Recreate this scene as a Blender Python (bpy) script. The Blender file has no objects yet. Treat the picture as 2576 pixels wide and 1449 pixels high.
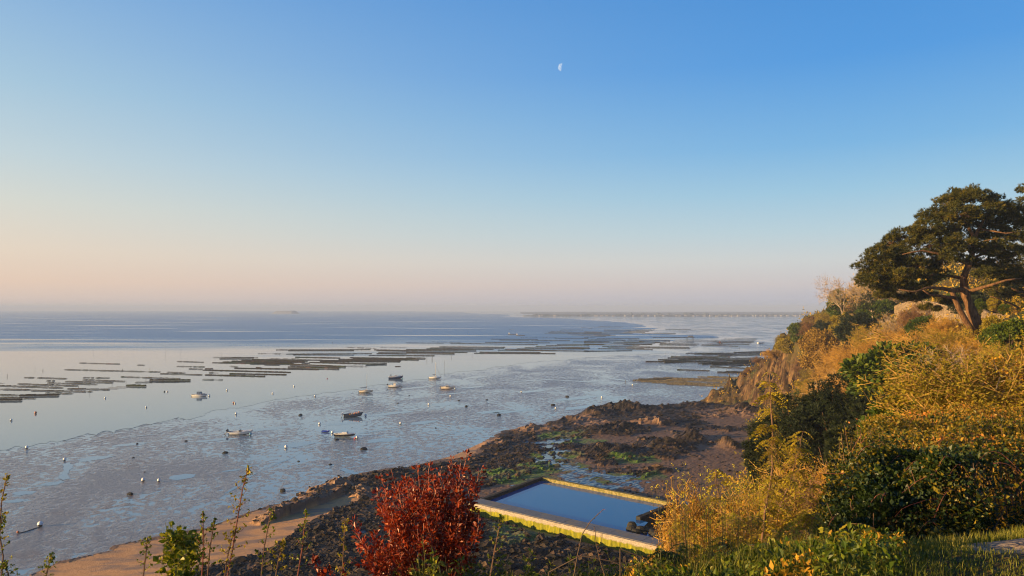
import bpy, math, random
import numpy as np
from mathutils import Vector, Matrix
from mathutils.geometry import tessellate_polygon
R = math.radians
scene = bpy.context.scene
col = scene.collection

# ---------------------------------------------------------------- camera
CAM = np.array([0.0, 0.0, 36.0])
F = 1874.0                       # focal length in pixels of a 2576 px wide picture
PITCH = math.atan(50.5 / F)
cam_d = bpy.data.cameras.new("camera"); cam = bpy.data.objects.new("camera", cam_d); col.objects.link(cam)
cam_d.sensor_width = 36.0; cam_d.lens = 36.0 * F / 2576.0
cam_d.clip_start = 0.1; cam_d.clip_end = 30000.0
cam.location = CAM; cam.rotation_euler = (math.pi / 2 + PITCH, 0, 0)
scene.camera = cam

# ---------------------------------------------------------------- sun and sky
SUN_EL = R(9.0)
SUN_AZ_VEC = Vector((-1.0, -0.3, 0.0)).normalized()          # horizontal direction towards the sun
sun_dir = Vector((SUN_AZ_VEC.x * math.cos(SUN_EL), SUN_AZ_VEC.y * math.cos(SUN_EL), math.sin(SUN_EL)))
sd = bpy.data.lights.new("sun", "SUN"); sun = bpy.data.objects.new("sun", sd); col.objects.link(sun)
sd.energy = 5.0; sd.angle = R(0.6); sd.color = (1.0, 0.66, 0.28)
sun.rotation_euler = sun_dir.to_track_quat('Z', 'Y').to_euler()
sun.location = (-60, 0, 80)

def lin(c):
    return tuple(((v / 255) / 12.92 if v / 255 <= 0.04045 else ((v / 255 + 0.055) / 1.055) ** 2.4) for v in c)

world = bpy.data.worlds.new("World"); scene.world = world; world.use_nodes = True
wt = world.node_tree; wt.nodes.clear()
def wn(t, **k):
    n = wt.nodes.new(t)
    for a, b in k.items(): setattr(n, a, b)
    return n
wo = wn('ShaderNodeOutputWorld'); bg = wn('ShaderNodeBackground'); wt.links.new(bg.outputs[0], wo.inputs[0])
tc = wn('ShaderNodeTexCoord'); sep = wn('ShaderNodeSeparateXYZ'); wt.links.new(tc.outputs['Generated'], sep.inputs[0])
def ramp_node(nt, stops, interp='LINEAR'):
    r = nt.nodes.new('ShaderNodeValToRGB'); r.color_ramp.interpolation = interp
    while len(r.color_ramp.elements) < len(stops): r.color_ramp.elements.new(0.5)
    for e, (p, c) in zip(r.color_ramp.elements, stops):
        e.position = p; e.color = (c[0], c[1], c[2], 1)
    return r
SUNSIDE = [(0, (224, 204, 193)), (.014, (232, 207, 191)), (.03, (240, 210, 188)), (.067, (238, 219, 199)), (.12, (224, 223, 212)), (.173, (204, 219, 223)), (.25, (176, 207, 226)), (.4, (126, 175, 226)), (.6, (80, 125, 190)), (1, (40, 72, 125))]
FARSIDE = [(0, (186, 190, 205)), (.014, (194, 193, 204)), (.03, (208, 201, 204)), (.06, (209, 213, 215)), (.096, (188, 212, 224)), (.145, (158, 202, 229)), (.2, (124, 184, 231)), (.3, (84, 158, 228)), (.41, (70, 144, 218)), (.6, (40, 92, 160)), (1, (22, 54, 105))]
rA = ramp_node(wt, [(p, lin(c)) for p, c in SUNSIDE]); rB = ramp_node(wt, [(p, lin(c)) for p, c in FARSIDE])
wt.links.new(sep.outputs['Z'], rA.inputs[0]); wt.links.new(sep.outputs['Z'], rB.inputs[0])
mr = wn('ShaderNodeMapRange'); mr.inputs['From Min'].default_value = 0.42; mr.inputs['From Max'].default_value = -0.62
mr.inputs['To Min'].default_value = 0.0; mr.inputs['To Max'].default_value = 1.0
wt.links.new(sep.outputs['X'], mr.inputs['Value'])
pw = wn('ShaderNodeMath', operation='POWER'); pw.inputs[1].default_value = 1.35; wt.links.new(mr.outputs[0], pw.inputs[0])
mx = wn('ShaderNodeMixRGB'); wt.links.new(pw.outputs[0], mx.inputs[0]); wt.links.new(rB.outputs[0], mx.inputs[1]); wt.links.new(rA.outputs[0], mx.inputs[2])
sky = wn('ShaderNodeTexSky', sky_type='NISHITA'); sky.sun_disc = False; sky.sun_elevation = SUN_EL
sky.sun_rotation = math.atan2(SUN_AZ_VEC.x, SUN_AZ_VEC.y)
skys = wn('ShaderNodeMixRGB', blend_type='MULTIPLY'); skys.inputs[0].default_value = 1; skys.inputs[2].default_value = (0.1, 0.1, 0.1, 1)
wt.links.new(sky.outputs[0], skys.inputs[1])
mx2 = wn('ShaderNodeMixRGB'); mx2.inputs[0].default_value = 0.9; wt.links.new(skys.outputs[0], mx2.inputs[1]); wt.links.new(mx.outputs[0], mx2.inputs[2])
wt.links.new(mx2.outputs[0], bg.inputs[0]); bg.inputs[1].default_value = 0.487

scene.view_settings.view_transform = 'Standard'; scene.view_settings.look = 'None'
scene.view_settings.exposure = 1.05; scene.view_settings.gamma = 1.0
scene.render.engine = 'CYCLES'
scene.cycles.use_denoising = True; scene.cycles.filter_width = 1.1
scene.cycles.max_bounces = 6; scene.cycles.diffuse_bounces = 2; scene.cycles.glossy_bounces = 3
scene.cycles.transparent_max_bounces = 8; scene.cycles.volume_bounces = 0; scene.cycles.transmission_bounces = 3
scene.cycles.sample_clamp_indirect = 4.0

# ---------------------------------------------------------------- small helpers
cP, sP = math.cos(PITCH), math.sin(PITCH)
def ray(px, py):
    a = (px - 1288.0) / F; b = (724.5 - py) / F
    return np.array([a, cP - b * sP, sP + b * cP])
def at(px, py, D):
    """Point at ground distance D (metres ahead) seen at picture position px, py."""
    r = ray(px, py); return CAM + r * (D / r[1])
def ground(px, py, z=0.0):
    r = ray(px, py); return CAM + r * ((z - CAM[2]) / r[2])
def gxy(pts, z=0.0):
    return np.array([ground(p[0], p[1], z)[:2] for p in pts])

def _hash(ix, iy, seed):
    h = (ix.astype(np.int64) * 374761393 + iy.astype(np.int64) * 668265263 + seed * 1442695041) & 0x7fffffff
    h = ((h ^ (h >> 13)) * 1274126177) & 0x7fffffff
    h = ((h ^ (h >> 16)) * 974634773) & 0x7fffffff
    return (h ^ (h >> 11)) % 100003 / 100003.0
def vnoise(x, y, seed=0):
    x = np.asarray(x, float); y = np.asarray(y, float)
    ix = np.floor(x); iy = np.floor(y); fx = x - ix; fy = y - iy
    fx = fx * fx * (3 - 2 * fx); fy = fy * fy * (3 - 2 * fy)
    a = _hash(ix, iy, seed); b = _hash(ix + 1, iy, seed); c = _hash(ix, iy + 1, seed); d = _hash(ix + 1, iy + 1, seed)
    return (a + (b - a) * fx) * (1 - fy) + (c + (d - c) * fx) * fy
def fbm(x, y, seed=0, octv=5, gain=0.5):
    s = 0; a = 1; t = 0
    for o in range(octv):
        s = s + a * vnoise(x * 2 ** o + 17.3 * o, y * 2 ** o - 9.1 * o, seed + o); t += a; a *= gain
    return s / t
def ridged(x, y, seed=0, octv=5, gain=0.55):
    s = 0; a = 1; t = 0
    for o in range(octv):
        s = s + a * (1 - np.abs(2 * vnoise(x * 2 ** o + 3.7 * o, y * 2 ** o + 8.3 * o, seed + o) - 1)); t += a; a *= gain
    return s / t
def sstep(a, b, v):
    t = np.clip((v - a) / (b - a), 0, 1); return t * t * (3 - 2 * t)
def inpoly(x, y, P):
    P = np.asarray(P); ins = np.zeros(np.shape(x), bool); n = len(P); j = n - 1
    for i in range(n):
        xi, yi = P[i]; xj, yj = P[j]
        if yi != yj:
            c = ((yi > y) != (yj > y)) & (x < (xj - xi) * (y - yi) / (yj - yi) + xi)
            ins ^= c
        j = i
    return ins
def dpoly(x, y, P, closed=True):
    P = np.asarray(P); d = np.full(np.shape(x), 1e18); n = len(P)
    for i in range(n if closed else n - 1):
        ax, ay = P[i]; bx, by = P[(i + 1) % n]
        vx, vy = bx - ax, by - ay; L = vx * vx + vy * vy + 1e-12
        t = np.clip(((x - ax) * vx + (y - ay) * vy) / L, 0, 1)
        d = np.minimum(d, (x - ax - t * vx) ** 2 + (y - ay - t * vy) ** 2)
    return np.sqrt(d)

# ---------------------------------------------------------------- object helpers
def tag(o, label=None, cat=None, group=None, kind=None):
    if label: o['label'] = label
    if cat: o['category'] = cat
    if group: o['group'] = group
    if kind: o['kind'] = kind
    return o
def build(name, V, FC, mat, parent=None, smooth=False, attrs=None, mats=None, midx=None):
    """V (n,3); FC a list of index arrays, (m,3) or (m,4)."""
    me = bpy.data.meshes.new(name)
    V = np.ascontiguousarray(V, np.float32)
    if isinstance(FC, list) and len(FC) and isinstance(FC[0], list) and not isinstance(FC[0][0], (list, tuple)): FC = np.array(FC)
    FC = [np.asarray(f, np.int32) for f in (FC if isinstance(FC, list) else [FC]) if len(f)]
    me.vertices.add(len(V)); me.vertices.foreach_set('co', V.ravel())
    tot = sum(f.size for f in FC); npoly = sum(len(f) for f in FC)
    me.loops.add(tot); me.loops.foreach_set('vertex_index', np.concatenate([f.ravel() for f in FC]))
    sizes = np.concatenate([np.full(len(f), f.shape[1], np.int32) for f in FC])
    me.polygons.add(npoly); me.polygons.foreach_set('loop_start', np.concatenate([[0], np.cumsum(sizes)[:-1]]).astype(np.int32))
    me.polygons.foreach_set('use_smooth', np.full(npoly, smooth))
    for m in (mats or [mat]):
        if m: me.materials.append(m)
    if midx is not None: me.polygons.foreach_set('material_index', np.asarray(midx, np.int32))
    for k, a in (attrs or {}).items():
        at_ = me.attributes.new(k, 'FLOAT', 'POINT'); at_.data.foreach_set('value', np.ascontiguousarray(a, np.float32))
    me.update(calc_edges=True)
    o = bpy.data.objects.new(name, me); col.objects.link(o)
    if parent: o.parent = parent
    return o
def empty(name, loc=(0, 0, 0), rz=0.0):
    o = bpy.data.objects.new(name, None); col.objects.link(o); o.location = loc; o.rotation_euler = (0, 0, rz); return o
def dup(o, parent=None):
    c = o.copy(); col.objects.link(c)
    if parent: c.parent = parent
    for ch in list(o.children): dup(ch, c)
    return c
class MB:
    """Collects simple solids into one mesh."""
    def __init__(s): s.V = []; s.Q = []; s.T = []; s.n = 0
    def add(s, V, Q=(), T=()):
        V = np.asarray(V, float)
        if len(Q): s.Q.append(np.asarray(Q) + s.n)
        if len(T): s.T.append(np.asarray(T) + s.n)
        s.V.append(V); s.n += len(V)
    def box(s, c, d, rz=0.0, tilt=None):
        c = np.array(c, float); h = np.array(d, float) / 2
        v = np.array([[x, y, z] for x in (-1, 1) for y in (-1, 1) for z in (-1, 1)]) * h
        ca, sa = math.cos(rz), math.sin(rz)
        if tilt is not None: v = v @ np.array(tilt).T
        v = np.stack([v[:, 0] * ca - v[:, 1] * sa, v[:, 0] * sa + v[:, 1] * ca, v[:, 2]], 1) + c
        s.add(v, [[0, 1, 3, 2], [4, 6, 7, 5], [0, 4, 5, 1], [2, 3, 7, 6], [0, 2, 6, 4], [1, 5, 7, 3]])
    def tube(s, pts, rad, k=8, cap=True):
        pts = np.array(pts, float); rad = np.broadcast_to(np.array(rad, float), (len(pts),))
        V = []
        for i, p in enumerate(pts):
            d = pts[min(i + 1, len(pts) - 1)] - pts[max(i - 1, 0)]; d = d / (np.linalg.norm(d) + 1e-9)
            a = np.cross(d, [0, 0, 1.0]) if abs(d[2]) < .95 else np.cross(d, [0, 1.0, 0]); a /= np.linalg.norm(a); b = np.cross(d, a)
            for j in range(k):
                t = 2 * math.pi * j / k; V.append(p + rad[i] * (a * math.cos(t) + b * math.sin(t)))
        Q = [[i * k + j, i * k + (j + 1) % k, (i + 1) * k + (j + 1) % k, (i + 1) * k + j] for i in range(len(pts) - 1) for j in range(k)]
        T = []
        if cap:
            n0 = len(V); V.append(pts[0]); V.append(pts[-1]); m = (len(pts) - 1) * k
            T = [[n0, (j + 1) % k, j] for j in range(k)] + [[n0 + 1, m + j, m + (j + 1) % k] for j in range(k)]
        s.add(V, Q, T)
    def lathe(s, prof, k=16, c=(0, 0, 0), axis='z'):
        V = []; c = np.array(c, float)
        for r, z in prof:
            for j in range(k):
                t = 2 * math.pi * j / k
                v = [r * math.cos(t), r * math.sin(t), z]
                if axis == 'x': v = [v[2], v[0], v[1]]
                if axis == 'y': v = [v[0], v[2], v[1]]
                V.append(c + v)
        Q = [[i * k + j, i * k + (j + 1) % k, (i + 1) * k + (j + 1) % k, (i + 1) * k + j] for i in range(len(prof) - 1) for j in range(k)]
        s.add(V, Q)
    def prism(s, poly, z0, z1):
        poly = list(poly); n = len(poly)
        tri = tessellate_polygon([[Vector((p[0], p[1], 0)) for p in poly]])
        V = [(p[0], p[1], z0) for p in poly] + [(p[0], p[1], z1) for p in poly]
        s.add(V, [[i, (i + 1) % n, (i + 1) % n + n, i + n] for i in range(n)], [[a + n, b + n, c + n] for a, b, c in tri] + [[a, c, b] for a, b, c in tri])
    def make(s, name, mat, parent=None, smooth=False, attrs=None):
        fc = []
        if s.Q: fc.append(np.concatenate(s.Q))
        if s.T: fc.append(np.concatenate(s.T))
        return build(name, np.concatenate(s.V), fc, mat, parent, smooth, attrs)

# ---------------------------------------------------------------- materials
class NM:
    def __init__(s, name):
        s.m = bpy.data.materials.new(name); s.m.use_nodes = True; s.t = s.m.node_tree
        s.b = s.t.nodes['Principled BSDF']; s.out = s.t.nodes['Material Output']
    def n(s, t, **k):
        x = s.t.nodes.new(t)
        for a, b in k.items():
            if a.startswith('i_'):
                key = a[2:]; key = int(key) if key.isdigit() else key.replace('_', ' ')
                x.inputs[key].default_value = b
            else: setattr(x, a, b)
        return x
    def l(s, a, b): s.t.links.new(a, b)
    def pos(s, scale=(1, 1, 1), rot=(0, 0, 0), obj=False):
        if obj: o = s.n('ShaderNodeTexCoord').outputs['Object']
        else: o = s.n('ShaderNodeNewGeometry').outputs['Position']
        mp = s.n('ShaderNodeMapping'); mp.inputs['Scale'].default_value = scale; mp.inputs['Rotation'].default_value = rot
        s.l(o, mp.inputs[0]); return mp.outputs[0]
    def noise(s, vec, scale=1, detail=4, rough=.55, dist=0.0):
        x = s.n('ShaderNodeTexNoise'); x.inputs['Scale'].default_value = scale; x.inputs['Detail'].default_value = detail
        x.inputs['Roughness'].default_value = rough; x.inputs['Distortion'].default_value = dist
        s.l(vec, x.inputs['Vector']); return x.outputs['Fac']
    def ramp(s, fac, stops, interp='LINEAR'):
        r = ramp_node(s.t, stops, interp); s.l(fac, r.inputs[0]); return r.outputs[0]
    def mask(s, fac, a, b):
        x = s.n('ShaderNodeMapRange'); x.interpolation_type = 'SMOOTHSTEP'
        x.inputs['From Min'].default_value = a; x.inputs['From Max'].default_value = b; s.l(fac, x.inputs['Value']); return x.outputs[0]
    def rng(s, fac, a, b, c, d):
        x = s.n('ShaderNodeMapRange')
        for i, v in enumerate((a, b, c, d)): x.inputs[1 + i].default_value = v
        s.l(fac, x.inputs[0]); return x.outputs[0]
    def math(s, op, a, b=None):
        x = s.n('ShaderNodeMath', operation=op)
        for i, v in enumerate((a, b)):
            if v is None: continue
            if isinstance(v, (int, float)): x.inputs[i].default_value = v
            else: s.l(v, x.inputs[i])
        return x.outputs[0]
    def mix(s, f, a, b, blend='MIX'):
        x = s.n('ShaderNodeMixRGB', blend_type=blend)
        for i, v in enumerate((f, a, b)):
            if isinstance(v, (int, float)): x.inputs[i].default_value = v
            elif isinstance(v, tuple): x.inputs[i].default_value = (v[0], v[1], v[2], 1)
            else: s.l(v, x.inputs[i])
        return x.outputs[0]
    def attr(s, name):
        return s.n('ShaderNodeAttribute', attribute_name=name).outputs['Fac']
    def bump(s, h, strength=.5, dist=.1, prev=None):
        x = s.n('ShaderNodeBump'); x.inputs['Strength'].default_value = strength; x.inputs['Distance'].default_value = dist
        s.l(h, x.inputs['Height'])
        if prev is not None: s.l(prev, x.inputs['Normal'])
        return x.outputs[0]
    def set(s, **k):
        names = dict(color='Base Color', rough='Roughness', normal='Normal', spec='Specular IOR Level', metal='Metallic', ior='IOR', alpha='Alpha')
        for a, v in k.items():
            i = s.b.inputs[names[a]]
            if isinstance(v, (int, float)): i.default_value = v
            elif isinstance(v, tuple): i.default_value = (v[0], v[1], v[2], 1)
            else: s.l(v, i)
        return s.m

def plain(name, c, rough=.5, wear=.25, scale=4.0, metal=0.0, spec=.5):
    m = NM(name); p = m.pos(obj=True); f = m.noise(p, scale, 5, .6)
    d = tuple(v * (1 - wear) for v in c); e = tuple(min(1, v * (1 + wear * .4)) for v in c)
    return m.set(color=m.ramp(f, [(.3, d), (.62, e)]), rough=m.rng(f, .2, .8, rough * .8, min(1, rough * 1.25)), metal=metal, spec=spec)

def leafmat(name, stops, rough=.55, trans=.3, tcol=None, spec=.3):
    """Leaves coloured by a per leaf value, partly translucent."""
    m = NM(name)
    a = m.attr('rnd'); oi = m.n('ShaderNodeObjectInfo').outputs['Random']
    f = m.math('ADD', m.math('MULTIPLY', a, .8), m.math('MULTIPLY', oi, .2))
    c = m.ramp(f, stops)
    m.set(color=c, rough=rough, spec=spec)
    if trans > 0:
        tr = m.n('ShaderNodeBsdfTranslucent'); ms = m.n('ShaderNodeMixShader')
        m.l(m.mix(1.0, c, (1.0, 1.0, .55) if tcol is None else tcol, 'MULTIPLY'), tr.inputs[0])
        ms.inputs[0].default_value = trans; m.l(m.b.outputs[0], ms.inputs[1]); m.l(tr.outputs[0], ms.inputs[2]); m.l(ms.outputs[0], m.out.inputs[0])
    return m.m
# ================================================================ the lie of the land
COASTPX = [(-400, 1560), (-150, 1500), (60, 1452), (150, 1409), (268, 1384), (286, 1370), (417, 1342), (521, 1324), (596, 1297), (679, 1268), (715, 1262), (758, 1247), (800, 1227), (848, 1206), (907, 1188),
           (976, 1176), (1026, 1173), (1086, 1158), (1146, 1143), (1220, 1110), (1250, 1090), (1295, 1083), (1371, 1067), (1434, 1053), (1466, 1040), (1545, 1030), (1624, 1022), (1687, 1016), (1751, 1012), (1814, 1010), (1870, 1008)]
COAST = gxy(COASTPX, 0.2)
LAND = np.concatenate([COAST, [(98, 298), (112, 318), (140, 330), (400, 360), (400, -200), (-300, -200), (-300, 40)]])

POOL_Z = 3.3
PL = {k: ground(x, y, POOL_Z)[:2] for k, (x, y) in dict(nl=(1178, 1264), nr=(1652, 1375), fl=(1355, 1200), fl2=(1369, 1199), fr=(1703, 1264), rm=(1611, 1300), ri=(1570, 1322)).items()}
POOLPOLY = [PL['nl'], PL['nr'], PL['fr'], PL['fl2'], PL['fl']]

def ell(px, py, hw, hh, z=1.5):
    g = ground(px, py, z); D = g[1]; return g[0], D, hw * D / F, hh * D * D / ((36 - z) * F)
ROCKPATCH = [ell(*e) for e in [(1545, 1020, 100, 20), (1450, 1048, 70, 15), (1345, 1075, 90, 13), (1620, 1045, 150, 17), (1735, 1018, 130, 12), (1545, 1082, 95, 18), (1690, 1068, 85, 9), (1676, 1134, 72, 24), (1530, 1142, 85, 26),
             (1740, 1110, 38, 13), (1828, 1128, 30, 14), (1626, 1196, 75, 9), (1830, 1085, 90, 7), (1875, 1045, 70, 12), (1800, 1050, 60, 6), (1400, 1130, 50, 10), (1770, 1085, 60, 5)]]
ROCKPOLY = gxy([(705, 1290), (718, 1262), (758, 1247), (800, 1227), (848, 1206), (907, 1188), (976, 1176), (1026, 1173), (1086, 1158), (1130, 1152), (1160, 1158), (1205, 1128), (1250, 1090), (1295, 1083), (1371, 1067), (1434, 1053), (1466, 1040),
                (1500, 1070), (1470, 1100), (1430, 1130), (1430, 1165), (1400, 1195), (1365, 1195), (1150, 1262), (1260, 1330), (1470, 1395), (1700, 1420), (1500, 1650), (200, 1650), (455, 1452), (540, 1438), (650, 1398), (735, 1345), (760, 1318), (815, 1290), (870, 1252), (800, 1262)], 1.0)
ALGAE = [ell(*e) for e in [(1410, 1092, 62, 11), (1455, 1112, 66, 9), (1400, 1150, 60, 14), (1400, 1180, 80, 14), (1290, 1205, 95, 15), (1595, 1163, 65, 12), (1590, 1208, 90, 8), (1310, 1345, 100, 32), (1500, 1217, 70, 6), (1360, 1325, 70, 22), (1240, 1190, 60, 8), (760, 1285, 40, 6)]]
DRYROCK = [ell(*e) for e in [(1350, 1068, 90, 10), (1450, 1045, 60, 10), (845, 1225, 60, 12), (780, 1245, 70, 14), (905, 1235, 60, 16), (1600, 1070, 90, 8), (1240, 1102, 40, 12), (1850, 1060, 90, 25), (1500, 1060, 60, 10)]]
SANDPOLY = gxy([(-500, 1650), (-400, 1560), (-150, 1500), (60, 1452), (150, 1409), (268, 1384), (286, 1368), (417, 1341), (521, 1323), (596, 1296), (679, 1267), (720, 1262), (860, 1240), (905, 1262), (870, 1275), (810, 1302), (750, 1345), (660, 1400), (560, 1435), (480, 1452), (300, 1650)], 0.7)
SANDSPIT = gxy([(1100, 1152), (1146, 1140), (1190, 1120), (1222, 1105), (1245, 1096), (1215, 1122), (1165, 1150)], 0.4)
STREAM = gxy([(1385, 1120), (1400, 1138), (1378, 1158), (1400, 1172), (1450, 1190), (1520, 1207), (1590, 1222), (1560, 1232), (1480, 1224), (1430, 1204)], 1.5)
WETS = [ell(*e) for e in [(1402, 1107, 55, 6), (1340, 1102, 25, 2), (1207, 1160, 12, 3), (1238, 1152, 10, 2), (920, 1340, 14, 6), (900, 1354, 20, 5), (795, 1408, 20, 4), (1130, 1130, 10, 2), (1580, 1210, 60, 5), (1000, 1170, 8, 2), (1310, 1168, 7, 2), (1560, 1133, 20, 3), (1716, 1274, 12, 9),
        (1290, 1225, 9, 2), (1260, 1310, 9, 2), (1180, 1360, 9, 3), (960, 1390, 12, 3), (700, 1425, 14, 3), (1620, 1140, 8, 2), (850, 1380, 9, 2), (1150, 1170, 9, 2)]]
def ev(E, x, y, rot=0.0):
    v = np.full(np.shape(x), -9.0)
    for cx, cy, rx, ry in E: v = np.maximum(v, 1 - ((x - cx) / rx) ** 2 - ((y - cy) / ry) ** 2)
    return v
HUMPS = [(1560, 1028, 70, 9, 3.2), (1500, 1036, 50, 7, 1.9), (1640, 1030, 60, 8, 1.2), (1440, 1052, 50, 7, 1.2), (1340, 1072, 70, 6, .9), (1560, 1086, 60, 6, 1.7), (1500, 1092, 40, 5, 1.1), (1680, 1140, 60, 5, 1.4), (1530, 1150, 70, 5, 1.2), (1740, 1113, 36, 5, 1.3),
         (1828, 1134, 26, 5, 1.2), (1640, 1072, 70, 6, 1.2), (1870, 1040, 50, 9, 1.6), (1750, 1018, 60, 8, .9), (860, 1222, 45, 3.4, 1.4), (905, 1240, 40, 4, 1.1), (1060, 1180, 80, 4, .7), (970, 1190, 60, 4, .8), (1250, 1110, 40, 6, .8)]
HUMPW = []
for px, py, hw, ry, h in HUMPS:
    g = ground(px, py, 1.2); HUMPW.append((g[0], g[1], hw * g[1] / F, ry, h))
LEDGE = gxy([(700, 1296), (716, 1284), (765, 1265), (806, 1243), (838, 1236), (860, 1240)], 1.0)

CTRL = [tuple(c) for c in [
    # foot of the slope
    (93, 293, 1.0), (84, 262, 1.5), (77, 235, 2.5), (60, 180, 3), (46, 145, 3), (33, 118, 3), (25, 100, 4), (8, 80, 4.5), (-15, 70, 5), (-50, 68, 5), (-90, 60, 6),
    # out on the beach: pushed below it
    (0, 115, -6), (-60, 105, -6), (60, 250, -6), (25, 160, -6), (75, 305, -9), (-90, 120, -8), (50, 215, -6), (100, 330, -12), (90, 312, -10),
    # headland
    (104, 292, 17), (98, 285, 13), (130, 322, 0), (118, 305, 10), (160, 345, -6), (124, 270, 33), (112, 255, 34), (150, 300, 25), (220, 340, 0), (110, 322, -4),
    # shoulder beneath the viewpoint
    (0, 0, 34.4), (0, 3, 34.1), (0, 6, 33.55), (-1.2, 6, 33.3), (1.2, 6.2, 33.6), (-4, 4, 33.5), (-8, 3, 33.3), (-4, 8, 31.2), (0, 12, 29.4), (-12, 12, 28.5), (-25, 20, 21), (0, 22, 23), (0, 40, 13.5), (-20, 42, 11.5), (-50, 35, 14), (-60, 5, 30), (0, -8, 35), (-30, -10, 35), (30, -10, 35.2),
    (3.7, 5.4, 34.36), (3.5, 2.5, 34.4), (6.5, 6, 34.45), (2.2, 6, 34.0), (3.2, 7.4, 33.25), (4.3, 7.0, 33.8), (5, 8.4, 33.5), (8, 9, 33.9), (3, 11, 32.0), (6, 12, 32.6), (9, 14, 32.8), (14, 10, 34.3),
    (6.5, 20, 28.8), (11, 25, 29.2), (15, 28, 30.2), (24, 35, 31.6), (20, 22, 33), (2, 30, 20), (10, 42, 20), (17, 60, 18.5), (27, 60, 22), (8, 60, 12),
    (30, 20, 35), (45, 5, 36), (45, 40, 35)]]
CTRL += [tuple(at(*c)) for c in [(1960, 888, 290), (2010, 832, 275), (2060, 800, 255), (2105, 782, 240), (2160, 776, 215), (2200, 772, 200), (2330, 790, 150), (2400, 805, 130), (2480, 812, 105), (2560, 812, 95),
    (2460, 852, 80), (2540, 880, 66), (2590, 1000, 38), (2560, 1080, 22), (2100, 960, 200), (2040, 960, 235), (2000, 1000, 250), (2200, 900, 152), (2300, 950, 110), (2400, 1010, 72), (2200, 1000, 112), (2300, 1090, 60), (2250, 1065, 75), (2000, 1090, 130), (1960, 1060, 200),
    (2100, 870, 225), (2200, 830, 180), (2350, 860, 115), (2420, 1130, 42), (2520, 1080, 33), (2060, 925, 225), (1905, 925, 291), (1880, 960, 291)]]
CTRL += [(150, 150, 38), (140, 215, 38), (120, 90, 36.5), (85, 60, 36), (70, 105, 35.5), (82, 150, 36.3), (250, 200, 42), (250, 50, 42)]
CTRL = np.array(CTRL, float)
def _tps_k(r2): return np.where(r2 > 1e-9, 0.5 * r2 * np.log(r2 + 1e-12), 0)
_S = 100.0
_c = CTRL[:, :2] / _S; _n = len(_c)
_K = _tps_k(((_c[:, None] - _c[None]) ** 2).sum(-1)) + np.eye(_n) * 2e-5
_P = np.concatenate([np.ones((_n, 1)), _c], 1)
_A = np.block([[_K, _P], [_P.T, np.zeros((3, 3))]])
_w = np.linalg.solve(_A, np.concatenate([CTRL[:, 2], np.zeros(3)]))
def Tbase(x, y):
    x = np.atleast_1d(np.asarray(x, float)); y = np.atleast_1d(np.asarray(y, float)); sh = x.shape
    X = x.ravel() / _S; Y = y.ravel() / _S; out = _w[_n] + _w[_n + 1] * X + _w[_n + 2] * Y
    for i in range(_n): out = out + _w[i] * _tps_k((X - _c[i, 0]) ** 2 + (Y - _c[i, 1]) ** 2)
    return out.reshape(sh)
def hill_z(x, y):
    x = np.atleast_1d(np.asarray(x, float)); y = np.atleast_1d(np.asarray(y, float))
    far = sstep(60, 200, y)
    wx = (fbm(x / 7, y / 7, 5, 5) - .5) * 11 * far + (ridged(x / 3.4, y / 3.4, 15, 4) - .5) * (4 * far + 6 * sstep(225, 255, y))
    wy = (fbm(x / 6, y / 6, 9, 5) - .5) * 7 * far
    z = Tbase(x + wx, y + wy)
    near = 1 - sstep(4, 20, np.hypot(x, y))
    z = z + (fbm(x / 5, y / 5, 3, 4) - .5) * (1.6 * (1 - near)) + (fbm(x * 1.3, y * 1.3, 4, 3) - .5) * .12
    return z
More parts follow.
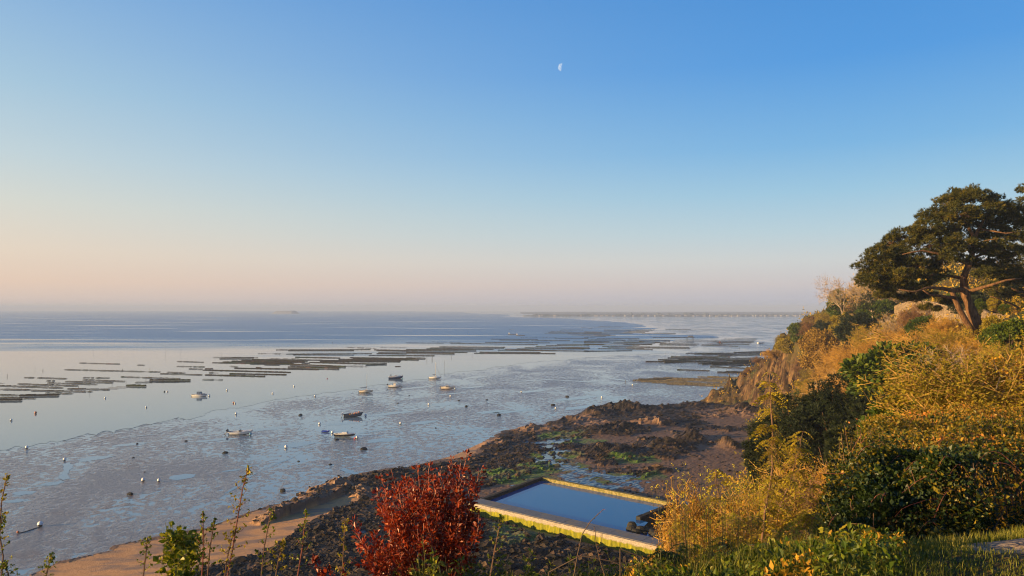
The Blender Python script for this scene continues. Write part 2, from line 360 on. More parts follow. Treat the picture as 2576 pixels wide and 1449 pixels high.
def beach_fields(x, y):
    ins = inpoly(x, y, LAND); d = dpoly(x, y, COAST, False); d = np.where(ins, d, -d)
    wx = x + (fbm(x / 5, y / 9, 21, 4) - .5) * 9; wy = y + (fbm(x / 5, y / 9, 31, 4) - .5) * 14
    sx = x + (fbm(x / 4, y / 6, 23, 3) - .5) * 3; sy = y + (fbm(x / 4, y / 6, 33, 3) - .5) * 5
    base = np.where(d > 0, 0.05 + 1.5 * sstep(0, 35, d) + .012 * d, d * .06)
    sand = (inpoly(sx, sy, SANDPOLY) | inpoly(sx, sy, SANDSPIT)).astype(float)
    rp = np.where(inpoly(sx, sy, ROCKPOLY), 1.0, 0.0)
    ex = ev(ROCKPATCH, wx, wy) + (fbm(x / 3, y / 6, 41, 4) - .5) * 1.3
    rock = np.clip(np.maximum(rp, sstep(-.4, .05, ex)), 0, 1) * (1 - sand)
    nb = fbm(x / 2.2, y / 3.2, 51, 4)
    rock = rock * sstep(.28, .42, nb + .12)
    st = dpoly(x + (fbm(x / 3, y / 3, 8, 3) - .5) * 5, y + (fbm(x / 3, y / 3, 18, 3) - .5) * 8, STREAM, False)
    wet = np.maximum(sstep(0, .25, ev(WETS, sx, sy)), sstep(.3, -.2, st - 2.6 + (fbm(x / 1.2, y / 1.6, 28, 3) - .4) * 7) * (d > 0))
    alg = sstep(-.3, .25, ev(ALGAE, wx * .5 + x * .5, wy * .5 + y * .5) + (fbm(x / 1.5, y / 2.5, 61, 4) - .5) * 1.6)
    dry = sstep(-.1, .6, ev(DRYROCK, sx, sy) + (fbm(x / 3, y / 4, 71, 3) - .5) * 1.2)
    hum = np.zeros_like(x)
    for cx, cy, rx, ry, h in HUMPW:
        hum = np.maximum(hum, h * np.exp(-(((x - cx) / rx) ** 2 + ((y - cy) / ry) ** 2) * 1.3))
    rg = ridged(x / 4.5, y / 2.6, 81, 5)
    relief = (rg - .42) * 2.3 + (ridged(x / 1.5, y / 1.1, 91, 3) - .5) * .9
    xr = x * .86 + y * .5; yr = -x * .5 + y * .86
    st_ = fbm(xr / 5.5, yr / 1.5, 131, 4); led = np.floor(st_ * 9) / 9 * .75 + st_ * .25; relief = relief * .65 + (led - .5) * 2.2 + (vnoise(x * 1.9, y * 1.9, 133) - .5) * .35
    z = base + rock * np.maximum(relief, -.1) * np.clip(.6 + hum * .4, 0, 1.5) * sstep(-1, 3, d) + hum * (.5 + .8 * rg)
    # sandstone ledge: gentle towards the sea, steep towards the beach
    dl = dpoly(x, y, LEDGE, False); side = ((LEDGE[-1][0] - LEDGE[0][0]) * (y - LEDGE[0][1]) - (LEDGE[-1][1] - LEDGE[0][1]) * (x - LEDGE[0][0])) > 0
    fall = np.where(side, 1 - sstep(.5, 4.5, dl + (fbm(x, y, 6, 3) - .5) * 2), 1 - sstep(.2, .6, dl))
    z = z + 1.7 * fall * (.85 + .3 * fbm(x / 1.5, y / 1.5, 7, 3)); dry = np.maximum(dry, sstep(.05, .4, fall)); rock = np.maximum(rock, sstep(.05, .3, fall)); sand = sand * (1 - sstep(.05, .3, fall))
    pebb = (1 - rock) * (1 - sand) * (fbm(x * 1.7, y * 1.7, 95, 3) - .5) * .26
    z = z + pebb * (d > 0)
    z = z * (1 - wet * (1 - sand) * .0)
    z = np.where(wet > .5, np.minimum(z, base + .04), z)
    dp = dpoly(x, y, POOLPOLY); ip = inpoly(x, y, POOLPOLY)
    z = np.where(ip, 1.0, z); lim = 1.5 + dp * .25
    z = np.where(~ip & (dp < 6), np.minimum(z, lim), z)
    z = np.minimum(z, np.where(d > 0, 99, d * .05 + .02 + rock * .5 * np.exp(d / 3)))
    return z, rock, sand, alg * (1 - sand * .7), wet, dry, d
NR, NC = 1450, 620
wv = 2.0 * (354 / 2.0) ** (np.linspace(0, 1, NR)); uv = np.concatenate([np.linspace(-0.82, .88, 580), .88 + 2.6 * np.linspace(0, 1, 41)[1:] ** 2])
GX = uv[None, :] * wv[:, None]; GY = np.repeat((wv - 4.0)[:, None], NC, 1)
HZ = hill_z(GX, GY)
BZ = np.full_like(HZ, -5.0); fields = [np.zeros_like(HZ) for _ in range(6)]
sel = (GY > 55)
bf = beach_fields(GX[sel], GY[sel]); BZ[sel] = bf[0]
for f, b in zip(fields, bf[1:]): f[sel] = b
top = np.where(HZ > BZ, 1, 0)
idx = np.arange(NR * NC).reshape(NR, NC)
def submesh(name, Z, keep, mat, attrs, smooth):
    q = np.stack([idx[:-1, :-1], idx[:-1, 1:], idx[1:, 1:], idx[1:, :-1]], -1)[keep]
    used = np.zeros(NR * NC, bool); used[q.ravel()] = True; new = np.cumsum(used) - 1
    V = np.stack([GX.ravel(), GY.ravel(), Z.ravel()], 1)[used]
    return build(name, V, new[q], mat, smooth=smooth, attrs={k: a.ravel()[used] for k, a in attrs.items()})
tq = top[:-1, :-1] + top[1:, :-1] + top[:-1, 1:] + top[1:, 1:]
bq = (fields[5][:-1, :-1] > -3) & (GY[:-1, :-1] > 55)

# shore material
m = NM('shore_material'); p = m.pos(); rk, sn, al, we, dr = [m.attr(k) for k in ('rock', 'sand', 'algae', 'wet', 'dry')]; gm = m.n('ShaderNodeNewGeometry')
n1 = m.noise(p, 1.2, 6, .65); n2 = m.noise(p, 6.0, 5, .65); n3 = m.noise(p, .18, 4, .5); n4 = m.noise(p, 2.8, 5, .7)
gravel = m.ramp(n2, [(.25, (.07, .036, .017)), (.5, (.16, .088, .044)), (.75, (.30, .175, .09))])
gravel = m.mix(m.mask(n3, .4, .62), gravel, m.ramp(n4, [(.3, (.12, .067, .035)), (.7, (.21, .122, .066))]))
sandc = m.ramp(n1, [(.2, (.44, .22, .075)), (.55, (.58, .31, .12)), (.8, (.64, .37, .155))])
sandc = m.mix(m.mask(m.noise(m.pos((.12, .3, .2)), 1, 4), .45, .62), sandc, (.26, .17, .115))
weed = m.ramp(n4, [(.3, (.006, .004, .0025)), (.5, (.022, .013, .007)), (.66, (.06, .032, .014)), (.85, (.16, .09, .04))])
dryc = m.ramp(n1, [(.25, (.10, .055, .03)), (.5, (.24, .14, .08)), (.75, (.36, .22, .13))])
algc = m.ramp(n4, [(.25, (.015, .03, .004)), (.5, (.08, .16, .010)), (.7, (.20, .32, .02))])
algc = m.mix(m.mask(m.noise(p, .25, 3), .42, .6), algc, m.ramp(n2, [(.3, (.07, .065, .03)), (.7, (.19, .18, .08))]))
c = m.mix(sn, gravel, sandc); c = m.mix(rk, c, m.mix(dr, weed, dryc)); c = m.mix(m.math('MULTIPLY', al, m.mask(n4, .3, .5)), c, algc)
c = m.mix(we, c, (.03, .028, .026))
rr = m.mix(we, m.rng(n2, .3, .7, .55, .95), (.03, .03, .03))
b1 = m.bump(n4, .9, .12); b2 = m.bump(n2, .6, .05, b1)
vm = m.n('ShaderNodeMix', data_type='VECTOR'); m.l(we, vm.inputs[0]); m.l(b2, vm.inputs[4])
geo = m.n('ShaderNodeNewGeometry'); m.l(geo.outputs['True Normal'], vm.inputs[5])
shore_mat = m.set(color=c, rough=rr, normal=vm.outputs[1], spec=.45)
at_ = dict(rock=fields[0], sand=fields[1], algae=fields[2], wet=fields[3], dry=fields[4])
tag(submesh('beach', BZ, (tq < 4) & bq, shore_mat, at_, False), kind='structure')

# hillside material: bare rock where steep on the headland, earth and litter elsewhere
gz_y, gz_x = np.gradient(HZ); dx_ = np.gradient(GX, axis=1); dy_ = np.gradient(GY, axis=0)
slope = np.hypot(gz_x / dx_, gz_y / dy_)
cliffm = sstep(.75, 1.5, slope + (fbm(GX / 4, GY / 4, 44, 3) - .5) * 1.2) * sstep(150, 215, GY) * sstep(27, 18, HZ + (fbm(GX / 6, GY / 6, 45, 3) - .5) * 10)
m = NM('hillside_material'); cl = m.attr('cliff'); pt = m.attr('path')
p = m.pos(); n1 = m.noise(p, .8, 6, .65); n2 = m.noise(p, 5, 5, .65); n3 = m.noise(m.pos((.5, .5, .09)), 1.6, 5, .7)
rockc = m.ramp(n3, [(.25, (.025, .015, .009)), (.45, (.09, .052, .026)), (.6, (.20, .115, .052)), (.8, (.32, .20, .10))])
rockc = m.mix(m.mask(m.noise(m.pos((.45, .45, .06)), 1, 5, .7), .56, .46), rockc, m.mix(1.0, rockc, (.28, .24, .22), 'MULTIPLY')); rockc = m.mix(m.mask(n1, .54, .64), rockc, (.13, .09, .04))  # dark upright bands put crevice shade into the rock colour
earth = m.ramp(n2, [(.25, (.03, .022, .012)), (.5, (.085, .058, .022)), (.75, (.17, .12, .04))])
earth = m.mix(m.mask(m.noise(p, .12, 4), .42, .6), earth, m.ramp(n2, [(.3, (.02, .03, .006)), (.7, (.07, .085, .018))]))
pathc = m.ramp(m.noise(p, 14, 6, .7), [(.3, (.14, .10, .075)), (.55, (.30, .23, .17)), (.75, (.42, .34, .26))])
c = m.mix(cl, earth, rockc); c = m.mix(pt, c, pathc)
hill_mat = m.set(color=c, rough=.95, normal=m.bump(n3, .8, .5, m.bump(n2, .7, .08)), spec=.2)
PATH = np.array([(3.05, 5.0), (3.35, 5.5), (4.0, 5.95), (5.2, 6.5), (9, 7.4), (11, 7), (8.5, 5.4), (5.0, 4.7), (3.9, 4.55)])
pathm = np.where(inpoly(GX + (fbm(GX * 3, GY * 3, 2, 3) - .5) * .5, GY + (fbm(GX * 3, GY * 3, 12, 3) - .5) * .5, PATH), 1.0, 0.0)
hill = tag(submesh('hillside', HZ, tq > 0, hill_mat, dict(cliff=cliffm, path=pathm), True), kind='structure')

# ground lookup for planting: march a view ray to the slope
def hz1(x, y): return float(hill_z(x, y)[0])
def hit(px, py, dmin=2.0, dmax=320.0):
    r = ray(px, py); ds = np.geomspace(dmin, dmax, 900); P = CAM + r[None] * (ds / r[1])[:, None]
    z = hill_z(P[:, 0], P[:, 1]); below = np.where(P[:, 2] < z)[0]
    return P[below[0]] if len(below) else None

# ---------------------------------------------------------------- tidal flat
SEA_PX = [(-700, 1190), (-200, 1152), (0, 1133), (100, 1116), (233, 1093), (333, 1078), (433, 1056), (500, 1049), (547, 1031), (600, 1027), (680, 1008), (743, 998), (800, 992), (859, 984), (905, 979), (950, 968), (1007, 960), (1083, 951), (1117, 941), (1180, 934), (1233, 926), (1333, 911), (1400, 907), (1453, 902), (1567, 893), (1640, 890.5),
          (1700, 888), (1690, 884), (1600, 880), (1572, 874), (1600, 866), (1650, 861), (1700, 855), (1800, 851), (1812, 848), (1780, 844), (1700, 842), (1640, 840), (1560, 836), (1620, 829), (1655, 826), (1590, 824), (1624, 820), (1600, 815), (1570, 811), (1470, 804.5), (1380, 800), (1262, 797.2)]
_zr = random.Random(12); _Z = []
for (xa, ya), (xb, yb) in zip(SEA_PX[:-1], SEA_PX[1:]):
    _Z.append((xa, ya))
    if 0 <= xa < 1500 and xb > xa:
        n_ = max(1, int((xb - xa) / 16))
        for j_ in range(1, n_): _Z.append((xa + (xb - xa) * (j_ + _zr.uniform(-.4, .4)) / n_, ya + (yb - ya) * j_ / n_ + _zr.uniform(-1, 1) * (.6 + .022 * (ya - 880))))
_Z.append(SEA_PX[-1])
seapoly = [tuple(ground(a, b)[:2]) for a, b in _Z] + [(-40, 4200), (-400, 6500), (-1500, 9000), (-9000, 9000), (-9000, 2000), (-1500, 300)]
def fractal(poly, amp, it, seed, grow=None):
    rng = random.Random(seed); P = [np.array(p, float) for p in poly]
    for _ in range(it):
        Q = []
        for i in range(len(P)):
            a, b = P[i], P[(i + 1) % len(P)]; d = b - a; L = math.hypot(*d); Q.append(a)
            if L > 1.0: Q.append((a + b) / 2 + np.array([-d[1], d[0]]) * rng.uniform(-amp, amp) * (.35 if L > 900 else 1))
        P = Q
    return np.array(P)
SEAP = fractal(seapoly, .10, 2, 4)
def sheet(name, P, z, mat):
    tri = tessellate_polygon([[Vector((p[0], p[1], 0)) for p in P]])
    V = np.concatenate([P, np.full((len(P), 1), z)], 1)
    T = np.array([t for t in tri]); a, b, c = V[T[:, 0]], V[T[:, 1]], V[T[:, 2]]
    fl = np.cross(b - a, c - a)[:, 2] < 0; T[fl] = T[fl][:, ::-1]
    return build(name, V, T, mat)
# mud: fan shaped grid so that the "wet" film near the waterline can be stored on it
nr, nc = 420, 300
w2 = 60 * (9000 / 60) ** np.linspace(0, 1, nr); u2 = np.linspace(-1.15, 1.6, nc)
X = u2[None] * w2[:, None]; Y = np.repeat(w2[:, None], nc, 1)
dS = dpoly(X, Y, gxy(SEA_PX), False); wetm = np.exp(-dS / (6 + Y * .03))
i2 = np.arange(nr * nc).reshape(nr, nc)
q = np.stack([i2[:-1, :-1], i2[:-1, 1:], i2[1:, 1:], i2[1:, :-1]], -1).reshape(-1, 4)
m = NM('mud_material'); p = m.pos(); w = m.attr('wet')
vp = m.pos((1, .8, 1), (0, 0, .35))
g = m.noise(vp, .6, 7, .66, .35)                 # rippled pattern of pools between low mud banks
g2 = m.noise(m.pos((1, .6, 1), (0, 0, .25)), .045, 5, .55, .6)
g3 = m.noise(vp, 2.2, 4, .6)
g4 = m.noise(m.pos((.5, .35, 1), (0, 0, .3)), .022, 4, .5, .4)
h = m.math('ADD', m.math('MULTIPLY', g, .44), m.math('ADD', m.math('MULTIPLY', g2, .32), m.math('MULTIPLY', g4, .24)))
h = m.math('SUBTRACT', h, m.math('MULTIPLY', w, .07))
pool = m.mask(h, .50, .475)
film = m.mask(h, .55, .49)
mud = m.ramp(g3, [(.3, (.11, .10, .095)), (.7, (.28, .255, .24))])
mud = m.mix(m.mask(m.noise(p, .06, 4), .55, .7), mud, (.17, .11, .07))
mud = m.mix(pool, mud, (.05, .06, .07))
rg = m.mix(film, (.33, .33, .33), (.14, .14, .14)); rg = m.mix(pool, rg, (.06, .06, .06))
bs = m.bump(m.math('MULTIPLY', m.math('SUBTRACT', 1.0, pool), m.math('ADD', g3, m.math('MULTIPLY', g, 2.0))), .35, .25)
mud_mat = m.set(color=m.mix(pool, mud, (.16, .245, .32)), rough=rg, normal=bs, spec=.6, ior=m.rng(film, 0, 1, 1.42, 1.85))
tag(build('mudflat', np.stack([X.ravel(), Y.ravel(), np.zeros(nr * nc)], 1), q, mud_mat, smooth=True, attrs=dict(wet=wetm.ravel())), kind='structure')

m = NM('sea_material'); p = m.pos()
mpx = m.n('ShaderNodeSeparateXYZ'); m.l(m.n('ShaderNodeNewGeometry').outputs['Position'], mpx.inputs[0])
st1 = m.noise(m.pos((.004, .012, 1)), 1, 5, .6, .3)        # slicks and wind streaks
farr = m.rng(m.math('ADD', mpx.outputs['Y'], m.math('MULTIPLY', m.math('SUBTRACT', st1, .5), 700)), 560, 900, 0, 1)
slick = m.mask(m.noise(m.pos((.0028, .016, 1)), 1, 6, .6), .56, .66)
rip = m.math('MULTIPLY', farr, m.math('SUBTRACT', 1.0, m.math('MULTIPLY', slick, .85)))
rip.node.use_clamp = True
wv1 = m.noise(m.pos((.7, .35, 1)), 1, 3); wv2 = m.noise(m.pos((.08, .2, 1)), 1, 4)
rough = m.rng(rip, 0, 1, .07, .42)
bstr = m.rng(rip, 0, 1, .02, .5)
bn = m.n('ShaderNodeBump'); bn.inputs['Distance'].default_value = .3; m.l(wv1, bn.inputs['Height']); m.l(bstr, bn.inputs['Strength'])
sea_mat = m.set(color=m.mix(rip, (.165, .24, .275), (.03, .17, .38)), rough=rough, normal=bn.outputs[0], ior=1.5, spec=.5)
tag(sheet('sea', SEAP, .05, sea_mat), kind='structure')

m = NM('puddle_material'); pud_mat = m.set(color=(.10, .19, .30), rough=.04, ior=1.6, spec=.6, normal=m.bump(m.noise(m.pos((1, 1, 1)), 1.5, 2), .03, .05))
PUDS = [(1450, 1002, 62, 4), (1270, 1006, 0, 0), (1460, 1025, 50, 4.5), (1120, 1016, 38, 4.5), (1240, 1036, 45, 3.5), (1062, 1063, 42, 4), (235, 1153, 48, 6), (455, 1200, 42, 7), (745, 1119, 52, 7), (960, 1107, 45, 5), (130, 1216, 34, 5), (680, 1078, 70, 4),
        (1340, 984, 38, 2.5), (1190, 974, 28, 2), (1195, 949, 32, 2.5), (985, 1040, 70, 3), (60, 1240, 30, 5), (1290, 1035, 60, 2.5), (1555, 999, 26, 2), (870, 1065, 60, 3), (40, 1260, 30, 4), (330, 1118, 50, 3), (560, 1105, 70, 3), (870, 990, 20, 1.5), (1050, 975, 50, 1.8), (1140, 990, 40, 1.6)]
pr = random.Random(8)
for px, py, hw, hh in PUDS:
    if not hw: continue
    pts = []
    for k in range(14):
        t = 2 * math.pi * k / 14; s = pr.uniform(.7, 1.15)
        pts.append(ground(px + hw * s * math.cos(t), py + hh * s * math.sin(t) - hw * .10 * math.cos(t) * s)[:2])
    tag(sheet('tidal_puddle', fractal(pts, .16, 3, int(px)), .012, pud_mat), kind='structure')
# winding runnels in the mud
for k, pts in enumerate([[(165, 1165), (172, 1180), (158, 1195), (168, 1206), (130, 1216), (90, 1222)], [(1472, 925), (1490, 932), (1500, 945), (1530, 951), (1580, 958)], [(520, 1198), (560, 1186), (600, 1182), (650, 1168)], [(890, 985), (865, 1005), (835, 1020), (800, 1035)], [(1400, 903.5), (1450, 903), (1640, 906), (1700, 906)], [(590, 1025), (640, 1028), (670, 1033)], [(790, 1125), (735, 1150), (690, 1170), (640, 1192), (570, 1240)], [(850, 1062), (900, 1047), (960, 1037), (1050, 1022)], [(1010, 1076), (950, 1084), (905, 1090)], [(300, 1102), (400, 1090), (500, 1072)], [(1100, 1100), (1160, 1085), (1230, 1078)], [(1290, 960), (1380, 955), (1500, 962)], [(860, 1180), (900, 1192), (940, 1200)]]):
    pts = [ground(*q_)[:2] for q_ in pts]; wd = [.012 * p_[1] ** 1.0 * .14 + .35 for p_ in pts]
    L = [p_ + np.array([0, w_ * 1.6]) + np.array([w_ * .5, 0]) for p_, w_ in zip(pts, wd)]; Rr = [p_ - np.array([0, w_ * 1.6]) - np.array([w_ * .5, 0]) for p_, w_ in zip(pts, wd)]
    tag(sheet('tidal_runnel', fractal(L + Rr[::-1], .07, 3, 70 + k), .018, pud_mat), kind='structure')

# ---------------------------------------------------------------- haze
hz = MB(); hz.box((0, 4500, 22), (13000, 9600, 70)); m = NM('haze_material')
m.t.nodes.remove(m.b); pv = m.n('ShaderNodeVolumePrincipled'); pv.inputs['Density'].default_value = 2.3e-4
pv.inputs['Color'].default_value = (.54, .67, .94, 1); pv.inputs['Anisotropy'].default_value = .0; m.l(pv.outputs[0], m.out.inputs['Volume'])
tag(hz.make('haze', m.m), kind='stuff')
# ================================================================ moon
mo = at(1413, 169, 5200.0); mo_r = 19.5 / 2 / F * 5200 * .95
mb = MB(); K = 24
V = []; rows = 14
ax = Vector((-1, 0, 0.16)).normalized(); vv = Vector((0, -1, 0.15)).normalized(); up_ = ax.cross(vv).normalized()
# the sunlit half of the globe: from the terminator (plane through the centre) to the lit limb
for i in range(rows + 1):
    a = math.pi / 2 * i / rows
    for j in range(K):
        t = 2 * math.pi * j / K; c_ = math.sin(a) if i < rows else 1
        v = ax * math.cos(a) + (vv * math.cos(t) + up_ * math.sin(t)) * math.sin(a)
        V.append(tuple(v * mo_r))
Q = [[i * K + j, i * K + (j + 1) % K, (i + 1) * K + (j + 1) % K, (i + 1) * K + j] for i in range(rows) for j in range(K)]
mb.add(V, Q)
m = NM('moon_material'); g = m.noise(m.pos((.045, .045, .045), obj=True), 1, 4, .6)
c = m.ramp(g, [(.35, lin((128, 172, 222))), (.55, lin((205, 220, 238)))])
m.set(color=(0, 0, 0), rough=1, spec=0); m.l(c, m.b.inputs['Emission Color']); m.b.inputs['Emission Strength'].default_value = .5  # sunlight on the moon is put in as emission
moon = mb.make('moon', m.m, smooth=True); moon.location = mo
tag(moon, 'pale half moon high in the blue sky', 'moon')

# ================================================================ far shore
shore_h = MB(); rs = random.Random(3)
YF = 3150.0
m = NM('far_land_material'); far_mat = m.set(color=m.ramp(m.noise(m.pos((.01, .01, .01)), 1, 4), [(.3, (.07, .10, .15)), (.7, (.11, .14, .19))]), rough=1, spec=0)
xs = np.linspace(60, 4200, 300); V = []
for x in xs:
    V += [(x, YF + 40 * math.sin(x / 300) + 1500 * max(0, 1 - (x - 60) / 500) ** 2, -.5), (x, YF + 60 + 1500 * max(0, 1 - (x - 60) / 500) ** 2, 1.2), (x, YF + 1800, 2.0), (x, YF + 2600, 3 + 6 * fbm(np.array([x / 400]), np.array([1.0]), 5)[0])]
Q = [[i * 4 + j, (i + 1) * 4 + j, (i + 1) * 4 + j + 1, i * 4 + j + 1] for i in range(len(xs) - 1) for j in range(3)]
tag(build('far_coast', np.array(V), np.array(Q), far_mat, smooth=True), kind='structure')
def blob_tree(seed, n=7):
    r = random.Random(seed); mb = MB()
    mb.tube([(0, 0, 0), (0, 0, .5)], [.05, .03], 5)
    for k in range(n):
        cx, cy, cz, s = r.uniform(-.3, .3), r.uniform(-.3, .3), r.uniform(.4, .8), r.uniform(.16, .3)
        prof = [(0.001, cz - s), (s * .7, cz - s * .7), (s, cz), (s * .7, cz + s * .7), (.001, cz + s)]
        prof = [(q_[0] * r.uniform(.8, 1.2), q_[1]) for q_ in prof]; mb.lathe(prof, 7, (cx, cy, 0))
    return mb
# belt of far hedges and woods seen as one mass
bl = MB()
for k in range(330):
    px = rs.uniform(1330, 2140); w_ = rs.uniform(8, 30); hh = rs.uniform(4, 8) * (1 if rs.random() < .8 else 1.5); y0 = YF + rs.uniform(30, 160)
    x0 = (px - 1288) / F * y0; s = [(x0 - w_, 1), (x0 - w_ * .6, hh * rs.uniform(.6, 1)), (x0, hh), (x0 + w_ * .5, hh * rs.uniform(.5, 1)), (x0 + w_, 1)]
    V = [(a, y0, b) for a, b in s] + [(a, y0 + 14, b) for a, b in s]; bl.add(V, [[i, i + 1, i + 6, i + 5] for i in range(4)], [[0, 2, 1], [0, 3, 2], [0, 4, 3]])
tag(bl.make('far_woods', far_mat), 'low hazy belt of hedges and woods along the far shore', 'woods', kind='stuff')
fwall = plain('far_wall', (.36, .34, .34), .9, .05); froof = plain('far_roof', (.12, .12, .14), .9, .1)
def house(w, d, h, seed):
    root = None
    mb = MB(); mb.prism([(-w / 2, -d / 2), (w / 2, -d / 2), (w / 2, d / 2), (-w / 2, d / 2)], 0, h)
    return mb
hpx = [(1322, 3), (1360, 5), (1368, 4), (1396, 6), (1405, 3), (1458, 4), (1500, 9), (1512, 10), (1522, 7), (1540, 4), (1572, 3), (1595, 4), (1612, 5), (1633, 4), (1650, 3), (1672, 4), (1700, 3), (1712, 4), (1726, 5), (1742, 6), (1756, 4), (1768, 5), (1790, 8), (1800, 4), (1808, 5), (1822, 9), (1834, 9), (1846, 8), (1856, 7), (1866, 5), (1878, 4), (1890, 5), (1902, 4), (1914, 6), (1926, 4), (1938, 5), (1950, 4), (1964, 6), (1978, 5), (1992, 6), (2004, 7), (2014, 5), (2026, 4), (2044, 4), (2058, 3), (2070, 6)]
ORD = ['first', 'second', 'third', 'fourth', 'fifth', 'sixth', 'seventh', 'eighth', 'ninth', 'tenth', 'eleventh', 'twelfth', 'thirteenth', 'fourteenth', 'fifteenth', 'sixteenth', 'seventeenth', 'eighteenth', 'nineteenth', 'twentieth']
def ordn(i):
    if i < 20: return ORD[i]
    t = ['twenty', 'thirty', 'forty', 'fifty', 'sixty', 'seventy'][i // 10 - 1 - 1] if i % 10 != 9 or True else ''
    i1 = i + 1
    tens = {2: 'twenty', 3: 'thirty', 4: 'forty', 5: 'fifty', 6: 'sixty', 7: 'seventy', 8: 'eighty', 9: 'ninety'}
    if i1 % 10 == 0: return {20: 'twentieth', 30: 'thirtieth', 40: 'fortieth', 50: 'fiftieth', 60: 'sixtieth', 70: 'seventieth', 80: 'eightieth'}[i1]
    return tens[i1 // 10] + ' ' + ORD[i1 % 10 - 1]
for k, (px, wpx) in enumerate(hpx):
    y0 = YF - rs.uniform(5, 25); w_ = wpx * y0 / F; hh = rs.uniform(3.2, 6); x0 = (px + rs.uniform(-5, 5) - 1288) / F * y0; w_ *= rs.uniform(.6, 1.5)
    e = empty('far_house', (x0, y0, .8), rs.uniform(-.2, .2))
    a = MB(); a.box((0, 0, hh / 2), (w_, 8, hh)); a.make('wall', fwall, e)
    a = MB(); a.add([(-w_ / 2 - .3, -4.3, hh), (w_ / 2 + .3, -4.3, hh), (w_ / 2 + .3, 4.3, hh), (-w_ / 2 - .3, 4.3, hh), (-w_ / 2 + 1, 0, hh + 2.4), (w_ / 2 - 1, 0, hh + 2.4)], [[0, 1, 5, 4], [2, 3, 4, 5]], [[1, 2, 5], [3, 0, 4]]); a.make('roof', froof, e)
    tag(e, f"tiny white house on the hazy far shore, {ordn(k)} house counting from the left", 'house', 'white houses along the far shore')
fpx = [(1345, 14, 5), (1372, 22, 6), (1425, 34, 5), (1470, 10, 6), (1555, 16, 7), (1588, 9, 10), (1604, 12, 7), (1660, 20, 9), (1684, 12, 8), (1735, 36, 10), (1777, 12, 9), (1812, 8, 7), (1858, 6, 8), (1882, 12, 6), (1925, 26, 8), (1975, 14, 7), (1995, 8, 7), (2052, 16, 9)]
for k, (px, wpx, hpx_) in enumerate(fpx):
    y0 = YF + rs.uniform(12, 22); x0 = (px - 1288) / F * y0; o = blob_tree(k + 5, 9).make('far_tree', far_mat)
    o.location = (x0, y0, .8); o.scale = (wpx * y0 / F * .9, 16, hpx_ * y0 / F)
    tag(o, f"hazy dark tree clump on the far shore, {ordn(k)} clump counting from the left", 'tree', 'tree clumps along the far shore')
# the lone low hill far out in the mist
hb = MB(); y0 = 4700.0
cx = (720 - 1288) / F * y0
V = []; nx, ny = 24, 8
for i in range(nx + 1):
    for j in range(ny + 1):
        a, b = i / nx * 2 - 1, j / ny * 2 - 1; prof = max(0, 1 - abs(a) ** 2.5) * max(0, 1 - b * b) ** .5
        V.append((cx + a * 72, y0 + b * 60, (14.0 + 6 * fbm(np.array([i * .7]), np.array([j * .6]), 3)[0] * (1 + .3 * a)) * min(1, 2.2 * prof) + 1))
hb.add(V, [[i * (ny + 1) + j, (i + 1) * (ny + 1) + j, (i + 1) * (ny + 1) + j + 1, i * (ny + 1) + j + 1] for i in range(nx) for j in range(ny)])
for x_, w_, h_ in ((cx, 2600, 9),):
    pass
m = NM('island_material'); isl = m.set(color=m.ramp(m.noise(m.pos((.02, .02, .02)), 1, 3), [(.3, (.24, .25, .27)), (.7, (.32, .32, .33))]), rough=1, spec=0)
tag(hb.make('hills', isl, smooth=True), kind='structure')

# ================================================================ oyster beds
m = NM('oyster_bag_material'); p = m.pos(); f = m.noise(p, .9, 5, .7); f2 = m.noise(p, .05, 3)
c = m.ramp(f, [(.3, (.008, .007, .004)), (.55, (.026, .019, .011)), (.8, (.06, .043, .03))]); c = m.mix(m.mask(f2, .5, .62), c, (.018, .026, .006)); c = m.mix(m.mask(m.noise(p, .11, 3), .62, .7), c, (.085, .045, .035))
bag_mat = m.set(color=c, rough=.9, spec=.15)
m = NM('oyster_bag_grey_material'); p = m.pos(); f = m.noise(p, .9, 5, .7)
bagg_mat = m.set(color=m.ramp(f, [(.3, (.03, .026, .016)), (.55, (.12, .10, .065)), (.8, (.24, .20, .14))]), rough=.9, spec=.15)
rust_mat = plain('rack_iron', (.045, .032, .025), .9, .4)
rr_ = random.Random(17)
def rack_mesh(L, bags=1.0, h=.5, dens=1.0, seed=0):
    """A row of low iron trestles along +x with bags lying on top."""
    r = random.Random(seed); fr = MB(); bg_ = MB(); step = 3.0; n = max(1, int(L / step))
    for k in range(n + 1):
        x = k * L / n
        for y in (-.45, .45): fr.box((x, y, h / 2 - .05), (.09, .06, h + .1))
    for y in (-.45, .45): fr.box((L / 2, y, h - .02), (L, .07, .05))
    x = 0.0
    while x < L - .4:
        w = r.uniform(.8, 1.9)
        if r.random() < bags:
            hh = r.uniform(.12, .30); yo = r.uniform(-.1, .1)
            cx = x + w / 2; z0 = -h * .8 if bags >= 1 else 0.0; bx = [(-.52, z0), (-.45, .85), (.45, .95), (.52, z0)]
            V = []
            for yy in (-.62, .62):
                for a, b in bx: V.append((cx + a * w, yy * (1.0 if b < .1 else .85) + yo, h + .01 + (b * hh if b > 0 else b)))
            bg_.add(V, [[0, 1, 2, 3], [7, 6, 5, 4], [0, 4, 5, 1], [1, 5, 6, 2], [2, 6, 7, 3]])
        x += w
    return fr, bg_
RACKS = []   # (x0,y0,x1,y1, bag fraction, zone, depth rows, material)
def zA(l, z, ox, oy):
    for r in l:
        x0, y0, x1, y1 = r[:4]; t = r[4] if len(r) > 4 else 7
        RACKS.append((ox + .1985 * x0, oy + .1985 * y0, ox + .1985 * x1, oy + .1985 * y1, t * .1985, z))
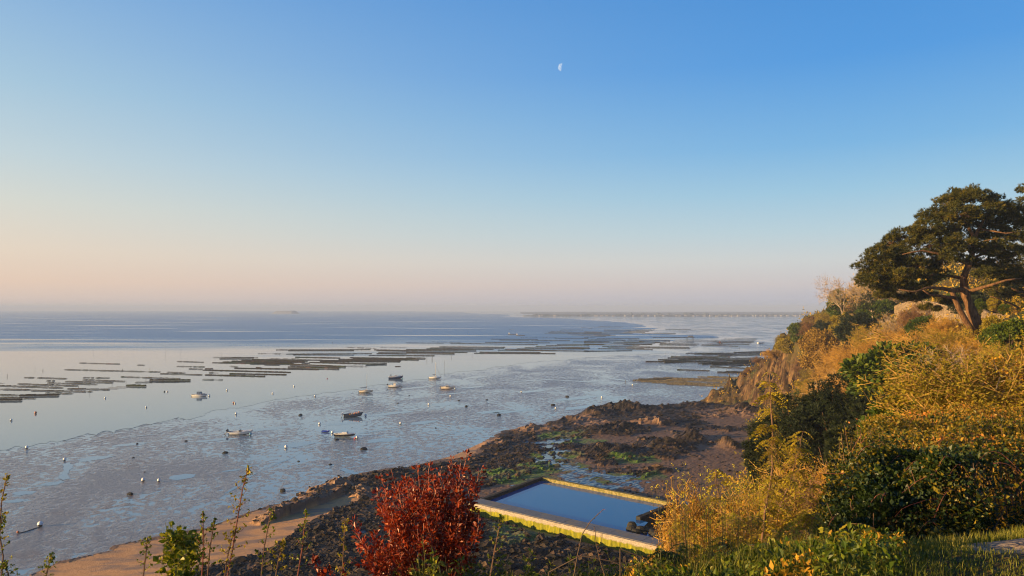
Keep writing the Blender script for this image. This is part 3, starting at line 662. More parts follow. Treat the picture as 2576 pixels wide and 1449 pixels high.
zA([(1015, 160, 1515, 175, 6), (1750, 187, 1820, 189), (825, 245, 2030, 275, 10), (315, 345, 440, 348, 3), (485, 350, 845, 360), (600, 388, 685, 390, 4), (835, 395, 1420, 412, 8), (1060, 346, 1180, 348, 4), (1220, 350, 1375, 353, 5), (1055, 375, 1180, 378, 3), (1215, 380, 1570, 395, 6), (1540, 337, 2265, 360, 8),
    (2125, 278, 2265, 284, 5), (2280, 287, 2338, 290, 5), (2035, 297, 2560, 312, 6), (2250, 140, 2576, 152, 5), (2245, 203, 2576, 210, 3), (2400, 236, 2560, 240, 5), (235, 427, 970, 453, 9), (725, 418, 1220, 432, 7), (610, 415, 705, 418, 4), (0, 450, 790, 477, 8), (0, 495, 390, 503, 5), (410, 510, 680, 515, 5),
    (640, 515, 1140, 526, 9), (585, 545, 920, 550, 9), (860, 488, 1380, 500, 9), (1275, 486, 1490, 492, 4), (1380, 473, 1585, 480, 4), (1480, 460, 1690, 466, 4), (1610, 452, 1845, 458, 12), (0, 565, 250, 573, 5), (250, 582, 750, 575, 22), (0, 600, 435, 612, 9), (-200, 640, 255, 635, 20), (1720, 408, 2400, 398, 6), (1900, 385, 2400, 385, 20), (-150, 418, 45, 420, 5)], 'left', 0, 881.8)
zA([(135, 347, 690, 350, 5), (210, 362, 630, 360, 13), (120, 415, 1100, 432, 8), (250, 405, 1250, 410, 8), (600, 425, 1150, 430, 12), (780, 442, 970, 445, 8), (490, 382, 1310, 395, 7), (365, 393, 1290, 405, 6), (620, 373, 1500, 382, 6), (925, 252, 2120, 248, 8), (1080, 262, 1900, 262, 10), (1055, 305, 2130, 300, 6), (700, 297, 1100, 305, 3), (1140, 315, 1900, 318, 7),
    (1170, 345, 1720, 355, 11), (810, 365, 1200, 368, 4), (1110, 440, 1800, 470, 12), (1350, 410, 2300, 435, 8), (1480, 400, 2480, 405, 8), (2060, 440, 2300, 435, 22), (1500, 385, 2500, 392, 6), (1720, 370, 2576, 380, 8), (1860, 350, 2576, 362, 10), (1900, 362, 2576, 372, 8), (2100, 322, 2576, 325, 7), (2200, 300, 2576, 305, 8), (2220, 288, 2576, 290, 8), (2170, 250, 2576, 258, 8), (2200, 262, 2576, 270, 8), (2240, 218, 2576, 222, 4), (1800, 218, 2190, 234, 4),
    (1250, 420, 1340, 420, 8), (30, 570, 770, 590, 8), (0, 508, 1105, 538, 8), (340, 555, 1050, 568, 11), (400, 485, 1460, 500, 11), (1080, 475, 1705, 492, 13), (1400, 455, 2060, 462, 5), (680, 475, 745, 488, 10), (345, 460, 435, 468, 5), (80, 543, 190, 546, 4), (0, 628, 240, 636, 4)], 'middle', 511.1, 830.6)
zA([(0, 357, 470, 360, 6), (330, 345, 700, 350, 5), (560, 362, 1660, 378, 7), (1000, 350, 1815, 358, 9), (420, 405, 1255, 412, 9), (300, 420, 1230, 425, 9), (255, 432, 1100, 440, 10), (0, 440, 880, 448, 9), (0, 455, 870, 462, 9), (0, 470, 760, 478, 8), (0, 485, 600, 495, 12), (0, 518, 345, 520, 9), (0, 553, 240, 555, 12), (0, 565, 150, 570, 12), (860, 487, 1870, 492, 10), (930, 475, 1700, 480, 10), (1070, 310, 1665, 312, 8), (1180, 322, 1560, 324, 8),
    (1580, 330, 2075, 332, 7), (1640, 322, 2075, 324, 5), (1880, 298, 2300, 300, 9), (1450, 290, 1900, 292, 4), (1640, 403, 2320, 420, 9), (1500, 418, 2330, 430, 9), (1400, 432, 2250, 436, 8), (1160, 448, 2400, 462, 9), (1250, 435, 1900, 455, 7), (1770, 388, 2320, 395, 8), (1910, 375, 2500, 375, 10), (2110, 345, 2576, 345, 10), (2300, 320, 2576, 320, 10), (1960, 190, 2240, 192, 5), (1950, 202, 2240, 204, 5), (1750, 235, 2490, 240, 6), (1800, 225, 2480, 228, 6), (2270, 220, 2500, 222, 6),
    (2050, 245, 2576, 248, 6), (2100, 258, 2576, 262, 6), (2220, 160, 2350, 175, 4), (2430, 150, 2576, 155, 4), (2120, 92, 2440, 93, 3), (1290, 188, 1365, 190, 3), (1720, 205, 2000, 212, 3), (1830, 212, 2100, 214, 3)], 'far middle', 1022.2, 792.3)
zA([(180, 150, 500, 150, 5), (90, 165, 480, 165, 5), (250, 190, 900, 187, 5), (250, 198, 880, 196, 6), (250, 208, 820, 210, 6), (250, 222, 760, 222, 6), (200, 240, 620, 238, 6), (0, 236, 220, 238, 6), (120, 256, 400, 258, 6), (0, 215, 230, 220, 6), (0, 285, 270, 275, 6), (0, 295, 140, 293, 5), (730, 240, 1160, 238, 8), (1030, 185, 1355, 187, 6), (1200, 212, 1320, 212, 4), (1370, 187, 1930, 192, 4), (870, 290, 1290, 288, 8), (1100, 292, 1700, 293, 4),
    (160, 305, 700, 303, 8), (60, 318, 520, 322, 8), (0, 335, 520, 332, 8), (560, 318, 1110, 322, 7), (540, 332, 1080, 332, 8), (500, 345, 960, 345, 7), (0, 355, 350, 358, 9), (370, 350, 900, 358, 7), (350, 362, 860, 372, 6), (700, 338, 1000, 352, 6), (0, 380, 700, 385, 8), (0, 370, 250, 375, 8), (500, 378, 860, 375, 8), (960, 365, 1460, 372, 7), (950, 380, 1420, 385, 7), (900, 352, 1380, 352, 4), (1130, 320, 1700, 322, 5), (1100, 335, 1650, 338, 4),
    (230, 402, 1330, 412, 9), (700, 415, 1330, 425, 10), (300, 418, 760, 425, 6), (180, 430, 860, 440, 8), (0, 465, 600, 455, 8), (0, 458, 250, 460, 6), (1780, 303, 2190, 305, 5), (1740, 318, 2180, 318, 5), (1640, 332, 2150, 334, 6), (1620, 345, 2160, 345, 8), (1680, 355, 2120, 356, 7), (1620, 373, 2090, 376, 8), (1490, 385, 1950, 400, 8), (1490, 385, 1585, 386, 16),
    (1290, 490, 1900, 486, 10), (1400, 500, 2540, 470, 9), (1500, 512, 2500, 488, 10), (1700, 520, 2450, 505, 10), (1900, 478, 2560, 460, 10), (1100, 530, 1840, 535, 10), (1060, 545, 1700, 545, 10), (940, 572, 1500, 560, 12), (1200, 560, 2240, 548, 10), (1000, 582, 2240, 560, 10), (780, 600, 1400, 602, 12), (1020, 610, 2240, 580, 12), (1450, 620, 2240, 590, 12), (1500, 632, 2240, 605, 12), (1620, 640, 2200, 620, 12), (1850, 652, 2230, 630, 8),
    (1600, 660, 2180, 685, 6), (1180, 698, 1575, 712, 10), (1690, 735, 2120, 742, 12), (1800, 722, 2120, 728, 10), (1440, 788, 2040, 815, 10), (1560, 785, 2040, 800, 6), (690, 828, 1100, 820, 14), (615, 838, 1300, 850, 12), (820, 812, 1990, 862, 8), (880, 803, 1990, 845, 8), (720, 848, 1990, 880, 9), (1000, 800, 1990, 830, 7), (860, 858, 1990, 898, 10), (1050, 878, 1990, 915, 9)], 'right', 1469.4, 792.3)
zone_i = {}
order = sorted(range(len(RACKS)), key=lambda i: (RACKS[i][5], -RACKS[i][1]))
ZT = {'left': 'left bed', 'middle': 'middle bed', 'far middle': 'far channel bed', 'right': 'right headland bed'}
for i in order:
    x0, y0, x1, y1, t, zz = RACKS[i]
    a = ground(x0, y0, .0); b = ground(x1, y1, .0); L = math.hypot(b[0] - a[0], b[1] - a[1]); D = (a[1] + b[1]) / 2
    hpx_ = t * D / F; h = min(.75, max(.18 if zz == 'left' else .24, hpx_ * (.27 if zz == 'left' else .5))); grey = (zz == 'right' and y0 > 945)
    bags = (1.0 if t > 1.1 else (.9 if t > .9 else .55)) if zz != 'left' else (.97 if t > .9 else .8)
    if t > 2.2: h = .6; bags = 1.0
    if zz == 'left' and t < .9 and 970 < y0 < 980 and x0 > 250: bags = .05
    step = 3.0 if D < 700 else 6.0
    fr, bg_ = rack_mesh(L, bags, h, 1, i)
    root = empty('oyster_rack', (a[0], a[1], 0.03), math.atan2(b[1] - a[1], b[0] - a[0]))
    fr.make('trestle', rust_mat, root)
    if bg_.V: bg_.make('oyster_bags', bagg_mat if grey else bag_mat, root)
    k = zone_i.get(zz, 0); zone_i[zz] = k + 1
    adj = 'long' if L > 60 else ('short' if L < 25 else 'mid length')
    tag(root, f"{adj} {'grey brown' if grey else 'dark'} oyster rack row, {ordn(k)} from the front of the {ZT[zz]}", 'oyster rack', 'oyster racks of the ' + ZT[zz])

# ================================================================ posts and stakes in the water
post_mat = plain('post_wood', (.06, .05, .045), .9, .3)
POSTS = [(235, 888, 19, 2, .04), (270, 884, 15, 0, .03), (417, 889, 20, 0, .05), (454, 893, 22, 3, .04), (557, 896, 12, 0, .04), (88, 931, 12, 0, .04), (108, 934, 6, 0, .12), (18, 948, 7, 0, .12), (377, 929, 4, 0, .1), (308, 932, 4, 1, .1), (367, 960, 9, 0, .08), (317, 967, 12, 0, .06), (197, 977, 7, 0, .1), (282, 970, 8, 0, .06), (226, 991, 10, 0, .06),
         (1087, 903, 11, 0, .22), (1074, 907, 11, 0, .12), (1118, 928, 22, 0, .05), (1136, 899, 8, 0, .07), (1189, 895, 8, 0, .05), (1574, 963, 7, 0, .13), (1828, 935, 9, 0, .12), (1675, 893, 6, 0, .08), (1178, 838, 4, 0, .18), (1245, 838, 4, 0, .15), (1034, 837, 4, 0, .15), (979, 839, 4, 0, .15), (837, 864, 4, 0, .15), (1255, 838, 4, 0, .15), (1475, 838, 5, 0, .12), (897, 1008 - 25, 0, 0, 0), (1860, 878, 7, 0, .08), (557, 1000, 0, 0, 0)]
kp = 0
for px, py, hp, lean, rad in POSTS:
    if not hp: continue
    g_ = ground(px, py, 0); h = hp * g_[1] / F
    mb = MB(); mb.tube([(0, 0, -.4), (lean * .02 * h, 0, h * .5), (lean * .06 * h, .02, h * .8), (lean * .09 * h, 0, h)], [rad * 1.15, rad, rad * .9, rad * .7], 7)
    if hp > 14: mb.tube([(lean * .03 * h, 0, h * .72), (lean * .03 * h + .25, .1, h * .84)], [rad * .5, rad * .3], 5)
    o = mb.make('marker_post', post_mat); o.location = (g_[0], g_[1], 0)
    zone = 'left of the channel' if px < 600 else ('beyond the moored boats' if px < 1260 else 'on the flats by the headland')
    kind = 'tall thin' if hp > 14 else ('stout' if rad > .15 else 'short thin')
    tag(o, f"{kind} dark stake {zone}, {ordn(kp)} of the stakes", 'stake', 'stakes marking the oyster beds'); kp += 1

# ================================================================ mooring buoys
bw = plain('buoy_white', (.86, .84, .80), .5, .18, 3); bo = plain('buoy_orange', (.55, .16, .06), .55, .2, 3); bdk = plain('buoy_fouling', (.02, .025, .018), .9, .3, 6); bred = plain('buoy_red', (.6, .03, .05), .5, .2); bblue = plain('buoy_blue', (.10, .30, .42), .5, .2)
rope = plain('rope', (.05, .045, .04), .9, .3)
def buoy(px, py, r, m1, label, half=True):
    g_ = ground(px, py, 0); e = empty('mooring_buoy', (g_[0], g_[1], 0)); e.rotation_euler = (rr_.uniform(-.35, .35), rr_.uniform(-.35, .35), rr_.uniform(0, 6))
    a = MB(); prof = [(.001, r * 2)] + [(r * math.sin(t), r + r * math.cos(t)) for t in np.linspace(.25, 2.15, 9)]; a.lathe(prof, 14); a.make('float', m1, e, True)
    a = MB(); prof = [(r * math.sin(t) * 1.01, r + r * math.cos(t)) for t in np.linspace(2.1, 3.0, 5)] + [(.001, 0)]; a.lathe(prof, 14); a.make('weedy_underside', bdk, e, True)
    a = MB(); a.lathe([(r * .08 + r * .07 * math.cos(t), r * 2.04 + r * .12 * math.sin(t)) for t in np.linspace(0, 2 * math.pi, 7)], 8); a.make('ring', rust_mat, e)
    tag(e, label, 'buoy', 'mooring buoys'); return e
BU = [(27, 1059, 'w', 'on open water at the left edge of the picture'), (89, 1041, 'o', 'alone on the water near the left edge, the only orange one afloat'), (368, 1026, 'w', 'on open water left of the twin buoys by the mud edge'), (264, 1003, 'w', 'on open water below the dark oyster racks at left'),
      (422, 986, 'w', 'beside a tiny dark float, left of the blue cabin boat'), (414, 986, 'd', 'tiny dark one left of a white buoy near the blue cabin boat'), (526, 997, 'w', 'just off the bow of the blue cabin boat'), (571, 983, 'w', 'behind and right of the blue cabin boat'), (740, 973, 'w', 'farthest right of the loose buoys on the open channel'), (685, 991, 'w', 'on the channel between the blue cabin boat and the mud point'),
      (592, 1016, 'w', 'on the channel in front of the blue cabin boat'), (587, 1015, 'o', 'touching a white buoy in front of the blue cabin boat'), (593, 1043, 'w', 'in the inlet at the mud edge above the white open boat'), (792, 998, 'w', 'on the mud edge left of the grey sailing boat'), (823, 953, 'r', 'tiny pinkish one on the far channel left of the navy boat'), (67, 1129, 'w', 'at the waterline on the left, half dark with weed'),
      (161, 1159, 'w', 'beside a long pool on the left mud'), (399, 1212, 'w', 'large, by the curved blue pool in the lower left mud'), (361, 1211, 'w', 'small, at the end of a line left of the curved pool'), (719, 1127, 'w', 'white over dark weed beside a pool below the open boat'), (805, 1068, 'w', 'above the blue dinghy'), (837, 1090, 'w', 'touching the stern of the black striped motor boat'),
      (1013, 953, 'b', 'bluish, off the bow of the navy boat'), (983, 944, 'd', 'dark, behind the stern of the navy boat'), (1144, 979, 'w', 'off the bow of the red bottomed cabin boat'), (1134, 998, 'w', 'below the red bottomed cabin boat'), (1079, 1019, 'w', 'pinkish white at the left end of a pool on the middle mud'), (1312, 987, 'w', 'small, far out on the right mud'), (1514, 1001, 'w', 'small, beyond the highest rock hump'),
      (1397, 1029, 'w', 'white with a red base, before the tall rock hump'), (1008, 1067, 'w', 'white over dark at the left end of a pool in the middle'), (920, 1047, 'w', 'upright, off the bow of the grey working boat'), (899, 1103, 'w', 'off the bow of the black striped motor boat'), (893, 1105, 'r', 'small red one by the bow of the black striped motor boat'), (929, 984, 'b', 'bluish, off the bow of the grey sailing boat'), (1591, 970, 'w', 'tiny, far right on the mud by a post'), (630, 1095, 'b', 'under the bow of the white open boat'), (1011, 974, 'd', 'under the bow of the small white cabin boat')]
for px, py, c_, lab in BU:
    D = ground(px, py)[1]; r = {'w': .36, 'o': .38, 'd': .26, 'r': .26, 'b': .34}[c_] * rr_.uniform(.85, 1.1) * (1.05 if D < 260 else 1.0)
    nm = {'w': 'white', 'o': 'orange', 'd': 'dark', 'r': 'red', 'b': 'blue grey'}[c_]
    buoy(px, py, r, {'w': bw, 'o': bo, 'd': bdk, 'r': bred, 'b': bblue}[c_], f"{nm} mooring buoy {lab}")
buoy(100, 1325, .44, bw, 'largest white buoy lying on the near left mud with a line trailing to it'); buoy(45, 1341, .2, bo, 'small orange float at the left end of the line on the near mud')
g1, g2_ = ground(100, 1327, .0), ground(46, 1342, .0); mid = (g1 + g2_) / 2
o = MB(); o.tube([g1 + [0, 0, .05], g1 * .7 + g2_ * .3 + [0, .5, .04], mid + [0, -.2, .04], g1 * .25 + g2_ * .75 + [0, -.4, .04], g2_ + [0, 0, .05]], .06, 6)
tag(o.make('mooring_line', rope), 'dark weedy line lying on the mud between the big white and small orange floats', 'rope')
# mooring blocks
BL = [(1427, 999, 11, 'square dark block beside a pool beyond the rock hump'), (1391, 1020, 12, 'flat dark block above the red and white buoy'), (1173, 1023, 10, 'dark block on the middle mud right of a pool'), (1154, 1008, 6, 'small dark block at the right tip of a pool'), (1255, 1045, 14, 'pair of dark weedy stones on the mud before the rocks'), (1096, 1077, 6, 'small dark block on the mud left of the shore rocks'),
      (915, 1131, 18, 'large dark weedy block below the black striped motor boat'), (831, 1169, 9, 'dark block on bare mud above the red bush'), (1029, 995, 5, 'small dark block below the moored sailing boats'), (847, 1107, 12, 'dark block in the water shadow of the black striped boat'), (756, 1045, 12, 'dark block in a pool left of the grey working boat'), (567, 1140, 14, 'dark weedy lump below the white open boat'), (335, 1152, 7, 'small dark block right of the long left pool'),
      (468, 1110, 8, 'small dark block left of the white open boat'), (751, 1161, 8, 'small dark block on the mud above the tall stem'), (364, 1188, 6, 'small dark block above the curved pool'), (327, 1244, 18, 'flat dark block alone on the near left mud'), (711, 1236, 20, 'flat dark weedy slab near the sandstone ledge'), (345, 1117, 8, 'small dark block at the far tip of the mud bank'), (1225, 1028 - 22, 6, 'tiny dark block on the far mud'), (1680, 948, 0, ''), (1001, 1015, 5, 'tiny dark block in the middle of the mud')]
blkm = plain('block_weed', (.010, .009, .007), .85, .4, 3)
for px, py, w_, lab in BL:
    if not w_: continue
    g_ = ground(px, py, 0); s = w_ * g_[1] / F; r = random.Random(px)
    a = MB(); prof = [(.5 * s, 0), (.52 * s, .14 * s), (.40 * s, .26 * s), (.18 * s, .33 * s), (.001, .34 * s)]; a.lathe(prof, 9)
    V = np.concatenate(a.V); V *= 1 + .25 * (np.random.RandomState(px).rand(len(V), 1) - .5); V[:, 1] *= .7; a.V = [V]
    o = a.make('mooring_block', blkm); o.location = (g_[0], g_[1], -.03); o.rotation_euler = (0, 0, r.uniform(0, 3))
    tag(o, lab, 'mooring block', 'mooring blocks on the mud')
# ================================================================ boats
def hullsec(L, B, H, n=15, deadrise=.25, transom=.85, sheer=.18, full=2.2, rake=.09):
    """Stations along x from stern to bow; each a list of half-section points keel -> gunwale."""
    st = []
    for i in range(n):
        t = i / (n - 1); wd = B / 2 * (transom + (1 - transom) * math.sin(min(1, t / .45) * math.pi / 2)) * max(0.0, 1 - max(0, (t - .42) / .58) ** full) + .004
        z1 = H * (1 + sheer * (t ** 2) * 1.6 - .02); zk = H * .36 * max(0, (t - .68) / .32) ** 2
        x = -L / 2 + L * t; sec = []
        for f, (a, b) in enumerate([(0, 0), (.45, deadrise * .35), (.8, deadrise), (.92, .5), (.985, .8), (1.0, 1.0)]):
            z = zk + (z1 - zk) * b; xx = x + rake * L * (z / H) * (max(0, t - .7) / .3) ** 1.3
            w = wd * (a ** (1 + max(0, t - .5)))
            sec.append((xx, w, z))
        st.append(sec)
    return st
def strip(st, k0, k1, off=0.0):
    """Skin between section indices k0..k1 on both sides."""
    V = []; Q = []; m_ = k1 - k0 + 1
    for s in (1, -1):
        b = len(V)
        for sec in st:
            for (x, w, z) in sec[k0:k1 + 1]: V.append((x + off * .3, s * (w + off), z))
        for i in range(len(st) - 1):
            for j in range(m_ - 1):
                q = [b + i * m_ + j, b + (i + 1) * m_ + j, b + (i + 1) * m_ + j + 1, b + i * m_ + j + 1]; Q.append(q if s < 0 else q[::-1])
    for j in range(m_ - 1):   # transom
        a = j; c = len(st) * m_ + j; Q.append([a, a + 1, c + 1, c])
    return np.array(V), np.array(Q)
def deck(st, z=0.0, inset=.9, i0=0, i1=None):
    V = []; Q = []
    sel_ = st[i0:i1]
    for sec in sel_:
        x, w, zz = sec[-1]; V += [(x, w * inset, zz + z), (x, -w * inset, zz + z)]
    Q = [[2 * i + 1, 2 * i + 3, 2 * i + 2, 2 * i] for i in range(len(sel_) - 1)]
    return np.array(V), np.array(Q)
def rim(st, w_=.06, h_=.05):
    mb = MB()
    for s in (1, -1): mb.tube([(sec[-1][0], s * sec[-1][1], sec[-1][2]) for sec in st], w_ / 2 + .01, 6)
    a, b = st[0][-1], st[0][-1]; mb.tube([(a[0], a[1], a[2]), (a[0], -a[1], a[2])], w_ / 2 + .01, 6)
    return mb
M_white = plain('boat_white', (.80, .77, .72), .35, .12, 1.5); M_cream = plain('boat_cream', (.72, .62, .48), .4, .15, 1.5); M_navy = plain('boat_navy', (.012, .03, .11), .35, .2, 1.5); M_blue = plain('boat_blue', (.06, .13, .30), .4, .2, 1.5)
M_red = plain('antifouling_red', (.24, .045, .02), .7, .3, 2); M_dark = plain('antifouling_dark', (.02, .02, .022), .7, .3, 2); M_black = plain('stripe_black', (.018, .012, .010), .35, .2); M_grey = plain('boat_grey', (.10, .105, .12), .5, .25, 2)
M_glass = plain('cabin_window', (.02, .03, .04), .08, .1, spec=.9); M_alu = plain('mast_metal', (.62, .6, .58), .35, .1, metal=.6); M_motor = plain('motor_cowl', (.03, .03, .035), .3, .2); M_wood = plain('boat_wood', (.22, .11, .05), .6, .3); M_sail = plain('sail_cover', (.03, .05, .14), .8, .3); M_orange = plain('fender_orange', (.7, .22, .05), .5, .2); M_dinghy = plain('dinghy_blue', (.015, .05, .45), .4, .2)
def base_boat(L, B, H, top_m, bot_m, stripe_m=None, stripe=(2, 3), deck_m=None, i0=7, **kw):
    e = empty('boat'); st = hullsec(L, B, H, **kw)
    V, Q = strip(st, 0, 2); a = build('keel', V, Q, bot_m, e, True)
    V, Q = strip(st, 2, 5); h = build('hull', V, Q, top_m, e, True)
    if stripe_m: V, Q = strip(st, stripe[0], stripe[1], .012); build('stripe', V, Q, stripe_m, e, True)
    V, Q = deck(st, .01, .97, i0, None); build('foredeck', V, Q, deck_m or top_m, e)
    V, Q = deck(st, -H * .55, .93, 0, i0 + 1); build('cockpit_floor', V, Q, M_grey if deck_m is None else deck_m, e)
    rim(st).make('gunwale', top_m if stripe_m is None else M_white, e, True)
    s7 = st[i0][-1]; b = MB(); b.box((s7[0], 0, s7[2] - H * .27), (.04, s7[1] * 1.85, H * .55)); b.make('bulkhead', deck_m or top_m, e)
    return e, st
def outboard(e, x, z, s=1.0, tilt=.6, m=None):
    mb = MB(); ct, st_ = math.cos(tilt), math.sin(tilt); T = [[ct, 0, -st_], [0, 1, 0], [st_, 0, ct]]
    mb.box((x - .28 * s, 0, z + .25 * s), (.42 * s, .34 * s, .38 * s), 0, T); mb.box((x - .12 * s, 0, z + .05 * s), (.2 * s, .2 * s, .2 * s), 0, T)
    o = mb.make('outboard_motor', m or M_motor, e)
    b = MB(); b.tube([(x - .25 * s, 0, z + .1 * s), (x - .25 * s - .75 * s * st_ - .05, 0, z - .75 * s * ct)], [.08 * s, .05 * s], 6); b.box((x - .3 * s - .75 * s * st_, 0, z - .72 * s * ct), (.3 * s, .1 * s, .07 * s), 0, T); b.make('motor_leg', M_grey, o)
def cabin(e, x0, x1, w, z0, h, m, roof_m=None, slope=.25, name='cabin'):
    mb = MB(); a = w / 2; s = slope
    mb.add([(x0, -a, z0), (x1, -a, z0), (x1, a, z0), (x0, a, z0), (x0 + .04, -a * .86, z0 + h), (x1 - s, -a * .86, z0 + h), (x1 - s, a * .86, z0 + h), (x0 + .04, a * .86, z0 + h)], [[0, 1, 5, 4], [1, 2, 6, 5], [2, 3, 7, 6], [3, 0, 4, 7], [4, 5, 6, 7]])
    c = mb.make(name, m, e)
    r = MB(); r.box(((x0 + x1 - s) / 2, 0, z0 + h + .03), (x1 - x0 - s + .25, w * .95, .06)); r.make('cabin_roof', roof_m or m, c)
    g = MB(); L = x1 - x0 - s
    for sd_ in (-1, 1):
        for k in range(2):
            xa = x0 + .12 + k * L * .5; xb = xa + L * .38
            y1, y2 = sd_ * (a * .93 + .006), sd_ * (a * .88 + .012)
            g.add([(xa, y1 + sd_ * .012, z0 + h * .45), (xb, y1 + sd_ * .012, z0 + h * .45), (xb, y2, z0 + h * .86), (xa, y2, z0 + h * .86)], [[0, 1, 2, 3]])
    g.add([(x1 - s * .42 + .02, -a * .8, z0 + h * .45), (x1 - s * .42 + .02, a * .8, z0 + h * .45), (x1 - s * .88 + .02, a * .76, z0 + h * .86), (x1 - s * .88 + .02, -a * .76, z0 + h * .86)], [[0, 1, 2, 3]])
    g.make('window', M_glass, c); return c
def rail(e, st, i0, h=.35):
    mb = MB()
    for s in (1, -1):
        pts = [(sec[-1][0], s * sec[-1][1] * .9, sec[-1][2] + h) for sec in st[i0:]]; mb.tube(pts, .018, 5)
        for sec in st[i0::2]: mb.tube([(sec[-1][0], s * sec[-1][1] * .9, sec[-1][2]), (sec[-1][0], s * sec[-1][1] * .9, sec[-1][2] + h)], .016, 5)
    mb.make('bow_rail', M_alu, e)
def put(e, name, px, py, rz, roll, label, cat='boat', z=-.12, pitch=0.0):
    g_ = ground(px, py, 0.0); e.name = name; e.location = (g_[0], g_[1], z); e.rotation_euler = (roll, pitch, rz)
    tag(e, label, cat, 'boats moored off the beach')
# 1 blue cabin fishing boat afloat
e, st = base_boat(6.0, 2.2, .95, M_white, M_red, M_navy, (4, 5), M_blue, 6, sheer=.22, transom=.7)
cabin(e, -.6, 1.3, 1.5, .85, 1.15, M_blue, M_grey, .35); c = MB(); c.box((1.65, 0, 1.15), (1.3, 1.2, .35)); c.make('cuddy', M_navy, e); rail(e, st, 10, .3)
put(e, 'fishing_boat', 500, 997, R(-6), 0, 'fishing boat with blue wheelhouse, white side and red bottom, alone on open water', z=-.2)
# 2 white open boat
e, st = base_boat(6.0, 2.2, .85, M_white, M_dark, None, (2, 3), None, 9, sheer=.3, transom=.85)
outboard(e, -3.0, .85, 1.5, .75); c = MB(); c.box((.1, 0, .85), (.6, .7, .75)); con = c.make('console', M_grey, e); w = MB(); w.box((.3, 0, 1.38), (.04, .7, .4)); w.make('windscreen', M_glass, con); rail(e, st, 11, .22); c = MB(); c.box((-1.0, 0, .62), (.4, 1.6, .1)); c.make('thwart', M_white, e)
put(e, 'open_motorboat', 603, 1093, R(4), R(4), 'white open motorboat on the mud with a dark outboard tilted up at its stern', z=-.02)
# 3 black striped motor boat
e, st = base_boat(5.4, 2.1, .95, M_white, M_white, M_black, (2, 4), None, 7, sheer=.05, transom=.9)
V, Q = strip(st, 1, 3, .02); c = MB(); c.box((.2, 0, 1.15), (1.5, 1.3, .28)); cud = c.make('cuddy', M_white, e); w = MB(); w.box((.85, 0, 1.38), (.05, 1.2, .25), 0, [[.8, 0, .6], [0, 1, 0], [-.6, 0, .8]]); w.make('windscreen', M_glass, cud); c = MB(); c.box((-1.6, 0, .75), (.5, 1.6, .3)); c.make('seat', M_cream, e); rail(e, st, 10, .15)
put(e, 'striped_motorboat', 866, 1099, R(-6), R(-3), 'cream white motorboat with a broad black stripe along its side, in a blue pool', z=.0)
# 4 grey working boat
e, st = base_boat(5.6, 2.1, .95, M_grey, M_dark, None, (2, 3), None, 8, sheer=.38, transom=.8)
outboard(e, -2.8, .95, 1.3, .3, M_white); c = MB(); c.box((0, 0, .95), (.7, .8, .8)); c.make('console', M_cream, e); c = MB()
for x_, y_, z_ in ((.9, .2, 1.05), (1.4, -.1, 1.15), (-.8, -.5, .85), (.6, -.5, 1.05), (2.2, 0, 1.4)): c.lathe([(.001, .4), (.2, .32), (.26, .18), (.2, 0), (.001, 0)], 9, (x_, y_, z_))
c.make('fender', M_orange, e, True); rail(e, st, 9, .3)
put(e, 'working_boat', 886, 1049, R(18), R(5), 'dark grey working boat on the mud with orange gear aboard and a raised bow', z=.0)
# 5 grey sailing boat
def sailboat(L, hullm, bot, mast, boomlen, cover, stays, px, py, rz, label, thin=.05):
    e, st = base_boat(L, L * .36, .95, hullm, bot, None, (2, 3), None, 6, sheer=.16, transom=.6)
    cabin(e, -.2, 1.4, 1.2, .9, .35, hullm, None, .3, 'coachroof')
    mt = MB(); mt.tube([(.55, 0, .9), (.55, 0, .9 + mast)], [thin, thin * .6], 7); mo_ = mt.make('mast', M_alu, e)
    s_ = MB()
    for y_ in (-.6, .6): s_.tube([(.55, 0, .9 + mast * .7), (.5, y_, .95)], .012, 4)
    s_.make('shrouds', M_grey, mo_)
    if stays: f = MB(); f.tube([(.57, 0, .9 + mast * .85), (L * .53, 0, 1.15)], [.03, .055], 6); f.make('furled_jib', M_grey, mo_)
    b = MB(); x1 = .5 - boomlen; b.tube([(.5, 0, 2.0), (x1, 0, 2.0 + .25 * cover)], .05, 6); bo_ = b.make('boom', M_alu, e)
    c = MB(); c.tube([(.5, 0, 2.15), (.1, 0, 2.1), (x1 * .5, 0, 2.12), (x1, 0, 2.08 + .25 * cover)], [.17, .15, .12, .05], 7); c.make('sail_cover', M_sail, bo_, True)
    put(e, 'sailing_boat', px, py, rz, 0, label, z=.0)
sailboat(5.6, M_cream, M_dark, 7.0, 2.9, 1, False, 919, 988, R(3), 'small cream sailing boat aground with thin mast and dark boom cover', .05)
sailboat(5.9, M_white, M_dark, 7.4, 1.9, -.6, True, 1093, 953, R(-3), 'white sailing boat with thick white mast and furled jib, farthest right by the channel', .15)
# 6 navy boat afloat
e, st = base_boat(6.6, 2.4, 1.35, M_navy, M_navy, M_white, (4, 5), M_white, 7, sheer=.25, transom=.8)
cabin(e, -.1, 1.5, 1.5, 1.35, .65, M_white, None, .6); rail(e, st, 10, .3); c = MB(); c.tube([(-.4, -.7, 1.3), (-.4, -.65, 2.3), (-.4, .65, 2.3), (-.4, .7, 1.3)], .03, 6); c.make('arch', M_alu, e)
put(e, 'navy_motorboat', 994, 953, R(8), 0, 'navy blue hulled motorboat with small white cabin floating on the far channel edge', z=-.15)
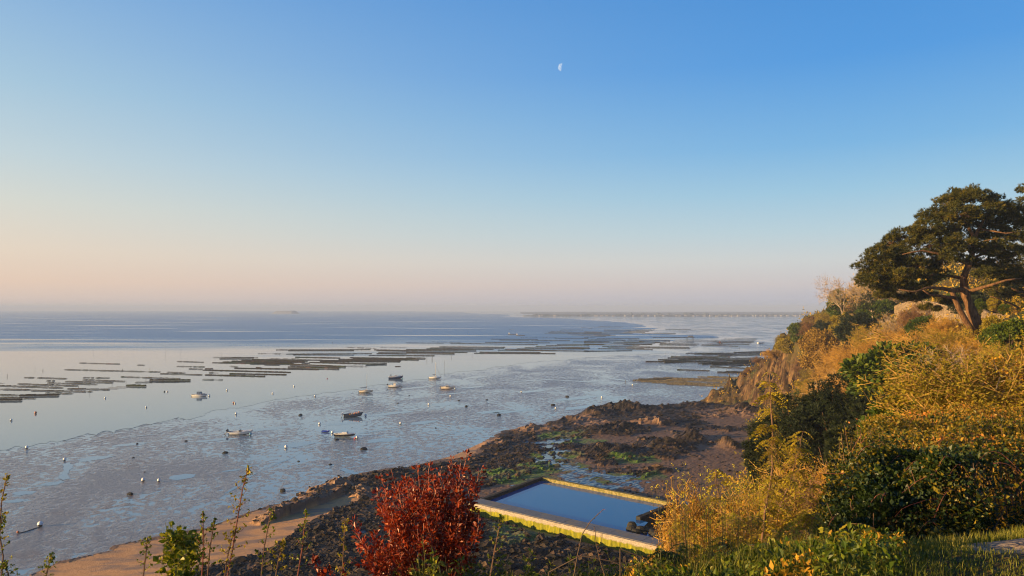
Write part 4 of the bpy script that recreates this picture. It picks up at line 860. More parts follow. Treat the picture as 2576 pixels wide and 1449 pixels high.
# 7 white cabin boat
e, st = base_boat(5.6, 2.1, .9, M_white, M_dark, None, (2, 3), None, 7, sheer=.15)
cabin(e, -.3, .9, 1.4, .95, .95, M_white, None, .3); c = MB(); c.box((.3, 0, 2.0), (1.5, 1.3, .06)); c.make('hard_top', M_white, e); outboard(e, -2.8, .9, 1.3, .8); rail(e, st, 9, .35)
put(e, 'cabin_boat', 992, 974, R(-4), R(2), 'small white cabin boat aground just below the navy motorboat', z=0)
# 9 red bottomed cabin boat
e, st = base_boat(5.9, 2.2, 1.05, M_cream, M_red, None, (2, 3), None, 7, sheer=.1, transom=.9)
cabin(e, -.5, 1.1, 1.5, 1.1, .6, M_grey, M_white, .5); outboard(e, -2.9, .9, 1.0, .3); rail(e, st, 9, .25)
put(e, 'cabin_boat', 1125, 979, R(-4), 0, 'cream cabin boat with red bottom and grey cabin, rightmost boat on the mud', z=.02)
# 10 dinghy
e = empty('dinghy'); st = hullsec(2.2, 1.1, .38, 9, sheer=.2); V, Q = strip(st, 0, 5); build('hull', V, Q, M_dinghy, e, True); V, Q = deck(st, -.12, .9); build('floor', V, Q, M_dinghy, e); rim(st, .07).make('gunwale', M_dinghy, e); c = MB(); c.box((0, 0, .32), (.3, .9, .04)); c.make('thwart', M_dinghy, e)
put(e, 'dinghy', 819, 1087, R(-12), 0, 'tiny bright blue dinghy on the mud left of the striped motorboat', 'dinghy', z=.0)
# 11 far barges, rafts, tractor, hut
for px, py, L_, lab in ((1290, 842, 13, 'far flat work barge with a box cabin, the left and farther of two'), (1309, 844.5, 12, 'far pale flat work barge, the right and nearer of two'), (1001, 922.5, 3.4, 'flat dark raft floating on the channel beyond the navy boat'), (526, 928, 4.5, 'flat dark raft among the oyster racks on the left')):
    e = empty('work_barge'); far_ = L_ > 10; h = .9 if far_ else .35
    a = MB(); a.prism([(-L_ / 2, -L_ * .16), (L_ * .36, -L_ * .16), (L_ / 2, -L_ * .06), (L_ / 2, L_ * .06), (L_ * .36, L_ * .16), (-L_ / 2, L_ * .16)], -.1, h); a.make('hull', M_grey if far_ else M_dark, e)
    a = MB(); a.prism([(-L_ * .47, -L_ * .13), (L_ * .34, -L_ * .13), (L_ * .34, L_ * .13), (-L_ * .47, L_ * .13)], h + .004, h + .05); a.make('deck', M_cream if lab.startswith('far pale') else M_wood, e)
    if far_: cabin(e, -L_ * .45, -L_ * .3, 1.8, h, 1.8, M_white)
    put(e, 'work_barge' if far_ else 'raft', px, py, .05, 0, lab, 'barge' if far_ else 'raft', z=0.0)
def wheel(e, x, y, r, w):
    a = MB(); a.lathe([(r * .55, -w / 2), (r * .95, -w / 2), (r, -w * .3), (r, w * .3), (r * .95, w / 2), (r * .55, w / 2)], 16, (x, y, r), 'y'); t_ = a.make('wheel', M_dark, e); b = MB(); b.lathe([(.001, -w * .3), (r * .55, -w * .3), (r * .55, w * .3), (.001, w * .3)], 12, (x, y, r), 'y'); b.make('rim', M_cream, t_)
g_ = ground(1812, 866, 0); e = empty('tractor', (g_[0], g_[1], 0), .1)
a = MB(); a.box((1.0, 0, 1.3), (2.0, .8, .8)); a.box((-.2, 0, 1.0), (1.6, .9, .5)); a.make('bonnet', M_red, e); cabin(e, -1.0, .4, 1.5, 1.3, 1.4, M_red, M_dark, .15)
for x_, y_, r_, w_ in ((-.6, -.9, .85, .5), (-.6, .9, .85, .5), (1.6, -.8, .5, .35), (1.6, .8, .5, .35)): wheel(e, x_, y_, r_, w_)
tag(e, 'small reddish tractor parked among the oyster racks near the headland', 'tractor')
g_ = ground(1800, 867, 0); e = empty('flat_trailer', (g_[0] - 4.5, g_[1], 0), .05)
a = MB(); a.box((0, 0, .9), (6.5, 2.2, .15)); a.make('trailer_bed', M_wood, e); a = MB(); a.tube([(3.2, 0, .85), (5, 0, .7)], .06, 6); a.make('drawbar', M_dark, e)
for y_ in (-1.0, 1.0): wheel(e, -.4, y_, .45, .3)
tag(e, 'low flat trailer left of the reddish tractor on the oyster beds', 'trailer')
g_ = ground(1736, 853.5, 0); e = empty('platform_hut', (g_[0], g_[1], 0), 0)
a = MB()
for x_ in (-3.5, 3.5):
    for y_ in (-2, 2): a.tube([(x_, y_, -.3), (x_, y_, 2.2)], .2, 7)
a.make('pile', M_dark, e); a = MB(); a.box((0, 0, 2.3), (8.6, 5, .3)); a.make('deck', M_dark, e); a = MB(); a.box((.5, 0, 3.3), (5.5, 3.5, 1.8)); a.make('hut', M_grey, e)
tag(e, 'small dark hut on short piles standing at the edge of the racks', 'hut')
g_ = ground(1914, 864, 0); e = empty('punt', (g_[0], g_[1], 0), .5); st = hullsec(9, 2.6, 1.0, 9, sheer=.1, transom=.95, full=3); V, Q = strip(st, 0, 5); build('hull', V, Q, M_white, e, True); V, Q = deck(st, -.3, .9); build('floor', V, Q, M_grey, e); rim(st, .1).make('gunwale', M_white, e)
tag(e, 'pale punt lying on the far mud right of the square rack block', 'boat')

# ================================================================ sea water pool
m = NM('pool_wall_material'); p = m.pos(); z_ = m.n('ShaderNodeSeparateXYZ'); m.l(m.n('ShaderNodeNewGeometry').outputs['Position'], z_.inputs[0])
nz = m.noise(p, 1.1, 5, .6); n2 = m.noise(p, 5, 5, .65); n3 = m.noise(m.pos((1, 1, .2)), 3, 4, .6)
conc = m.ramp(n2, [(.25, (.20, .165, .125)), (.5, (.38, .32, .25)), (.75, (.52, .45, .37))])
line_ = m.math('ADD', z_.outputs['Z'], m.math('MULTIPLY', m.math('SUBTRACT', nz, .5), .9))
weedc = m.ramp(n3, [(.25, (.06, .075, .006)), (.5, (.22, .215, .012)), (.75, (.44, .38, .03))])
c = m.mix(m.mask(line_, 2.85, 2.6), conc, weedc)
c = m.mix(m.mask(m.noise(m.pos((.6, .6, .05)), 2.2, 3), .62, .7), c, m.mix(.5, c, (.1, .08, .05)))
pool_mat = m.set(color=c, rough=.9, normal=m.bump(n2, .6, .06, m.bump(nz, .4, .15)), spec=.2)
m = NM('pool_top_material'); p = m.pos(); n2 = m.noise(p, 3, 5, .65); n3 = m.noise(p, .5, 3)
c = m.ramp(n2, [(.25, (.09, .09, .095)), (.55, (.16, .16, .165)), (.8, (.24, .235, .235))])
c = m.mix(m.mask(n3, .5, .62), c, (.20, .17, .12))
top_mat = m.set(color=c, rough=.6, normal=m.bump(n2, .5, .04), spec=.5)
m = NM('pool_mossy_material'); p = m.pos(); n2 = m.noise(p, 2.2, 5, .65)
mossy = m.set(color=m.ramp(n2, [(.25, (.06, .08, .012)), (.45, (.20, .17, .05)), (.7, (.40, .32, .15))]), rough=.9, normal=m.bump(n2, .6, .06), spec=.2)
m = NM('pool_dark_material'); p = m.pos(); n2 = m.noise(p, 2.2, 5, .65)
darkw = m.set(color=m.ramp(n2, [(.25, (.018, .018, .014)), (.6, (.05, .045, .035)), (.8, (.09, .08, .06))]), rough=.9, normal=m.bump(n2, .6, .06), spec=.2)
pool = empty('tidal_pool', (*PL['nl'], 0)); O = np.array([*PL['nl'], 0.0])
def wall(a, b, w_in, zt, zb, mat, name, side=1, seg=26, jit=.05, capm=None, capover=0.0, seed=0):
    """Wall along a->b, body on the inner side (side=+1: left of a->b)."""
    a = np.array(a, float); b = np.array(b, float); d = (b - a) / np.linalg.norm(b - a); nrm = np.array([-d[1], d[0]]) * side; r = random.Random(seed)
    V = []; prof = [(0, zb), (-.02, zt - .55), (0, zt - .5), (.06, zt), (w_in, zt), (w_in + .02, zb)]
    for i in range(seg + 1):
        p0 = a + (b - a) * i / seg
        for k, (o_, z_) in enumerate(prof):
            q = p0 + nrm * (o_ + r.uniform(-jit, jit)); V.append((q[0] - O[0], q[1] - O[1], z_ + (r.uniform(-jit, jit) * .5 if k in (3, 4) else 0)))
    n = len(prof); Q = [[i * n + j, (i + 1) * n + j, (i + 1) * n + j + 1, i * n + j + 1] for i in range(seg) for j in range(n - 1)]
    Q += [[0, 1, 2, 5], [2, 3, 4, 5], [seg * n + 5, seg * n + 2, seg * n + 1, seg * n], [seg * n + 5, seg * n + 4, seg * n + 3, seg * n + 2]]
    if side < 0: Q = [q[::-1] for q in Q]
    w = build(name, V, Q, mat, pool)
    if capm:
        mb = MB(); mid = a + nrm * (w_in / 2 + .1); ang = math.atan2(d[1], d[0]); Lh = np.linalg.norm(b - a)
        nb = max(2, int(Lh / 2.6))
        for k in range(nb):
            c0 = a + d * (Lh * (k + .5) / nb) + nrm * (w_in / 2 + .1) - O[:2]
            mb.box((c0[0], c0[1], zt + .05), (Lh / nb - .05, w_in - .5, .06 + r.uniform(-.015, .015)), ang)
        mb.make('paving', capm, w)
    return w
wall(PL['nl'], PL['nr'], 3.2, 3.3, .2, pool_mat, 'near_wall', 1, 40, .05, top_mat)
dn = (PL['nr'] - PL['nl']) / np.linalg.norm(PL['nr'] - PL['nl']); nn = np.array([-dn[1], dn[0]])
a = MB(); q0 = PL['nl'] + nn * 3.22 - O[:2]; q1 = PL['nr'] + nn * 3.22 - O[:2]
a.add([(q0[0], q0[1], 3.0), (q1[0], q1[1], 3.0), (q1[0] + nn[0] * .45, q1[1] + nn[1] * .45, 3.0), (q0[0] + nn[0] * .45, q0[1] + nn[1] * .45, 3.0), (q0[0], q0[1], 1.8), (q1[0], q1[1], 1.8), (q1[0] + nn[0] * .45, q1[1] + nn[1] * .45, 1.8), (q0[0] + nn[0] * .45, q0[1] + nn[1] * .45, 1.8)], [[0, 1, 2, 3], [3, 2, 6, 7], [1, 5, 6, 2], [0, 3, 7, 4]])
a.make('inner_step', mossy, pool)
LW = PL['nl'] + nn * 1.4
wall(LW, PL['fl'], .75, 3.32, .3, darkw, 'left_wall', -1, 24, .03)  # unlit inner side of this wall is put into its dark colour
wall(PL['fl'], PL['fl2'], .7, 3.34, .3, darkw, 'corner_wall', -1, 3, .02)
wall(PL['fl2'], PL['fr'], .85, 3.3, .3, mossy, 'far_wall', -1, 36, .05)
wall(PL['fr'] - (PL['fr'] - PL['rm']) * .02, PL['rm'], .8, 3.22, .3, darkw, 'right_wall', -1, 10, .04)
a = MB(); rr2 = random.Random(2)
for k in range(60):
    t = rr2.random(); q = PL['ri'] * (1 - t) + (PL['nr'] + nn * 4) * t + np.array([rr2.uniform(.6, 5), rr2.uniform(-2.0, 2.0)]) - O[:2]; s = rr2.uniform(.5, 1.6)
    pr_ = [(s * .5, -.5), (s * .55, .3 * s), (s * .35, .55 * s), (.001, .6 * s)]; a.lathe([(r0 * rr2.uniform(.8, 1.2), z0 + 2.6) for r0, z0 in pr_], 7, (q[0], q[1], 0))
a.make('broken_rubble', darkw, pool)
tag(pool, 'large stone walled tidal swimming pool on the beach, near wall yellow green with weed', 'pool')
m = NM('pool_water_material'); n_ = m.noise(m.pos((.4, .4, 1)), 1, 2)
pw_mat = m.set(color=(.008, .10, .30), rough=.03, ior=1.4, spec=.55, normal=m.bump(n_, .02, .05))
WP = [PL['nl'] + nn * 2 + dn * .0 + np.array([.4, .3]), PL['nr'] + nn * 2.8, PL['nr'] + nn * 2.8 + np.array([1.5, 3.5]), PL['ri'] + np.array([3, 1]), PL['rm'] + np.array([1.0, -1]), PL['rm'] + np.array([.0, .4]), PL['fr'] + np.array([-.4, .2]), PL['fl2'], PL['fl'] + np.array([.3, .3])]
tag(sheet('pool_water', np.array(WP), 2.72, pw_mat), kind='structure')
# loose stones laid behind the far wall
stn = plain('shore_stone', (.20, .15, .12), .9, .4, 3); dst = plain('dark_stone', (.04, .035, .03), .9, .4, 3)
for k in range(16):
    t = .12 + .84 * k / 15; q = PL['fl2'] * (1 - t) + PL['fr'] * t + np.array([1.0, 1.6]) + np.random.RandomState(k).rand(2) * .8
    s = .35 + .55 * np.random.RandomState(k + 50).rand() * (.5 + t)
    a = MB(); a.lathe([(s * .55, -.2), (s * .6, s * .25), (s * .42, s * .55), (.001, s * .6)], 7); V = a.V[0]; V *= 1 + .3 * (np.random.RandomState(k + 9).rand(len(V), 1) - .5)
    o = a.make('stone', stn if k > 6 else dst); o.location = (q[0], q[1], 2.1); o.rotation_euler = (.2, .1, k)
    tag(o, f"{'brown' if k > 6 else 'dark'} stone lying behind the far pool wall, {ordn(k)} stone from the left end", 'stone', 'stones behind the far pool wall')

# ================================================================ loose boulders and cobbles on the foreshore (uncountable)
rng = np.random.RandomState(7); n = 34000; yy = 95 * (300 / 95) ** rng.uniform(0, 1, n); xx = yy * rng.uniform(-.52, .40, n); z_, rk_, sn_, al_, we_, dr_, d_ = beach_fields(xx, yy)
hzz = hill_z(xx, yy); keep = (z_ > hzz) & (d_ > -1.0) & ~inpoly(xx, yy, POOLPOLY) & (dpoly(xx, yy, POOLPOLY) > .8) & ((rk_ > .4) | (rng.rand(n) < .22 * (sn_ < .5))) & (we_ < .4) & (al_ * rng.rand(n) < .4) & ((yy < 210) | (rng.rand(n) < .4))
xx, yy, z_, dr_ = xx[keep], yy[keep], z_[keep], dr_[keep]; n = len(xx)
oct_ = np.array([(1, 0, 0), (-1, 0, 0), (0, 1, 0), (0, -1, 0), (0, 0, 1), (0, 0, -.6), (.7, .7, .5), (-.7, .7, .5), (-.7, -.7, .5), (.7, -.7, .5)], float)
fc = np.array([(6, 4, 0), (0, 4, 9), (9, 4, 3), (3, 4, 8), (8, 4, 1), (1, 4, 7), (7, 4, 2), (2, 4, 6), (0, 2, 6), (2, 1, 7), (1, 3, 8), (3, 0, 9), (0, 5, 2), (2, 5, 1), (1, 5, 3), (3, 5, 0)])
s_ = rng.exponential(.15, n) + .09; s_ = np.minimum(s_, .95) * np.where(rk_[keep] > .4, 1, .55); a_ = rng.uniform(0, 6.28, n)
B_ = oct_[None] * (1 + .35 * (rng.rand(n, 10, 1) - .5)) * np.stack([s_ * rng.uniform(.8, 1.5, n), s_ * rng.uniform(.6, 1, n), s_ * rng.uniform(.45, .85, n)], 1)[:, None]
X = B_[..., 0] * np.cos(a_)[:, None] - B_[..., 1] * np.sin(a_)[:, None] + xx[:, None]; Y = B_[..., 0] * np.sin(a_)[:, None] + B_[..., 1] * np.cos(a_)[:, None] + yy[:, None]; Z = B_[..., 2] + z_[:, None] + s_[:, None] * .12
V = np.stack([X, Y, Z], -1).reshape(-1, 3); T = (fc[None] + (np.arange(n) * 10)[:, None, None]).reshape(-1, 3)
m = NM('boulder_material'); rr_a = m.attr('rnd'); nn_ = m.noise(m.pos(), 5, 4, .6)
c = m.ramp(rr_a, [(0, (.010, .007, .004)), (.45, (.028, .018, .010)), (.7, (.07, .042, .022)), (.9, (.17, .10, .055)), (1, (.28, .18, .11))]); c = m.mix(m.mask(nn_, .4, .7), c, m.mix(1.0, c, (.5, .5, .5), 'MULTIPLY'))
bm = m.set(color=c, rough=.8, normal=m.bump(nn_, .6, .05), spec=.4)
tag(build('shore_boulders', V, T, bm, attrs=dict(rnd=np.repeat(np.clip(rng.uniform(0, .85, n) + dr_ * .35, 0, 1), 10))), 'weedy boulders and cobbles strewn over the foreshore', 'boulders', kind='stuff'); print('boulders', n)
# ================================================================ plants
def leaf_quads(P, N, size, rng, elong=1.7, fold=.25, droop=0.0):
    """One folded four sided leaf per point. P (n,3) base points, N (n,3) growing direction."""
    n = len(P); N = N / (np.linalg.norm(N, axis=1, keepdims=True) + 1e-9)
    up = rng.normal(size=(n, 3)) * .8 + np.array([0, 0, 1.0]); S = np.cross(N, up); S /= np.linalg.norm(S, axis=1, keepdims=True) + 1e-9
    U = np.cross(S, N); sz = (size * rng.uniform(.6, 1.3, n))[:, None]
    a = P; b = P + N * sz * .5 * elong + S * sz * .5 + U * sz * fold; c = P + N * sz * elong - np.array([0, 0, 1]) * sz * droop; d = P + N * sz * .5 * elong - S * sz * .5 + U * sz * fold
    V = np.stack([a, b, c, d], 1).reshape(-1, 3); Q = np.arange(4 * n).reshape(n, 4)
    return V, Q
def needle_tris(P, N, length, width, rng, per=10, spread=.8):
    """Tufts of needles."""
    n = len(P); PP = np.repeat(P, per, 0); NN = np.repeat(N, per, 0) + rng.normal(size=(n * per, 3)) * spread
    NN /= np.linalg.norm(NN, axis=1, keepdims=True) + 1e-9; S = np.cross(NN, rng.normal(size=(n * per, 3))); S /= np.linalg.norm(S, axis=1, keepdims=True) + 1e-9
    L = (length * rng.uniform(.6, 1.2, n * per))[:, None]; w = width
    V = np.stack([PP - S * w, PP + S * w, PP + NN * L], 1).reshape(-1, 3); return V, np.arange(3 * n * per).reshape(-1, 3)
def prisms(segs, k=3):
    """segs: list of (p0, p1, r0, r1) -> tapered k sided sticks."""
    A = np.array([s[0] for s in segs], float); B = np.array([s[1] for s in segs], float); r0 = np.array([s[2] for s in segs]); r1 = np.array([s[3] for s in segs])
    d = B - A; d /= np.linalg.norm(d, axis=1, keepdims=True) + 1e-9
    ref = np.where(np.abs(d[:, 2:3]) < .9, np.array([[0, 0, 1.0]]), np.array([[1.0, 0, 0]])); u = np.cross(d, ref); u /= np.linalg.norm(u, axis=1, keepdims=True) + 1e-9; v = np.cross(d, u)
    V = []
    for (C, r) in ((A, r0), (B, r1)):
        for j in range(k):
            t = 2 * math.pi * j / k; V.append(C + (u * math.cos(t) + v * math.sin(t)) * r[:, None])
    V = np.stack(V, 1); n = len(A); V = V.reshape(-1, 3); base = (np.arange(n) * 2 * k)[:, None]
    Q = np.concatenate([base + np.array([[j, (j + 1) % k, k + (j + 1) % k, k + j]]) for j in range(k)], 0)
    return V, Q
def grow(r, p, d, L, rad, depth, out, tips, bend=.25, up=.12, nseg=4, kids=(2, 4), spread=.75, shrink=.62, tmin=.35):
    p = np.array(p, float); d = np.array(d, float); d /= np.linalg.norm(d)
    pts = [p]; rs_ = [rad]
    for i in range(nseg):
        d = d + np.array([r.gauss(0, bend), r.gauss(0, bend), r.gauss(0, bend) + up]) * .6; d /= np.linalg.norm(d)
        p = p + d * L / nseg; pts.append(p); rs_.append(rad * (1 - .6 * (i + 1) / nseg)); out.append((pts[-2], pts[-1], rs_[-2], rs_[-1], depth))
        if depth <= 1: tips.append((p, d))
    if depth > 0:
        for _ in range(r.randint(*kids) + (1 if depth > 2 else 0)):
            t = r.uniform(tmin, 1.0); i = min(nseg - 1, int(t * nseg)); q = pts[i] * (1 - (t * nseg - i)) + pts[i + 1] * (t * nseg - i)
            dd = pts[i + 1] - pts[i]; dd = dd / np.linalg.norm(dd); s = np.array([r.gauss(0, 1), r.gauss(0, 1), r.gauss(0, 1)]); s -= dd * s.dot(dd); s /= np.linalg.norm(s)
            grow(r, q, dd * (1 - spread * .4) + s * spread, L * shrink * r.uniform(.75, 1.2), rs_[i] * .6, depth - 1, out, tips, bend, up, max(2, nseg - 1), kids, spread, shrink, tmin)
def rnd_attr(n_items, per, rng, lo=0, hi=1, clump=None):
    a = rng.uniform(lo, hi, n_items)
    if clump is not None: a = np.clip(.55 * a + .45 * clump, 0, 1)
    return np.repeat(a, per)

bark_pine = NM('pine_bark'); p = bark_pine.pos(); f = bark_pine.noise(bark_pine.pos((1, 1, .25)), 5, 5, .7)
bark_pine = bark_pine.set(color=bark_pine.ramp(f, [(.3, (.045, .024, .013)), (.5, (.15, .08, .04)), (.75, (.30, .17, .09))]), rough=.95, normal=bark_pine.bump(f, .9, .12), spec=.1)
bark_pale = plain('pale_bark', (.36, .27, .18), .9, .4, 5); bark_dark = plain('dark_bark', (.10, .065, .04), .9, .4, 5); twig_gold = plain('golden_twigs', (.42, .245, .055), .9, .35, 2); stem_red = plain('red_stem', (.24, .07, .045), .6, .3); stem_green = plain('green_stem', (.16, .15, .045), .7, .3); stem_brown = plain('brown_stem', (.16, .085, .05), .8, .3)
L_pine = leafmat('pine_needles', [(0, (.012, .018, .002)), (.5, (.06, .062, .006)), (1, (.22, .16, .016))], .6, .12)
L_dark = leafmat('dark_needles', [(0, (.006, .012, .004)), (.6, (.020, .032, .008)), (1, (.07, .07, .016))], .6, .12)
L_gold = leafmat('golden_leaves', [(0, (.20, .13, .010)), (.5, (.50, .255, .018)), (1, (.76, .42, .045))], .6, .35)
L_olive = leafmat('olive_leaves', [(0, (.11, .10, .008)), (.5, (.31, .24, .018)), (1, (.54, .39, .03))], .6, .35)
L_green = leafmat('green_leaves', [(0, (.018, .035, .004)), (.5, (.06, .10, .008)), (1, (.20, .22, .015))], .5, .3)
L_brown = leafmat('oak_leaves', [(0, (.08, .05, .008)), (.5, (.28, .17, .026)), (1, (.50, .31, .05))], .6, .3)
L_rust = leafmat('rusty_leaves', [(0, (.10, .045, .018)), (.5, (.26, .13, .035)), (1, (.44, .25, .07))], .6, .3)
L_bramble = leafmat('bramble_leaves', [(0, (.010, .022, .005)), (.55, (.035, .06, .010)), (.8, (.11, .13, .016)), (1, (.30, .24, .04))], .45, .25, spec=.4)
L_bramble_sun_gold = leafmat('bramble_leaves_painted_sun', [(0, (.07, .08, .008)), (.5, (.24, .18, .015)), (.75, (.48, .24, .03)), (1, (.60, .15, .045))], .45, .3)  # gold copy of the bramble leaves, sunlight put into the colour
L_red = leafmat('red_leaves', [(0, (.05, .010, .004)), (.4, (.19, .026, .008)), (.75, (.43, .075, .018)), (.9, (.62, .19, .035)), (1, (.45, .24, .05))], .4, .35, (1, .6, .4), spec=.4)
L_yellow = leafmat('yellow_leaflets', [(0, (.20, .17, .015)), (.5, (.42, .33, .025)), (1, (.62, .46, .05))], .5, .4)
L_bush = leafmat('fresh_green_leaves', [(0, (.03, .05, .006)), (.5, (.12, .165, .012)), (1, (.40, .34, .025))], .45, .35)
L_grass = leafmat('grass_blades', [(0, (.035, .05, .008)), (.5, (.16, .17, .018)), (1, (.46, .36, .07))], .55, .35)
L_flower = leafmat('yellow_flowers', [(0, (.55, .42, .02)), (1, (.75, .62, .04))], .6, .3)

def shrub_twiggy(seed, leafm, twigm, leaves=5000, lsize=.022, depth=4, trunk=.035, spread=.85, stems=5, trunkh=.3, nleaf=3, bendk=.25, twigw=.35):
    """Unit plant (height about 1) of many fine branches with small leaves near the tips."""
    r = random.Random(seed); rng = np.random.RandomState(seed); out = []; tips = []
    for s in range(stems):
        a = 2 * math.pi * s / stems + r.uniform(-.4, .4); lean = r.uniform(.15, .6) if stems > 1 else .05
        grow(r, (0.02 * math.cos(a), .02 * math.sin(a), -.06), (math.cos(a) * lean, math.sin(a) * lean, 1), trunkh * r.uniform(.8, 1.2) + .06, trunk * (1 if stems == 1 else .6), depth, out, tips, bendk, .14, 4, (3, 4), spread, .72, .3)
    segs = [(a, b, max(q, .0022 * twigw / .35), max(w, .0016 * twigw / .35)) for a, b, q, w, dpt in out]
    e = empty('shrub'); V, Q = prisms(segs, 3); zmax = V[:, 2].max(); sc = 1 / zmax
    build('branches', V * sc, Q, twigm, e)
    T = np.array([t[0] for t in tips]) * sc; Dn = np.array([t[1] for t in tips])
    if leaves:
        i = rng.randint(0, len(T), leaves); P = T[i] + rng.normal(size=(leaves, 3)) * .022; N = Dn[i] * .6 + rng.normal(size=(leaves, 3)) * .7
        V, Q = leaf_quads(P, N, lsize, rng, 1.6); cl = fbm(P[:, 0] * 4 + 9, P[:, 2] * 4 + P[:, 1] * 3, seed % 90, 2)
        build('foliage', V, Q, leafm, e, attrs=dict(rnd=rnd_attr(leaves, 4, rng, clump=np.clip(cl * 2 - .5, 0, 1))))
    return e
def shrub_dense(seed, leafm, twigm=None, n=9000, lsize=.035, clumps=60, shape=(.5, .5, .5), flat=.45, elong=1.5, cr=.13, base=.0, needles=False):
    """Unit bush: leaf clumps spread through an uneven rounded volume."""
    r = random.Random(seed); rng = np.random.RandomState(seed); e = empty('bush'); C = []; W = []
    while len(C) < clumps:
        v = rng.normal(size=3); v /= np.linalg.norm(v); v[2] = v[2] * 1.0
        rad = rng.uniform(.35, 1.0) ** .5 * (1 - .22 * vnoise(v[0] * 2.2 + seed, v[1] * 2.2 + v[2] * 2, seed))
        c = v * rad * np.array(shape) + np.array([0, 0, shape[2] * .95 + base])
        if c[2] < .03: continue
        C.append(c); W.append(rng.uniform(.6, 1.3))
    C = np.array(C); W = np.array(W); segs = []
    for c, w in zip(C, W):
        a = np.array([c[0] * .12, c[1] * .12, -.05]); mid = np.array([c[0] * .5, c[1] * .5, c[2] * .45]) + rng.normal(size=3) * .03; segs += [(a, mid, .014, .008), (mid, c, .008, .003)]
    V, Q = prisms(segs, 4); build('branches', V, Q, twigm or bark_dark, e)
    i = rng.choice(clumps, n, p=W ** 2 / (W ** 2).sum()); u = rng.normal(size=(n, 3)); u /= np.linalg.norm(u, axis=1, keepdims=True)
    rad = (rng.uniform(.15, 1, n) ** .45)[:, None] * (cr * W[i])[:, None]; P = C[i] + u * rad * np.array([1, 1, .75]); P[:, 2] = np.maximum(P[:, 2], .01)
    N = u * .8 + rng.normal(size=(n, 3)) * .5 + np.array([0, 0, .25])
    cl = rng.uniform(0, 1, clumps)[i]
    if needles:
        V, T = needle_tris(P, N, lsize, lsize * .13, rng, 6, .7); build('foliage', V, T, leafm, e, attrs=dict(rnd=rnd_attr(n, 18, rng, clump=cl)))
    else:
        V, Q = leaf_quads(P, N, lsize, rng, elong); build('foliage', V, Q, leafm, e, attrs=dict(rnd=rnd_attr(n, 4, rng, clump=cl)))
    return e
PROTO = {}
used = set()
def proto(key, fn):
    PROTO[key] = fn(); return PROTO[key]
proto('gold_a', lambda: shrub_twiggy(1, L_gold, twig_gold, 11000, .013, 4, .012, .85, 5, .30))
proto('gold_b', lambda: shrub_twiggy(2, L_gold, twig_gold, 12000, .013, 4, .012, .95, 6, .26))
proto('gold_c', lambda: shrub_twiggy(3, L_olive, twig_gold, 15000, .014, 4, .012, .8, 5, .3))
proto('olive', lambda: shrub_twiggy(4, L_olive, bark_dark, 12000, .019, 4, .02, .8, 6, .3))
proto('rusty', lambda: shrub_twiggy(6, L_rust, stem_brown, 6500, .017, 4, .02, .9, 6, .28))
proto('bare', lambda: shrub_twiggy(12, L_gold, bark_pale, 900, .014, 5, .035, .62, 1, .46, twigw=.3))
proto('twigs', lambda: shrub_twiggy(13, L_gold, bark_pale, 700, .016, 4, .02, .8, 4, .36))
proto('round', lambda: shrub_dense(21, L_brown, None, 11000, .030, 90, (.42, .42, .52), cr=.12))
proto('green', lambda: shrub_dense(22, L_green, None, 9000, .040, 60, (.5, .5, .52), cr=.14))
proto('greenb', lambda: shrub_dense(23, L_green, bark_pale, 9000, .042, 42, (.46, .46, .5), cr=.15))
proto('dark', lambda: shrub_dense(24, L_dark, None, 4500, .055, 60, (.5, .5, .5), cr=.14, needles=True))
proto('darkb', lambda: shrub_dense(25, L_dark, None, 4500, .055, 46, (.62, .55, .42), cr=.16, needles=True))
proto('column', lambda: shrub_dense(26, L_green, None, 7000, .03, 50, (.2, .2, .52), cr=.09))
proto('topiary', lambda: shrub_dense(27, L_olive, None, 9000, .024, 150, (.42, .42, .5), cr=.07))
proto('oliveb', lambda: shrub_dense(28, L_olive, None, 8500, .036, 60, (.52, .52, .46), cr=.14))
for o in PROTO.values(): o.location = (0, -60, 20)
def plant(key, px, py, h, name, label, cat='shrub', group=None, wide=1.0, seed=0, sink=.04, D=None, deep=None):
    """Plant a prototype where the view ray through its foot meets the slope; h metres high."""
    if D is None:
        P = hit(px, py)
    else:
        P = at(px, py, D); P = np.array([P[0], P[1], hz1(P[0], P[1])])
    if P is None: print('no ground for', label); return None
    if key in used: o = dup(PROTO[key])
    else: o = PROTO[key]; used.add(key)
    r = random.Random(px * 31 + py * 7 + seed); o.name = name
    o.location = (P[0], P[1], P[2] - sink * h); o.rotation_euler = (0, 0, r.uniform(0, 6.28)); o.scale = (h * wide, h * (deep or wide), h)
    for k in ('label', 'category', 'group'):
        if k in o: del o[k]
    tag(o, label, cat, group); return o
G1 = 'scrub bushes on the cliff slope'
